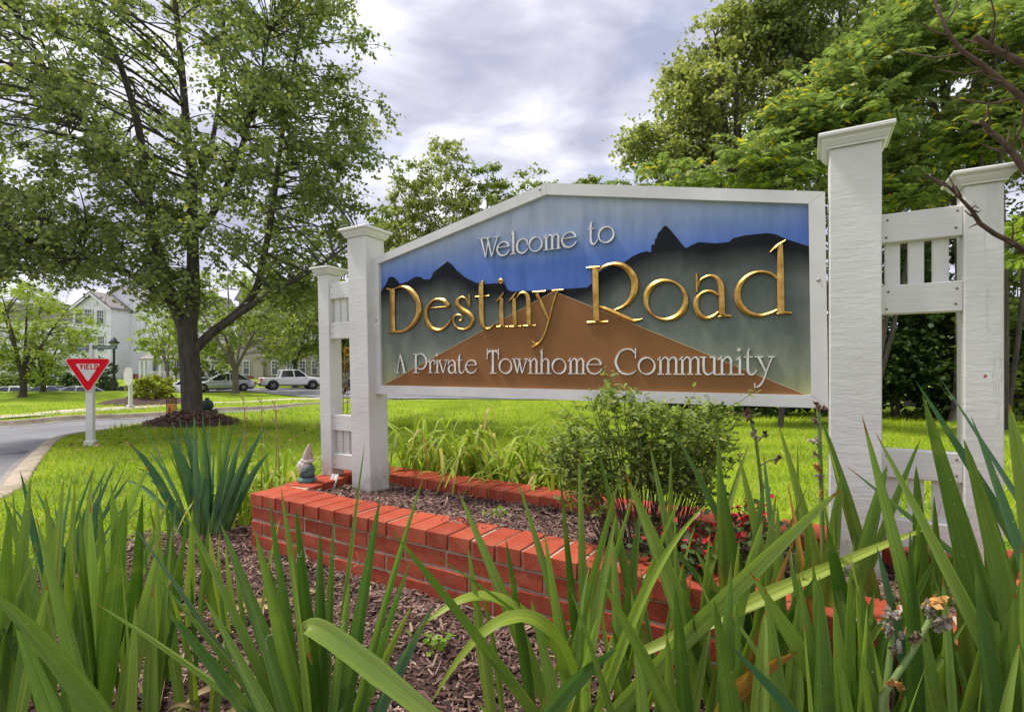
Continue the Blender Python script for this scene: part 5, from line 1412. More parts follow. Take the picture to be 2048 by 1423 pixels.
for q in (a, b, c, d):
    for _ in range(9):
        j = random.randint(1, len(q)-2); p0_ = q[j].lerp(q[j+1], random.random()); dv = (q[j+1]-q[j]).normalized(); off = Vector((random.gauss(0, 1), random.gauss(0, 1), random.gauss(0, 1))); off -= dv*off.dot(dv); off.normalize()
        L = random.uniform(.008, .06) if random.random() < .8 else random.uniform(.06, .14); p1_ = p0_+(off*.7+dv*.6)*L*.6; p2_ = p0_+(off*.8+dv*1.0)*L+Vector((0, 0, .1*L))
        m.tube([tuple(p0_-l0), tuple(p1_-l0), tuple(p2_-l0)], [.0034, .0024, .0012], 6)
bo = m.build('branches', M_bark, db)
for v in bo.data.vertices: v.co += Vector(mnoise.noise_vector(v.co*55))*.0016
# ================================================================== trees
M_trunk = simple('grey_brown_bark', (0.080, 0.066, 0.054), 0.95, 0.4, 6, bumps=(9, 0.9, 0.05), stretch=(2.5, 2.5, .5))
M_trunk2 = simple('pale_bark', (0.19, 0.155, 0.12), 0.95, 0.35, 6, bumps=(9, 0.8, 0.04), stretch=(2.5, 2.5, .5))
M_lmaple = leafmat('maple_leaf', (0.15, 0.20, 0.070), (0.31, 0.37, 0.145), (0.44, 0.43, 0.15), 0.06, trans=0.46)
M_lolive = leafmat('olive_leaf', (0.20, 0.24, 0.075), (0.42, 0.45, 0.18), (0.52, 0.50, 0.19), 0.10, trans=0.45)
M_lmid = leafmat('mid_green_leaf', (0.15, 0.21, 0.04), (0.32, 0.40, 0.10), (0.38, 0.36, 0.09), 0.08, trans=0.42)
M_lsun = leafmat('yellow_green_leaf', (0.18, 0.26, 0.03), (0.36, 0.44, 0.08), (0.44, 0.42, 0.10), 0.08, trans=0.42)
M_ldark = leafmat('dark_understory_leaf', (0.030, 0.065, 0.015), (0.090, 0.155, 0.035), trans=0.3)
M_lpin = leafmat('pinnate_leaflet', (0.13, 0.19, 0.055), (0.36, 0.44, 0.19), (0.75, 0.62, 0.04), 0.05, trans=0.35)
M_lbush = leafmat('golden_bush_leaf', (0.20, 0.25, 0.02), (0.40, 0.40, 0.04), trans=0.35)
M_lorange = leafmat('russet_leaf', (0.25, 0.16, 0.02), (0.42, 0.24, 0.04), trans=0.35)

def ell(n, c, r, outer=0.5):
    v = norm(rng.normal(0, 1, (n, 3))); rad = rng.uniform(outer**3, 1, n)**(1/3)
    return np.array(c)+v*rad[:, None]*np.array(r)
def tree(name, label, cat, base, limbs, clumps, crad, nleaf, lsize, tmpl, mat, bark=M_trunk, group=None, droop=.5, twig=.02, flat=.75, wid=1.0, spread=.7, sprays=False):
    o = empty(name, tuple(base)); tag(o, label, cat, group); b0 = np.array(base)
    m = MB(); tw = MB(); S = []; SR_ = []
    for pts, r0, r1 in limbs:
        C = crom([tuple(p) for p in pts], 5); k = len(C); rr_ = np.linspace(r0, r1, k)
        if pts is limbs[0][0]: rr_[:3] *= np.array([1.45, 1.2, 1.06])
        m.tube(C-b0, list(rr_), 10); S.append(C); SR_.append(rr_)
    S = np.concatenate(S); SR_ = np.concatenate(SR_)
    for c in clumps:
        dd = np.linalg.norm(S-c, axis=1)+np.where(S[:, 2] > c[2]+.1, 1.5, 0); j = int(np.argmin(dd)); q = S[j]
        L = dd[j]
        if L < 0.25: continue
        mid = q*.5+c*.5+np.array((0, 0, .10*L))+rng.normal(0, .10*L, 3)
        C = bez([q, mid, c], 6); r0 = min(SR_[j]*.7, twig*(.5+.35*L))
        m.tube(C-b0, list(np.linspace(r0, r0*.3, 6)), 5, caps=False)
    m.build('trunk', bark, o)
    # leaves sit along small sprays that leave each twig end
    n = len(clumps); ns = 6; sp0 = np.repeat(clumps, ns, axis=0); hc = clumps.mean(0)
    dirs = norm(rng.normal(0, 1, (n*ns, 3))*np.array((1, 1, .55))+.55*norm(sp0-hc)); L_s = crad*rng.uniform(1.0, 2.3, n*ns)
    per = max(2, int(round(nleaf/ns))); f = rng.uniform(.1, 1.0, (n*ns, per))
    pos = sp0[:, None, :]+dirs[:, None, :]*(L_s[:, None]*f)[:, :, None]; pos[:, :, 2] -= (.22*L_s[:, None]*f*f)
    pos = (pos+rng.normal(0, 1, pos.shape)*crad*.20).reshape(-1, 3)
    if sprays:
        for k in range(0, n*ns):
            e = sp0[k]+dirs[k]*L_s[k]; e[2] -= .22*L_s[k]; mid = sp0[k]*.5+e*.5; mid[2] += .06*L_s[k]
            tw.tube([sp0[k]-b0, mid-b0, e-b0], [.007, .005, .003], 3, caps=False)
        tw.build('twigs', bark, o)['kind'] = 'stuff'
    d, nr = rand_dirs(len(pos), droop=droop, spread=spread)
    leaves('crown', pos-b0, d, nr, lsize*rng.uniform(.65, 1.25, len(pos)), tmpl, mat, o, wid=wid)
    return o
def pts_px(L, Y, dy=0.0):
    n = len(L); return [np.array(at(x, y, Y+dy*k/max(1, n-1))) for k, (x, y) in enumerate(L)]
def crown_px(n, px, py, rx, ry, Y, depth, outer=.45):
    """clumps in an ellipsoid given by its photo outline and its distance"""
    c = at(px, py, Y); return ell(n, c, (rx*Y/FPX, depth, ry*Y/FPX), outer)
# --- the big maple by the road
Y = 11.0
base = at(385, 858, Y); base.z = gzs(base.x, base.y)-.05
limbs = [(pts_px([(386,862),(384,800),(381,740),(377,690),(374,655)], Y), .205, .19),
         (pts_px([(372,665),(350,610),(332,560),(308,470),(292,370),(276,250),(240,130),(190,20),(150,-80)], Y, .6), .14, .035),
         (pts_px([(378,660),(386,600),(386,520),(385,440),(383,360),(372,240),(362,120),(350,0),(340,-150)], Y, -.4), .15, .035),
         (pts_px([(388,700),(425,664),(470,630),(508,585),(524,530),(545,420),(560,300),(580,180),(600,60)], Y, .8), .11, .03),
         (pts_px([(440,655),(520,600),(590,560),(655,520),(720,470)], Y, -1.0), .07, .015),
         (pts_px([(350,610),(280,560),(200,520),(110,500),(20,470)], Y, -1.2), .09, .02),
         (pts_px([(386,470),(430,420),(470,330),(510,200),(540,60)], Y, -.8), .08, .02),
         (pts_px([(300,420),(240,340),(170,250),(100,150),(40,40)], Y, -.6), .08, .02),
         (pts_px([(384,380),(420,300),(440,180),(450,40)], Y, 1.0), .07, .02)]
cl = np.concatenate([crown_px(60, 560, 20, 170, 170, Y, 2.4, .3), crown_px(70, 60, 120, 240, 220, Y, 3.0, .3), crown_px(250, 330, 190, 430, 330, Y, 4.0, .35), crown_px(95, 130, 420, 260, 130, Y-.5, 3.0, .3), crown_px(75, 540, 400, 210, 190, Y, 3.0, .3),
                     crown_px(26, 300, 560, 90, 50, Y-.6, 1.4, .2), crown_px(16, 590, 560, 70, 45, Y, 1.2, .2), crown_px(40, 650, 280, 130, 170, Y+.4, 1.8, .3), crown_px(18, 60, 510, 90, 40, Y-.8, 1.2, .2), crown_px(34, 70, 450, 130, 85, Y-.9, 1.6, .2)])
# keep the window towards the houses open
kp = []
for c in cl:
    px_ = CX+FPX*c[0]/c[1]; py_ = HY-FPX*(c[2]-CAMZ)/c[1]
    kp.append(not (90 < px_ < 285 and py_ > 535) and py_ < 605)
tree('maple_tree', 'large spreading maple with a forked trunk on a mulch mound by the road', 'tree', base, limbs, cl[np.array(kp)], .31, 82, .098, LEAF_MAPLE, M_lmaple, droop=.55, twig=.020, sprays=True)
# bark mulch ring at its foot
cxy = np.array((base.x, base.y)); qq = cxy+rng.normal(0, 1, (6000, 2))*np.array((.45, .40)); rr_ = np.linalg.norm((qq-cxy)/np.array((.90, .82)), axis=1); qq = qq[rr_ < 1]
stuff(chips('mulch', qq, gz_base(qq[:, 0], qq[:, 1])+.035, s=2.4), 'dark bark mulch heaped round the foot of the maple', 'mulch')
aa = np.linspace(0, 2*math.pi, 40); rr = []
for k in (0.05, .4, .7, .9, 1.0):
    X = cxy[0]+.95*k*np.cos(aa); Yv = cxy[1]+.86*k*np.sin(aa); rr.append(np.stack([X, Yv, gz_base(X, Yv)+(.04 if k < .95 else -.02)], 1))
struct(strip(rr, 'mulch_mound', M_mulch))

# fallen leaves on the lawn below it
n8 = 700; x8 = base.x+rng.normal(0, 2.6, n8); y8 = base.y-1.5+rng.normal(0, 2.8, n8); k8 = (road_in(x8, y8) < -.2) & (y8 > 3.4) & (x8 < -1.6); x8 = x8[k8]; y8 = y8[k8]
d8 = np.stack([rng.normal(0, 1, len(x8)), rng.normal(0, 1, len(x8)), rng.normal(0, .25, len(x8))], 1)
stuff(leaves('fallen_leaves', np.stack([x8, y8, gz_base(x8, y8)+.05], 1), d8, norm(np.stack([rng.normal(0, .3, len(x8)), rng.normal(0, .3, len(x8)), np.ones(len(x8))], 1)), rng.uniform(.05, .09, len(x8)), LEAF_MAPLE, leafmat('fallen_leaf', (0.16, 0.09, 0.035), (0.40, 0.27, 0.09), trans=.1)), 'scattered brown fallen leaves on the lawn below the maple', 'fallen leaves')
# --- trees behind the car park
def autotree(name, label, px, pybase, Y, cx_, cy_, rx, ry, nc, nl, ls, mat, tm=LEAF_OVAL, bark=M_trunk, tr=.18, group='trees beyond the road', depth=None, outer=.3, forks=4, crad=None, wid=1.3, more=()):
    b = at(px, pybase, Y); b.z = gzs(b.x, b.y)-.05
    c = at(cx_, cy_, Y); R_ = rx*Y/FPX; H_ = ry*Y/FPX
    fz = b.z+(c.z-H_*.9-b.z)*.75 if c.z-H_ > b.z+.6 else b.z+.5*(c.z-b.z)*.6
    f = np.array((b.x, b.y, fz)); B = np.array(b)
    limbs = [([B, B*.5+f*.5+np.array((.05, 0, 0)), f], tr, tr*.8)]
    for k in range(forks):
        a = 2*math.pi*k/forks+random.uniform(-.4, .4); e = np.array(c)+np.array((math.cos(a)*R_*.55, math.sin(a)*R_*.5, H_*random.uniform(.2, .75)))
        limbs.append(([f, f*.45+e*.55+np.array((0, 0, .1*H_)), e], tr*.55, tr*.08))
    limbs.append(([f, f*.5+np.array(c)*.5, np.array(c)+np.array((0, 0, H_*.85))], tr*.7, tr*.1))
    cl = np.concatenate([ell(nc, c, (R_, depth or R_*.8, H_), outer)]+[ell(n5, at(x5, y5, Y+random.uniform(-.6, .6)), (a5*Y/FPX, a5*Y/FPX*.9, b5*Y/FPX), .2) for x5, y5, a5, b5, n5 in more])
    return tree(name, label, 'tree', b, limbs, cl, crad or min(R_, H_)*.16, nl, ls, tm, mat, bark, group, wid=wid)
autotree('deciduous_tree', 'young tree with pale multi stemmed trunk between the silver sedan and the pickup', 470, 784, 37, 455, 640, 165, 95, 110, 60, .24, M_lmid, LEAF_MAPLE, M_trunk2, .24)
autotree('deciduous_tree', 'tree with dark shaded crown behind the white pickup', 590, 770, 50, 585, 640, 95, 90, 80, 60, .30, M_lmid, LEAF_MAPLE, M_trunk, .25)
autotree('deciduous_tree', 'tall tree standing behind the car park just right of the pickup', 680, 770, 52, 690, 600, 90, 140, 90, 60, .32, M_lmid, LEAF_MAPLE, M_trunk, .25)
autotree('deciduous_tree', 'loose yellow green tree in front of the porch of the white house', 335, 770, 47, 322, 660, 48, 62, 36, 60, .22, M_lsun, LEAF_OVAL, M_trunk2, .15)
autotree('deciduous_tree', 'layered yellow green tree at the left edge of the picture', 45, 790, 28, 55, 660, 125, 95, 95, 80, .17, M_lsun, LEAF_LONG, M_trunk, .18, outer=.15, wid=1.8)
autotree('deciduous_tree', 'feathery tree with spreading branches right of the left edge tree', 85, 790, 30, 85, 705, 85, 60, 60, 80, .17, M_lmid, LEAF_LONG, M_trunk, .14, outer=.15, wid=1.8)
autotree('deciduous_tree', 'sparse tree rising at the far left behind the layered trees', -30, 790, 33, 5, 600, 90, 60, 45, 60, .18, M_lsun, LEAF_OVAL, M_trunk, .15)
autotree('deciduous_tree', 'dark evergreen bush like tree beside the lamp post', 205, 775, 46, 205, 748, 30, 32, 30, 60, .20, M_ldark, LEAF_OVAL, M_trunk, .10)
autotree('deciduous_tree', 'slender bright green tree against the porch of the white house', 352, 765, 52, 352, 715, 14, 42, 22, 50, .20, M_lsun, LEAF_OVAL, M_trunk, .08)
autotree('deciduous_tree', 'small russet tree seen between the left fence posts', 690, 760, 46, 694, 715, 24, 32, 24, 50, .22, M_lorange, LEAF_OVAL, M_trunk, .08)
autotree('deciduous_tree', 'dark hedge tree behind the silver sedan', 425, 770, 50, 425, 735, 40, 30, 34, 60, .24, M_ldark, LEAF_OVAL, M_trunk, .1)
autotree('deciduous_tree', 'tree towering behind the white house at the far left', -150, 780, 70, -120, 600, 160, 120, 60, 60, .5, M_lmid, LEAF_OVAL, M_trunk, .3)
# --- trees behind the sign
GB = 'trees behind the welcome sign'
def spire(label, px, py_top, rx, ry, Y, nc, nl, ls, mat):
    return autotree('deciduous_tree', label, px, 800, Y, px, py_top+ry, rx, ry, nc, nl, ls, mat, LEAF_OVAL, M_trunk2, .16, GB, depth=rx*Y/FPX, outer=.2, forks=5, wid=1.3)
spire('tallest pointed tree behind the left slope of the sign', 892, 268, 72, 190, 34, 200, 70, .20, M_lolive)
spire('slim pointed tree just right of the left main post', 818, 325, 58, 170, 33, 150, 70, .20, M_lolive)
spire('loose leafy tree behind the sign left of the gable peak', 975, 325, 58, 150, 35, 140, 80, .22, M_lmid)
spire('broad low tree behind the gable peak of the sign', 1080, 335, 75, 140, 38, 160, 80, .24, M_lmid)
spire('small rounded treetop right of the gable peak', 1180, 345, 52, 120, 40, 110, 80, .25, M_lmid)
spire('narrow treetop between the maple and the left main post', 765, 380, 48, 160, 36, 140, 80, .22, M_lmid)
# --- the wood on the right
GR = 'trees of the wood on the right'
autotree('deciduous_tree', 'big olive green tree towering behind the right half of the sign', 1480, 800, 17, 1470, 250, 150, 215, 130, 80, .15, M_lolive, LEAF_OVAL, M_trunk, .30, GR, outer=.35, forks=7, crad=.36, more=[(1385, 215, 55, 115, 45), (1320, 300, 70, 70, 34), (1440, 150, 80, 130, 50), (1530, 90, 80, 130, 50), (1285, 275, 32, 30, 10)])
autotree('deciduous_tree', 'darker tall tree behind the right main post reaching the top edge', 1690, 800, 16, 1680, 150, 150, 220, 130, 80, .16, M_lmaple, LEAF_OVAL, M_trunk, .30, GR, outer=.35, forks=7, crad=.40, more=[(1560, 30, 80, 80, 32), (1760, 40, 120, 110, 45), (1620, -60, 120, 90, 40)])
autotree('deciduous_tree', 'tall tree with dark trunk behind the right outer post', 1930, 830, 13.0, 1960, 120, 230, 250, 95, 70, .14, M_lmaple, LEAF_OVAL, M_trunk, .26, GR, outer=.3, forks=7, crad=.36)
autotree('deciduous_tree', 'tall tree at the far right edge of the wood', 2250, 830, 12.5, 2230, 150, 240, 320, 80, 70, .15, M_lmaple, LEAF_OVAL, M_trunk, .26, GR, outer=.3, forks=6, crad=.4)
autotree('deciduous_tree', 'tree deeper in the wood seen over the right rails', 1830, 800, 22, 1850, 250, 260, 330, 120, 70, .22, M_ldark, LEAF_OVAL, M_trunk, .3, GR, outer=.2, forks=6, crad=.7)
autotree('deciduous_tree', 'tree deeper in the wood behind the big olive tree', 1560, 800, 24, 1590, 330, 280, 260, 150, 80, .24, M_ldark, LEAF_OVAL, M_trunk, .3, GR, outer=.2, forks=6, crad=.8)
# understory bushes making the dark wall behind the posts
GU = 'understory bushes at the edge of the wood'
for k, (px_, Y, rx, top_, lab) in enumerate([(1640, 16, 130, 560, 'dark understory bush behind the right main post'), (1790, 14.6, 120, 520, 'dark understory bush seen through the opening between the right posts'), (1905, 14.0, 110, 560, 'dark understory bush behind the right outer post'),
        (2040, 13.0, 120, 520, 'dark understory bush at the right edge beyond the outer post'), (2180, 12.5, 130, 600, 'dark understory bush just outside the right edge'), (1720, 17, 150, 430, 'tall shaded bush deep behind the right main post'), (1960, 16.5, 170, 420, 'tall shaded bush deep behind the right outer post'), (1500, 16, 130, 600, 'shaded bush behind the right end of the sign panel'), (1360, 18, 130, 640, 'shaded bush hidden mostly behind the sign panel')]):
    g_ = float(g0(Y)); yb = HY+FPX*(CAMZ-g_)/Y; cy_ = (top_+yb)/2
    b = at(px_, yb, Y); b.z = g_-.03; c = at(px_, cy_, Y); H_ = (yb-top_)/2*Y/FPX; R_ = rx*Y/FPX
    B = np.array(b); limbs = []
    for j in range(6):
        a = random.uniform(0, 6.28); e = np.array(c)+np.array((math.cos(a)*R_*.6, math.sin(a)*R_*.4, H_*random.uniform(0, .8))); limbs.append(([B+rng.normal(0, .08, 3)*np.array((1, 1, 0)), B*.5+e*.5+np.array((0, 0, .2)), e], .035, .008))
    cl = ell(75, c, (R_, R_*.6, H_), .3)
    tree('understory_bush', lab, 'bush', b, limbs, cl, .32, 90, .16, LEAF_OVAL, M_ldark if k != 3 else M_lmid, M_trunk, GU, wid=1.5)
# --- sumac like trees with pinnate leaves, close behind the sign
def fronds(o, P, D, L, mat, nl=9, parent=None, name='crown', lsz=.27):
    """P bases, D directions: rachis with paired leaflets"""
    b0 = np.array(o.location); n = len(P); pos = []; dr = []; nr = []; sz = []
    up = norm(np.stack([rng.normal(0, .35, n), rng.normal(0, .35, n), np.ones(n)], 1))
    s = norm(np.cross(D, up)); u2 = np.cross(s, D)
    for k in range(nl):
        f = .22+.78*k/(nl-1)
        c = P+D*(L*f)[:, None]+np.stack([np.zeros(n), np.zeros(n), -.28*L*f*f], 1)
        for sg in (-1, 1):
            pos.append(c); dr.append(norm(s*sg+D*.45+np.stack([np.zeros(n), np.zeros(n), np.full(n, -.35)], 1)+rng.normal(0, .12, (n, 3)))); nr.append(u2+rng.normal(0, .2, (n, 3))); sz.append(L*lsz*(1-.45*abs(f-.5)))
    pos = np.concatenate(pos); return leaves(name, pos-b0, np.concatenate(dr), norm(np.concatenate(nr)), np.concatenate(sz)*rng.uniform(.85, 1.15, len(pos)), LEAF_LONG, mat, parent or o, wid=1.6)
def sumac(label, px, Y, crowns, nf, L, mat=M_lpin):
    b = at(px, 850, Y); b.z = gzs(b.x, b.y)-.05; o = empty('sumac_tree', tuple(b)); tag(o, label, 'tree', 'sumac trees behind the sign'); B = np.array(b)
    m = MB(); P = []; D = []
    for (cx_, cy_, rx, ry, dz) in crowns:
        c = np.array(at(cx_, cy_, Y+dz)); tips = ell(int(nf*.16), c, (rx*Y/FPX, rx*Y/FPX*.5, ry*Y/FPX), .5)
        f = c-np.array((0, 0, ry*Y/FPX*.75)); m.tube(crom([tuple(B), tuple(B*.6+f*.4+np.array((.1, 0, 0))), tuple(f)], 5)-B, list(np.linspace(.06, .035, 11)), 7)
        for tpt in tips:
            m.tube(bez([f, f*.5+tpt*.5+np.array((0, 0, .15)), tpt], 5)-B, list(np.linspace(.022, .007, 5)), 5, caps=False)
            k = 5; a = rng.uniform(0, 2*math.pi)+np.arange(k)*2*math.pi/k+rng.normal(0, .25, k)
            D.append(norm(np.stack([np.cos(a), np.sin(a), rng.uniform(-.1, .75, k)], 1))); P.append(np.repeat(tpt[None], k, 0)+rng.normal(0, .03, (k, 3)))
    m.build('trunk', M_trunk, o); P = np.concatenate(P); D = np.concatenate(D)
    fronds(o, P, D, rng.uniform(.75, 1.2, len(P))*L, mat); return o
sumac('low bright sumac just above the top right slope of the sign', 1380, 12.5, [(1360, 375, 120, 45, 0)], 150, .72)
sumac('sumac with fan shaped leaves left of the right main post', 1560, 11.5, [(1560, 325, 105, 75, 0), (1600, 250, 70, 45, .3)], 210, .74)
sumac('sumac with yellow flecked leaves around the top of the right main post', 1690, 12.0, [(1740, 170, 130, 75, 0), (1810, 90, 130, 70, .3), (1690, 260, 80, 45, -.3)], 300, .78)
sumac('sumac hanging over the right outer post', 2010, 11.0, [(1990, 60, 120, 60, 0), (1960, 260, 100, 60, .2), (2070, 180, 100, 90, .1)], 240, .72)
sumac('sumac leaves filling the space between the tops of the right posts', 1730, 11.8, [(1840, 350, 80, 60, 0), (1800, 390, 50, 30, -.2)], 130, .66)
sumac('bright leafy sapling at the right edge below the outer post cap', 2075, 5.5, [(2065, 480, 50, 70, 0)], 90, .30, M_lsun)

# --- golden bush with its bark mound across the road
b = at(305, 806, 23.5); b.z = gzs(b.x, b.y); cb = at(306, 776, 23.5)
limbs = [([np.array(b), np.array(b)*.5+np.array(cb)*.5, np.array(cb)], .04, .02)]+[([np.array(b)+rng.normal(0, .1, 3)*np.array((1, 1, 0)), np.array(b)*.5+np.array(cb)*.5+rng.normal(0, .15, 3), np.array(cb)+rng.normal(0, .4, 3)], .03, .01) for _ in range(6)]
tree('golden_bush', 'rounded golden green bush on a bark mound across the road', 'bush', b, limbs, ell(75, cb, (.95, .8, .62), .3), .15, 75, .10, LEAF_OVAL, M_lbush, wid=1.5)
rr = []
for k in (0.05, .5, .8, 1.0):
    X = b.x+2.4*k*np.cos(aa); Yv = b.y+1.6*k*np.sin(aa); rr.append(np.stack([X, Yv, gz_base(X, Yv)+.34*(1-k*k)**1.0+(0.03 if k < .95 else -.02)], 1))
struct(strip(rr, 'mulch_mound', M_mulch))

# --- the wooded horizon behind everything
P = []
for a_ in np.linspace(-58, 62, 150):
    d_ = 78+rng.uniform(-6, 10); x = d_*math.tan(R(a_)) if abs(a_) < 50 else np.sign(a_)*d_*1.3; h = rng.uniform(4.5, 8.5); P.append(ell(9, (x, d_, h*.5-.6), (2.6, 2.0, h*.52), .2))
P = np.concatenate(P); P = np.repeat(P, 34, axis=0)+rng.normal(0, .75, (len(P)*34, 3)); d_, n2 = rand_dirs(len(P))
stuff(leaves('far_wood', P, d_, n2, rng.uniform(.45, .8, len(P)), LEAF_OVAL, M_lmid, wid=1.4), 'distant mass of green trees closing the horizon', 'wood')

# ================================================================== houses
M_siding, t, bs = newmat('white_lap_siding')
t.links.new(ramp(t, texnoise(t, 1.5, 3), [(0.3, (0.80, 0.81, 0.84)), (0.7, (0.90, 0.90, 0.92))]), bs.inputs['Base Color']); bs.inputs['Roughness'].default_value = 0.6
M_trim = simple('white_house_trim', (0.82, 0.82, 0.82), 0.5, 0.04, 3)
M_roof = simple('grey_shingle', (0.30, 0.27, 0.27), 0.9, 0.2, 5, bumps=(12, .5, .05))
M_glass, t, bs = newmat('window_glass'); bs.inputs['Base Color'].default_value = (0.10, 0.115, 0.13, 1); bs.inputs['Roughness'].default_value = 0.08; bs.inputs['Specular IOR Level'].default_value = 0.7
M_hbrick = simple('house_brick', (0.28, 0.10, 0.075), 0.9, 0.25, 6)
M_beige = simple('beige_wall', (0.45, 0.40, 0.35), 0.8, 0.1, 2)
def siding(m, x0, x1, z0, z1, y, lap=.22):
    z = z0
    while z < z1-.01:
        zt = min(z+lap, z1); m.add([(x0, y-.03, z), (x1, y-.03, z), (x1, y, zt), (x0, y, zt)], [(0, 1, 2, 3)]); m.add([(x0, y, z), (x1, y, z), (x1, y-.03, z), (x0, y-.03, z)], [(0, 1, 2, 3)]); z = zt
def window(parent, x0, x1, z0, z1, y, cols=3, rows=2, two=True):
    y -= .05
    w = MB(); w.box(x0, x1, y-.02, y+.02, z0, z1); g_ = w.build('window', M_glass, parent)
    f = MB(); e = .09
    f.box(x0-e, x1+e, y-.09, y-.021, z1, z1+e*1.3); f.box(x0-e*1.4, x1+e*1.4, y-.13, y-.021, z0-e, z0); f.box(x0-e, x0, y-.09, y-.021, z0, z1); f.box(x1, x1+e, y-.09, y-.021, z0, z1)
    zm = (z0+z1)/2; f.box(x0, x1, y-.07, y-.021, zm-.03, zm+.03); f.build('window_frame', M_trim, g_)
    q = MB()
    for c in range(1, cols): xx = x0+(x1-x0)*c/cols; q.box(xx-.018, xx+.018, y-.05, y-.0215, zm+.031, z1-.001)
    zz = (zm+z1)/2; q.box(x0+.001, x1-.001, y-.049, y-.022, zz-.018, zz+.018); q.build('muntins', M_trim, g_)
def hx(px, Y): return (px-CX)/FPX*Y
def hz(py, Y): return CAMZ+(HY-py)/FPX*Y
HYY = 58.0
hs = empty('white_townhouse', (hx(225, HYY), HYY, hz(764, HYY))); tag(hs, 'white three storey townhouse with gabled bay and grey roof beyond the car park', 'house'); h0 = Vector(hs.location)
X = lambda px: hx(px, HYY)-h0.x
Z = lambda py: hz(py, HYY)-h0.z
w_ = MB(); siding(w_, X(196), X(275), 0, Z(612), 3.0); w_.box(X(196), X(275), 3.01, 9, 0, Z(612)); w_.build('wall', M_siding, hs)
g_ = MB(); g_.prism([(X(150)-1.2, Z(612)), (X(275)+.6, Z(612)), (X(200), Z(568))], 3.0, 9.0); g_.build('gable_wall', M_siding, hs, fix=True)
r_ = MB()
for a, bb_ in (((X(275)+1.0, Z(614)), (X(200), Z(566))), ((X(200), Z(566)), (X(150)-1.6, Z(614)))):
    n_ = Vector((-(bb_[1]-a[1]), 0, bb_[0]-a[0])).normalized()*.25
    r_.prism([a, bb_, (bb_[0]-n_.x*(-1), bb_[1]+abs(n_.z)), (a[0]+n_.x, a[1]+abs(n_.z))], 2.6, 9.4)
r_.build('roof', M_roof, hs, fix=True)
w_ = MB(); siding(w_, X(148), X(222), 0, Z(616), 0.0); w_.box(X(148), X(222), .01, 3.0, 0, Z(616)); w_.build('bay_wall', M_siding, hs)
g_ = MB(); g_.prism([(X(148), Z(616)), (X(222), Z(616)), (X(185), Z(588))], 0.0, 3.0); bayg = g_.build('bay_gable', M_trim, hs, fix=True)
m = MB(); m.lathe([(.55, 0), (.55, .05), (.42, .08), (.42, .04)], 20, Matrix.Translation((X(185), -.01, Z(603))) @ Matrix.Rotation(R(90), 4, 'X')); m.build('round_vent', M_siding, bayg)
r_ = MB()
for a, bb_ in (((X(144), Z(618)), (X(185), Z(585.5))), ((X(185), Z(585.5)), (X(226), Z(618)))):
    r_.prism([a, bb_, (bb_[0], bb_[1]+.22), (a[0], a[1]+.22)], -.35, 3.2)
r_.build('bay_roof', M_roof, hs, fix=True)
r_ = MB()
for a, bb_ in (((X(144), Z(618.5)), (X(185), Z(586.5))), ((X(185), Z(586.5)), (X(226), Z(618.5)))):
    r_.prism([(a[0], a[1]-.22), (bb_[0], bb_[1]-.22), (bb_[0], bb_[1]+.05), (a[0], a[1]+.05)], -.42, -.36)
r_.build('rake_board', M_trim, hs, fix=True)
for (a, b_, c, d) in ((152.5, 167, 619, 647), (171, 185, 619, 647), (195.5, 209, 621, 648), (197, 210, 673, 702), (172, 184, 674, 702), (152, 166, 674, 702)):
    window(hs, X(a), X(b_), Z(d), Z(c), 0.0)
for (a, b_, c, d) in ((254, 261, 625, 650), (256, 262.5, 673, 699), (257, 263, 722, 736)):
    window(hs, X(a), X(b_), Z(d), Z(c), 3.0, cols=2)
c_ = MB(); c_.box(X(148)-.08, X(148)+.12, -.08, -.031, 0, Z(617)); c_.box(X(222)-.12, X(222)+.08, -.08, -.031, 0, Z(617)); c_.build('corner_board', M_trim, hs)
m = MB(); m.box(X(196)-.02, X(240), 2.90, 2.965, 0, Z(748)); m.build('brick_base', M_hbrick, hs)
# porch house beside it
hs = empty('porch_house', (hx(310, 57), 57, hz(762, 57))); tag(hs, 'white house with a railed front porch and grey porch roof behind the golden bush', 'house'); h0 = Vector(hs.location)
X = lambda px: hx(px, 57)-h0.x
Z = lambda py: hz(py, 57)-h0.z
w_ = MB(); siding(w_, X(265), X(380), 0, Z(600), 2.2); w_.box(X(265), X(380), 2.21, 9, 0, Z(600)); w_.build('wall', M_siding, hs)
m = MB(); m.prism([(X(262), Z(601)), (X(384), Z(601)), (X(372), Z(575)), (X(274), Z(575))], 2.0, 9.2); m.build('roof', M_roof, hs, fix=True)
m = MB(); m.add([(X(280), -.3, Z(717)), (X(355), -.3, Z(717)), (X(352), 2.2, Z(700)), (X(286), 2.2, Z(700)), (X(280), -.3, Z(719)), (X(355), -.3, Z(719)), (X(352), 2.2, Z(702)), (X(286), 2.2, Z(702))], [(0, 1, 2, 3), (7, 6, 5, 4), (0, 4, 5, 1), (1, 5, 6, 2), (2, 6, 7, 3), (3, 7, 4, 0)]); m.build('porch_roof', M_roof, hs)
m = MB(); m.box(X(281), X(354), -.2, 0, Z(721.5), Z(718.2)); m.build('porch_beam', M_trim, hs)
for px_ in (282, 291, 322, 351): m = MB(); m.box(X(px_)-.12, X(px_)+.12, -.2, .04, 0, Z(721.6)); m.build('porch_column', M_trim, hs)
m = MB(); m.box(X(291), X(351), -.12, -.06, Z(743.5), Z(742)); m.box(X(291), X(351), -.12, -.06, Z(757), Z(756)); rail = m.build('porch_railing', M_trim, hs)
m = MB()
for k in range(26): xx = X(293)+(X(350)-X(293))*k/25; m.box(xx-.025, xx+.025, -.11, -.07, Z(756), Z(743.5))
m.build('balusters', M_trim, rail)
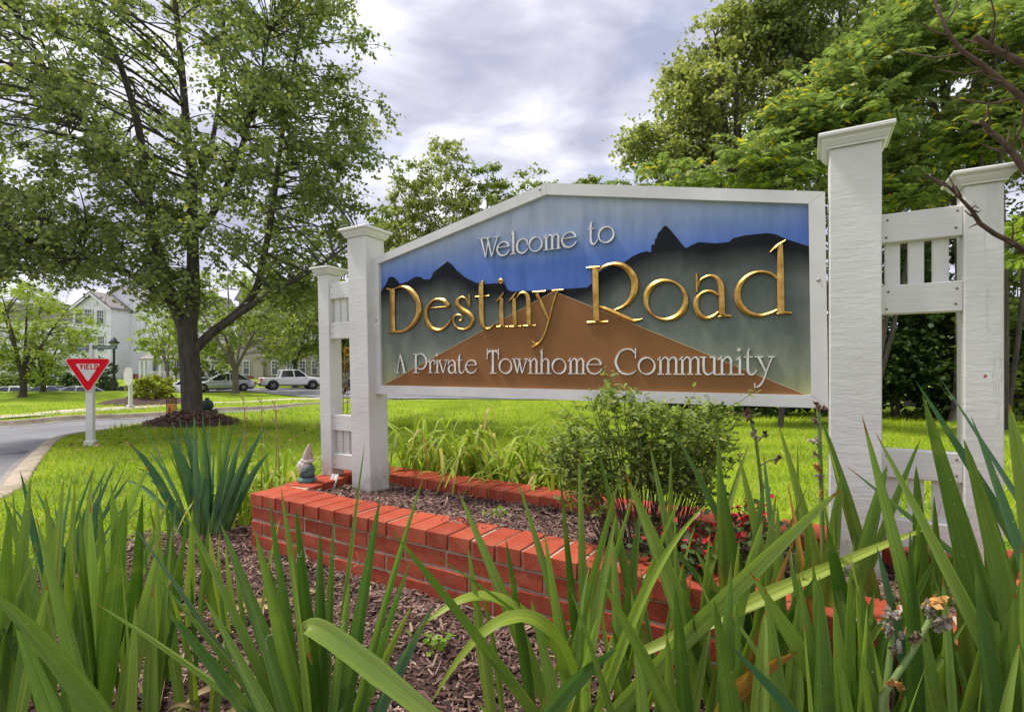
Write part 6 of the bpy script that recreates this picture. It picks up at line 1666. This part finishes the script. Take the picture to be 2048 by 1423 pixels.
m = MB(); m.box(X(272), X(286), -.1, 2.2, 0, Z(749)); m.build('brick_step', M_hbrick, hs)
window(hs, X(305), X(316), Z(744), Z(719.5), 2.2, cols=2); window(hs, X(329), X(340), Z(744), Z(721), 2.2, cols=2)
m = MB(); m.box(X(279), X(287), 2.12, 2.19, Z(752), Z(719)); dr = m.build('door', M_glass, hs)
m = MB(); m.box(X(278), X(279), 2.1, 2.18, Z(752), Z(718)); m.box(X(287), X(288), 2.1, 2.18, Z(752), Z(718)); m.build('door_frame', M_trim, dr)
# another white house behind the trees at the far left
hs = empty('white_townhouse', (hx(60, 64), 64, hz(768, 64))); tag(hs, 'white townhouse mostly hidden by the layered trees at the left edge', 'house'); h0 = Vector(hs.location)
X = lambda px: hx(px, 64)-h0.x
Z = lambda py: hz(py, 64)-h0.z
w_ = MB(); siding(w_, X(-60), X(128), 0, Z(640), 0); w_.box(X(-60), X(128), .01, 8, 0, Z(640)); w_.build('wall', M_siding, hs)
m = MB(); m.prism([(X(-66), Z(641)), (X(134), Z(641)), (X(118), Z(606)), (X(-50), Z(606))], -.5, 8.4); m.build('roof', M_roof, hs, fix=True)
for px_ in (-40, -8, 24, 56, 88, 112):
    window(hs, X(px_), X(px_+11), Z(690), Z(662), 0); window(hs, X(px_), X(px_+11), Z(742), Z(714), 0)
GH = 'clipped hedges beyond the car park'
for k, (px_, lab) in enumerate([(-20, 'dark hedge at the left edge beyond the parked cars'), (60, 'dark hedge behind the teal car'), (135, 'dark hedge left of the yield sign'), (190, 'dark hedge behind the lamp post foot')]):
    b = at(px_, 780, 51); b.z = gzs(b.x, b.y); B = np.array(b); cb_ = B+np.array((0, 0, .9))
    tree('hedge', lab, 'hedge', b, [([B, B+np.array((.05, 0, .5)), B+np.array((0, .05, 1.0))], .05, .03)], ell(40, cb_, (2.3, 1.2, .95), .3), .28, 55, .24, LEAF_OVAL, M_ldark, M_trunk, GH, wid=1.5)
# beige townhouse row behind the pickup
hs = empty('beige_townhouse', (hx(590, 60), 60, hz(766, 60))); tag(hs, 'shaded beige townhouse with brick base behind the white pickup', 'house'); h0 = Vector(hs.location)
X = lambda px: hx(px, 60)-h0.x
Z = lambda py: hz(py, 60)-h0.z
w_ = MB(); siding(w_, X(478), X(760), Z(752), Z(600), 0); w_.box(X(478), X(760), .01, 8, 0, Z(600)); w_.build('wall', M_beige, hs)
m = MB(); m.box(X(478)-.05, X(760), -.12, -.031, 0, Z(752)); m.build('brick_base', M_hbrick, hs)
m = MB(); m.prism([(X(472), Z(601)), (X(766), Z(601)), (X(750), Z(570)), (X(490), Z(570))], -.5, 8.4); m.build('roof', M_roof, hs, fix=True)
for px_ in (488, 545, 575, 600, 625, 655, 690, 725):
    window(hs, X(px_), X(px_+11), Z(748), Z(722), 0, cols=2); window(hs, X(px_), X(px_+11), Z(690), Z(664), 0, cols=2)
m = MB(); m.box(X(512), X(530), -.5, -.121, 0, Z(720)); m.build('entry_bay', M_beige, hs)

# ================================================================== vehicles
def paint(name, c, metal=0.0, rough=0.25):
    m, t, bs = newmat(name); bs.inputs['Base Color'].default_value = (*c, 1); bs.inputs['Roughness'].default_value = rough; bs.inputs['Metallic'].default_value = metal; bs.inputs['Coat Weight'].default_value = 0.6
    return m
M_cw = paint('white_car_paint', (0.90, 0.90, 0.90)); M_cs = paint('silver_car_paint', (0.50, 0.52, 0.55), .4); M_cb = paint('black_car_paint', (0.025, 0.028, 0.032))
M_cg = paint('teal_grey_car_paint', (0.12, 0.17, 0.19), .2)
M_cglass = paint('tinted_glass', (0.035, 0.042, 0.05), 0, .05); M_tyre = simple('tyre_rubber', (0.02, 0.02, 0.021), 0.8, 0.2, 10); M_rim = paint('alloy_rim', (0.5, 0.5, 0.52), .8, .3)
M_plastic = simple('black_plastic', (0.025, 0.026, 0.028), 0.6, 0.2, 10); M_red = paint('red_tail_lamp', (0.55, 0.02, 0.025)); M_head = paint('headlamp', (0.75, 0.76, 0.78), .2, .15); M_plate = paint('number_plate', (0.75, 0.75, 0.7), 0, .4)
def loft(stations, mat, name, parent, n=5):
    """stations: (x, half width, z low, z high, top inset) -> closed body"""
    m = MB(); vs = []; fs = []
    for x, w, z0, z1, ins in stations:
        h = z1-z0
        ring_ = [(-w*.94, z0), (-w, z0+h*.22), (-w, z0+h*.62), (-w+ins*.35, z0+h*.90), (-w+ins, z1), (w-ins, z1), (w-ins*.35, z0+h*.90), (w, z0+h*.62), (w, z0+h*.22), (w*.94, z0)]
        vs += [(x, a, b) for a, b in ring_]
    k = 10
    for i in range(len(stations)-1):
        for j in range(k): j2 = (j+1) % k; fs.append((i*k+j, i*k+j2, (i+1)*k+j2, (i+1)*k+j))
    fs.append(tuple(range(k))[::-1]); q = (len(stations)-1)*k; fs.append(tuple(range(q, q+k)))
    m.add(vs, fs, True); return m.build(name, mat, parent, fix=True)
def wheel(parent, x, y, r_):
    M_ = Matrix.Translation((x, y, r_)) @ Matrix.Rotation(R(90), 4, 'X'); s = 1 if y < 0 else -1
    m = MB(); m.lathe([(r_*.62, -.10), (r_*.92, -.11), (r_, -.08), (r_, .08), (r_*.92, .11), (r_*.62, .10)], 24, M_); wh = m.build('wheel', M_tyre, parent)
    m = MB(); m.lathe([(r_*.62, -.105*s), (r_*.60, .095*s), (r_*.50, .085*s), (r_*.16, .075*s), (r_*.12, .10*s), (.001, .10*s)], 20, M_); m.build('rim', M_rim, wh)
    m = MB()
    for k in range(5):
        a = 2*math.pi*k/5; m.tube([tuple(M_ @ Vector((r_*.14*math.cos(a), r_*.14*math.sin(a), .105*s))), tuple(M_ @ Vector((r_*.58*math.cos(a), r_*.58*math.sin(a), .108*s)))], [.04, .03], 6)
    m.build('spokes', M_rim, wh)
def quad(name, parent, pts, mat):
    m = MB(); m.add(pts, [(0, 1, 2, 3)]); return m.build(name, mat, parent)
def sedan(p, ang, mat, label, suv=False, group='cars in the car park'):
    o = empty('parked_car', p, ang); tag(o, label, 'car', group); hh = 1.66 if suv else 1.45; bz = .32 if suv else .22; sh_ = .98 if suv else .86
    loft([(-2.32, .62, bz+.22, sh_-.10, .05), (-2.22, .82, bz+.05, sh_-.02, .08), (-1.6, .90, bz, sh_+.04, .08), (-.2, .91, bz, sh_+.03, .07), (.9, .91, bz, sh_+.0, .08), (1.55, .90, bz, sh_-.10, .12), (2.15, .84, bz+.02, sh_-.22, .14), (2.34, .64, bz+.12, sh_-.34, .10)], mat, 'body', o)
    rx0, rx1, fx0, fx1 = (-2.05, -1.75, .95, .15) if suv else (-1.95, -1.05, 1.05, .18)
    z0, z1 = sh_+.0, hh
    def gh(x, w, z): return [(x, -w, z), (x, w, z)]
    m = MB(); vs = [(rx0, -.76, z0), (fx0, -.76, z0), (fx0, .76, z0), (rx0, .76, z0), (rx1, -.58, z1-.05), (fx1, -.58, z1-.05), (fx1, .58, z1-.05), (rx1, .58, z1-.05)]
    m.add(vs, [(0, 1, 5, 4), (1, 2, 6, 5), (2, 3, 7, 6), (3, 0, 4, 7), (4, 5, 6, 7)]); m.build('glass', M_cglass, o)
    loft([(rx1-.06, .56, z1-.07, z1-.02, .08), ((rx1+fx1)/2, .60, z1-.06, z1+.01, .10), (fx1+.06, .56, z1-.07, z1-.02, .08)], mat, 'roof', o)
    for s in (-1, 1):
        for a, b in (((rx0, s*.77, z0), (rx1, s*.585, z1-.05)), ((fx0, s*.77, z0), (fx1, s*.585, z1-.05)), ((-.45, s*.775, z0), (-.45, s*.60, z1-.05))): m = MB(); m.tube([a, b], .045, 6); m.build('pillar', mat, o)
    for s in (-1, 1):
        m = MB(); m.box(.78, .92, s*.90 if s > 0 else -1.06, 1.06 if s > 0 else -.90, z0+.02, z0+.16, ch=.02); m.build('mirror', mat, o)
        quad('headlight', o, [(2.10, s*.80, sh_-.42), (2.30, s*.52, sh_-.44), (2.30, s*.50, sh_-.32), (2.06, s*.82, sh_-.27)], M_head)
        m = MB(); m.box(-2.34, -2.18, s*.50 if s > 0 else -.84, .84 if s > 0 else -.50, sh_-.30, sh_-.12, ch=.02); m.build('tail_light', M_red, o)
    m = MB(); m.box(2.28, 2.345, -.50, .50, bz+.14, sh_-.42, ch=.02); m.build('grille', M_plastic, o)
    m = MB(); m.box(-2.1, 2.1, -.86, .86, bz-.06, bz+.02); m.build('underbody', M_plastic, o)
    for x in (-1.38, 1.42):
        for s in (-1, 1): wheel(o, x, s*.84, .36 if suv else .33)
    return o
def gp_(px, py, Y, dz=0.0): q = at(px, py, Y); return (q.x, q.y, gzs(q.x, q.y)+.055+dz)
A_ = math.atan2(-.56, -.83)
sedan(gp_(446, 783, 41.0), A_, M_cs, 'silver sedan parked nose left behind the pale trunked tree')
sedan(gp_(372, 783, 45.0), A_, M_cw, 'white car half hidden behind the maple trunk', True)
sedan(gp_(405, 780, 48.0), A_, M_cb, 'black car deep in shade right of the maple trunk')
sedan(gp_(716, 783, 36.0), A_, M_cb, 'black car glimpsed between the left fence posts', True)
sedan(gp_(18, 790, 42.0), A_-.4, M_cw, 'white car roof showing above the grass bank at the left edge')
sedan(gp_(88, 790, 42.5), A_-.4, M_cg, 'dark teal car roof showing above the grass bank')
sedan(gp_(150, 790, 42.5), A_-.4, M_cs, 'silver car roof above the grass bank nearest the yield sign')
sedan(gp_(252, 786, 42.0), A_-.2, M_cb, 'dark car roof above the grass bank by the lamp post')
# pickup
o = empty('pickup_truck', gp_(582, 785, 44.5), math.atan2(.55, .83)); tag(o, 'white crew cab pickup truck seen from behind in the car park', 'pickup')
loft([(-2.5, .84, .50, 1.02, .02), (-2.46, .90, .42, 1.05, .03), (-1.7, .92, .42, 1.06, .04), (.0, .92, .40, 1.08, .05), (1.2, .92, .40, 1.10, .06), (1.5, .92, .42, 1.10, .12), (2.25, .88, .44, 1.04, .14), (2.50, .74, .48, .92, .12)], M_cw, 'body', o)
m = MB(); m.box(-2.40, -1.02, -.76, .76, .95, 1.075); m.build('bed_liner', M_plastic, o)
vs = [(-1.0, -.80, 1.06), (1.30, -.80, 1.08), (1.30, .80, 1.08), (-1.0, .80, 1.06), (-.82, -.64, 1.66), (.55, -.64, 1.68), (.55, .64, 1.68), (-.82, .64, 1.66)]
m = MB(); m.add(vs, [(0, 1, 5, 4), (1, 2, 6, 5), (2, 3, 7, 6), (3, 0, 4, 7), (4, 5, 6, 7)]); m.build('glass', M_cglass, o)
loft([(-.90, .62, 1.62, 1.70, .08), (0, .66, 1.64, 1.745, .10), (.62, .62, 1.63, 1.71, .08)], M_cw, 'roof', o)
for s in (-1, 1):
    for a, b, r_ in (((-1.0, s*.81, 1.05), (-.82, s*.65, 1.67), .085), ((1.30, s*.81, 1.06), (.55, s*.65, 1.68), .05), ((.15, s*.81, 1.05), (.05, s*.66, 1.68), .06)): m = MB(); m.tube([a, b], r_, 6); m.build('pillar', M_cw, o)
for s in (-1, 1):
    m = MB(); m.box(-2.53, -2.40, s*.74 if s > 0 else -.935, .935 if s > 0 else -.74, .74, 1.02, ch=.02); m.build('tail_light', M_red, o)
    m = MB(); m.box(1.0, 1.14, s*.90 if s > 0 else -1.10, 1.10 if s > 0 else -.90, 1.08, 1.26, ch=.02); m.build('mirror', M_cw, o)
    quad('headlight', o, [(2.28, s*.84, .78), (2.46, s*.58, .76), (2.44, s*.58, .92), (2.26, s*.86, .94)], M_head)
    for x in (-1.55, 1.62):
        m = MB(); m.lathe([(.44, -.03), (.44, .03)], 24, Matrix.Translation((x, s*.905, .42)) @ Matrix.Rotation(R(90), 4, 'X')); m.build('wheel_arch', M_plastic, o); wheel(o, x, s*.85, .37)
m = MB(); m.box(-2.60, -2.46, -.86, .86, .42, .58, ch=.02); m.build('bumper', M_plastic, o)
m = MB(); m.box(-2.615, -2.601, -.16, .16, .46, .56); m.build('number_plate', M_plate, o)
m = MB(); m.box(-2.4, 2.3, -.84, .84, .32, .42); m.build('underbody', M_plastic, o)
m = MB(); m.box(-2.515, -2.505, -.10, .10, .80, .85); m.build('badge', M_plastic, o)

# ================================================================== street furniture
M_post = simple('white_wood_post', (0.66, 0.65, 0.62), 0.6, 0.1, 6, bumps=(30, .2, .004)); M_signred = simple('sign_red', (0.66, 0.008, 0.020), 0.6, 0.05, 4, spec=.1); M_signw = simple('reflective_white', (0.62, 0.60, 0.55), 0.45, 0.06, 10)
M_alu = simple('bare_aluminium', (0.45, 0.45, 0.45), 0.4, 0.1, 5, metal=.6); M_green = simple('sign_green', (0.02, 0.10, 0.065), 0.4, 0.1, 5); M_black = simple('black_iron', (0.015, 0.015, 0.017), 0.45, 0.3, 10)
def text_mesh(body, size, mat, name, parent, loc, rz=0.0, spacing=1.0, flip=False, xs=1.0):
    cu = bpy.data.curves.new(name, 'FONT'); cu.body = body; cu.size = size; cu.align_x = 'CENTER'; cu.align_y = 'CENTER'; cu.extrude = .0012; cu.space_character = spacing
    tmp = bpy.data.objects.new('tmp', cu); COL.objects.link(tmp); dg = bpy.context.evaluated_depsgraph_get(); me = bpy.data.meshes.new_from_object(tmp.evaluated_get(dg)); bpy.data.objects.remove(tmp); bpy.data.curves.remove(cu)
    me.materials.clear(); me.materials.append(mat); me.transform(Matrix.Scale(xs, 4, (1, 0, 0))); me.transform(Matrix.Rotation(R(90), 4, 'X'))
    t_ = link(name, me, parent); t_.location = loc; t_.rotation_euler = (0, 0, rz); return t_
def tri(c, r_): return [(c[0]+r_*math.sin(a), c[1]+r_*math.cos(a)) for a in (math.pi, math.pi/3, -math.pi/3)]
def rtri(w, cz, rad, n=5):
    """downward triangle, side w, rounded corners"""
    h = w*math.sqrt(3)/2; P = [(-w/2, h/3), (w/2, h/3), (0, -2*h/3)]; out = []
    for i, p in enumerate(P):
        v = Vector((p[0], p[1])); c = v*(1-rad*2/v.length); a0 = {0: 90, 1: -30, 2: 210}[i]
        for k in range(n+1):
            a = R(a0+120*k/n if i != 1 else 90-120*k/n); 
            out.append((c.x+rad*math.cos(a), c.y+rad*math.sin(a)))
        if i == 0: out[-n-1:] = out[-n-1:][::-1]
        if i == 2: out[-n-1:] = out[-n-1:][::-1]
    return [(x, z+cz) for x, z in out]
Yy = 7.9
b = at(181, 892, Yy); b.z = gzs(b.x, b.y)
ys = empty('yield_sign', tuple(b), R(16)); tag(ys, 'red and white triangular yield sign on a white wooden post beside the kerb', 'sign')
H = lambda py: CAMZ+(HY-py)/FPX*Yy-b.z
m = MB(); m.box(-.046, .046, -.046, .046, -.05, H(735), ch=.006); pst = m.build('post', M_post, ys)
m = MB(); m.box(-.066, .066, -.066, .066, -.02, H(880), ch=.01); m.build('post_sleeve', M_post, pst)
wS = 98*Yy/FPX/1.19; cz = H(716)-wS*math.sqrt(3)/6
for nm, w_, a, bq, mt in (('sign_plate', wS, -.075, -.070, M_signw), ('red_triangle', wS*.945, -.0775, -.0752, M_signred), ('white_triangle', wS*.50, -.0800, -.0777, M_signw)):
    m = MB(); m.prism(rtri(w_, cz+(0 if nm != 'white_triangle' else .005), .035 if w_ > .5 else .012), a, bq); plt = m.build(nm, mt, ys, fix=True)
m = MB(); m.box(-.03, .03, -.0698, -.0462, cz-.25, cz+.16); m.build('bracket', M_alu, ys)
m = MB()
def bar(a, b, w=.0075):
    d = Vector((b[0]-a[0], b[1]-a[1])); d.normalize(); n_ = Vector((-d.y, d.x))*w; a = Vector(a)-d*w*.6; b = Vector(b)+d*w*.6
    m.prism([tuple(a-n_), tuple(b-n_), tuple(b+n_), tuple(a+n_)], -.0835, -.0802)
lz, lh, lx = cz+.018, .066, -.100
for ch, w_ in (('Y', .034), ('I', .0), ('E', .028), ('L', .026), ('D', .032)):
    x0, x1, z0_, z1_, zm_ = lx, lx+w_, lz, lz+lh, lz+lh/2
    for a_, b_ in {'Y': [((x0, z1_), ((x0+x1)/2, zm_)), ((x1, z1_), ((x0+x1)/2, zm_)), (((x0+x1)/2, zm_), ((x0+x1)/2, z0_))], 'I': [((x0, z0_), (x0, z1_))], 'E': [((x0, z0_), (x0, z1_)), ((x0, z0_), (x1, z0_)), ((x0, zm_), (x1-.006, zm_)), ((x0, z1_), (x1, z1_))],
                   'L': [((x0, z0_), (x0, z1_)), ((x0, z0_), (x1, z0_))], 'D': [((x0, z0_), (x0, z1_)), ((x0, z0_), (x1-.010, z0_)), ((x0, z1_), (x1-.010, z1_)), ((x1-.010, z0_), (x1, z0_+.014)), ((x1, z0_+.014), (x1, z1_-.014)), ((x1, z1_-.014), (x1-.010, z1_))]}[ch]: bar(a_, b_)
    lx += w_+.026
m.build('lettering', M_signred, ys, fix=True)
for z in (cz+.19, cz-.33): m = MB(); m.lathe([(.012, 0), (.012, .004), (.006, .007)], 10, Matrix.Translation((0, -.0776, z)) @ Matrix.Rotation(R(90), 4, 'X')); m.build('bolt', M_alu, ys)
# street name sign across the road
Yy = 16.5; b = at(184, 826, Yy); b.z = gzs(b.x, b.y); ss = empty('street_name_sign', tuple(b), 0); tag(ss, 'white post carrying two green street name blades behind the yield sign', 'sign')
H = lambda py: CAMZ+(HY-py)/FPX*Yy-b.z
m = MB(); m.box(-.055, .055, -.055, .055, -.05, H(688), ch=.01); m.build('post', M_post, ss)
m = MB(); m.box(-.08, .08, -.08, .08, -.02, .12, ch=.01); m.build('post_sleeve', M_post, ss)
for x0, x1, rz, tx_, lbl in ((-.50, -.06, R(-8), 'CARAVAN', 0), (.06, .80, R(6), 'CARAVAN DR', 0)):
    z0, z1 = (H(698), H(690.5)) if x0 > 0 else (H(699.5), H(692))
    bl_ = empty('blade', (0, -.075, 0)) if False else None
    m = MB(); m.box(x0, x1, -.075, -.069, z0, z1); m.v = [tuple(Matrix.Rotation(rz, 4, 'Z') @ Vector(v)) for v in m.v]; bl_ = m.build('name_blade', M_green, ss)
    c = Matrix.Rotation(rz, 4, 'Z') @ Vector(((x0+x1)/2, -.0775, (z0+z1)/2)); text_mesh(tx_, .105, M_signw, 'lettering', bl_, tuple(c), rz, xs=(x1-x0)/(.072*len(tx_)*1.12))
# back of a stop sign on its post
Yy = 20.0; b = at(261, 816, Yy); b.z = gzs(b.x, b.y); st_ = empty('stop_sign', tuple(b), R(-30)); tag(st_, 'white post with the pale back of an octagonal sign beside the golden bush', 'sign')
H = lambda py: CAMZ+(HY-py)/FPX*Yy-b.z
m = MB(); m.box(-.06, .06, -.06, .06, -.05, H(737), ch=.01); m.build('post', M_post, st_)
m = MB(); m.box(-.10, .10, -.10, .10, -.02, .14, ch=.01); m.build('post_sleeve', M_post, st_)
m = MB(); m.prism([(.38*math.cos(R(22.5+45*k)), H(752)+.38*math.sin(R(22.5+45*k))) for k in range(8)], -.085, -.078); m.build('sign_plate', M_post, st_, fix=True)
# lamp post
Yy = 30.5; b = at(228, 787, Yy); b.z = gzs(b.x, b.y); lp_ = empty('lamp_post', tuple(b)); tag(lp_, 'black lamp post with a lantern head beside the white townhouse', 'lamp post')
H = lambda py: CAMZ+(HY-py)/FPX*Yy-b.z
m = MB(); m.lathe([(.13, -.05), (.13, .25), (.09, .32), (.065, .45), (.055, H(697)-.25), (.07, H(697)-.2), (.05, H(697))], 14); m.build('pole', M_black, lp_)
zt = H(697); m = MB(); m.lathe([(.10, zt), (.19, zt+.32), (.19, zt+.33), (.0, zt+.33)], 6); m.build('lantern_glass', simple('frosted_lantern', (.55, .55, .50), .3, .05, 3), lp_)
m = MB(); m.lathe([(.30, zt+.33), (.30, zt+.36), (.16, zt+.48), (.12, zt+.60), (.05, zt+.64), (.03, zt+.72)], 12); m.build('lantern_roof', M_black, lp_)
m = MB()
for k in range(6): a = R(60*k); m.tube([(.105*math.cos(a), .105*math.sin(a), zt), (.195*math.cos(a), .195*math.sin(a), zt+.33)], .012, 5)
m.build('lantern_bars', M_black, lp_)
# fire hydrant behind the maple
Yy = 12.3; b = at(414, 838, Yy); b.z = gzs(b.x, b.y)+.02; hy = empty('fire_hydrant', tuple(b)); tag(hy, 'dark green fire hydrant beside the maple trunk', 'hydrant'); M_hyd = simple('dark_green_paint', (0.02, 0.045, 0.035), 0.45, 0.3, 12)
hh = (838-786)*Yy/FPX-.02; k = hh/.62
m = MB(); m.lathe([(.16*k, 0), (.16*k, .04*k), (.115*k, .05*k), (.115*k, .36*k), (.15*k, .37*k), (.15*k, .41*k), (.125*k, .42*k)], 18); m.build('barrel', M_hyd, hy)
m = MB(); m.lathe([(.14*k, .42*k), (.145*k, .44*k), (.13*k, .50*k), (.09*k, .55*k), (.05*k, .57*k), (.045*k, .62*k)], 18); m.build('bonnet', M_hyd, hy)
for s in (-1, 1): m = MB(); m.lathe([(.055*k, .0), (.055*k, .08*k), (.075*k, .085*k), (.075*k, .13*k), (.03*k, .135*k), (.025*k, .165*k)], 12, Matrix.Translation((s*.10*k, 0, .27*k)) @ Matrix.Rotation(R(90*s), 4, 'Y')); m.build('side_outlet', M_hyd, hy)
m = MB(); m.lathe([(.07*k, .0), (.07*k, .08*k), (.095*k, .085*k), (.095*k, .13*k), (.03*k, .135*k)], 12, Matrix.Translation((0, -.09*k, .24*k)) @ Matrix.Rotation(R(90), 4, 'X')); m.build('front_outlet', M_hyd, hy)
# orange dog notice
Yy = 11.6; b = at(343, 838, Yy); b.z = gzs(b.x, b.y); dg_ = empty('dog_notice', tuple(b), R(-14)); tag(dg_, 'small orange and black notice with a walker and dog beside the maple', 'sign')
M_or = simple('orange_plastic', (0.62, 0.27, 0.02), 0.5, 0.08, 8); H = lambda py: CAMZ+(HY-py)/FPX*Yy-b.z
z0, z1 = H(829), H(795); w_ = .145
m = MB(); m.box(-w_, w_, -.004, .004, z0, z1); pl_ = m.build('notice_board', M_or, dg_)
m = MB(); m.box(-.012, .012, .005, .017, -.1, z1-.03); m.build('stake', M_alu, dg_)
m = MB(); m.box(-w_, w_, -.0065, -.0042, z1-.125, z1); m.box(-w_, -w_+.012, -.0065, -.0042, z0, z1-.126); m.box(w_-.012, w_, -.0065, -.0042, z0, z1-.126); m.build('black_header', M_black, pl_)
m = MB()
for x in (-.10, -.06, -.02, .02, .06, .10): m.box(x-.013, x+.013, -.008, -.0066, z1-.055, z1-.030); m.box(x-.010, x+.014, -.008, -.0066, z1-.10, z1-.078)
m.build('header_marks', M_or, pl_)
m = MB()
m.lathe([(.001, -.002), (.018, -.002), (.018, .002), (.001, .002)], 12, Matrix.Translation((-.055, -.006, z0+.165)) @ Matrix.Rotation(R(90), 4, 'X'))
for a, c, r_ in (((-.055, .145), (-.062, .085), .014), ((-.062, .085), (-.095, .03), .009), ((-.062, .085), (-.035, .03), .009), ((-.055, .135), (-.015, .11), .007), ((.035, .07), (.095, .075), .014), ((.035, .07), (.028, .03), .006), ((.05, .07), (.055, .03), .006), ((.088, .07), (.08, .03), .006), ((.095, .07), (.105, .03), .006), ((.03, .08), (.012, .10), .011), ((.095, .08), (.12, .105), .005), ((-.015, .11), (.03, .09), .003)):
    m.tube([(a[0], -.0085, z0+a[1]), (c[0], -.0085, z0+c[1])], r_, 6); 
m.v = [(x, max(-.0085, min(-.0045, y)), z) for x, y, z in m.v]; m.build('walker_and_dog', M_black, pl_)
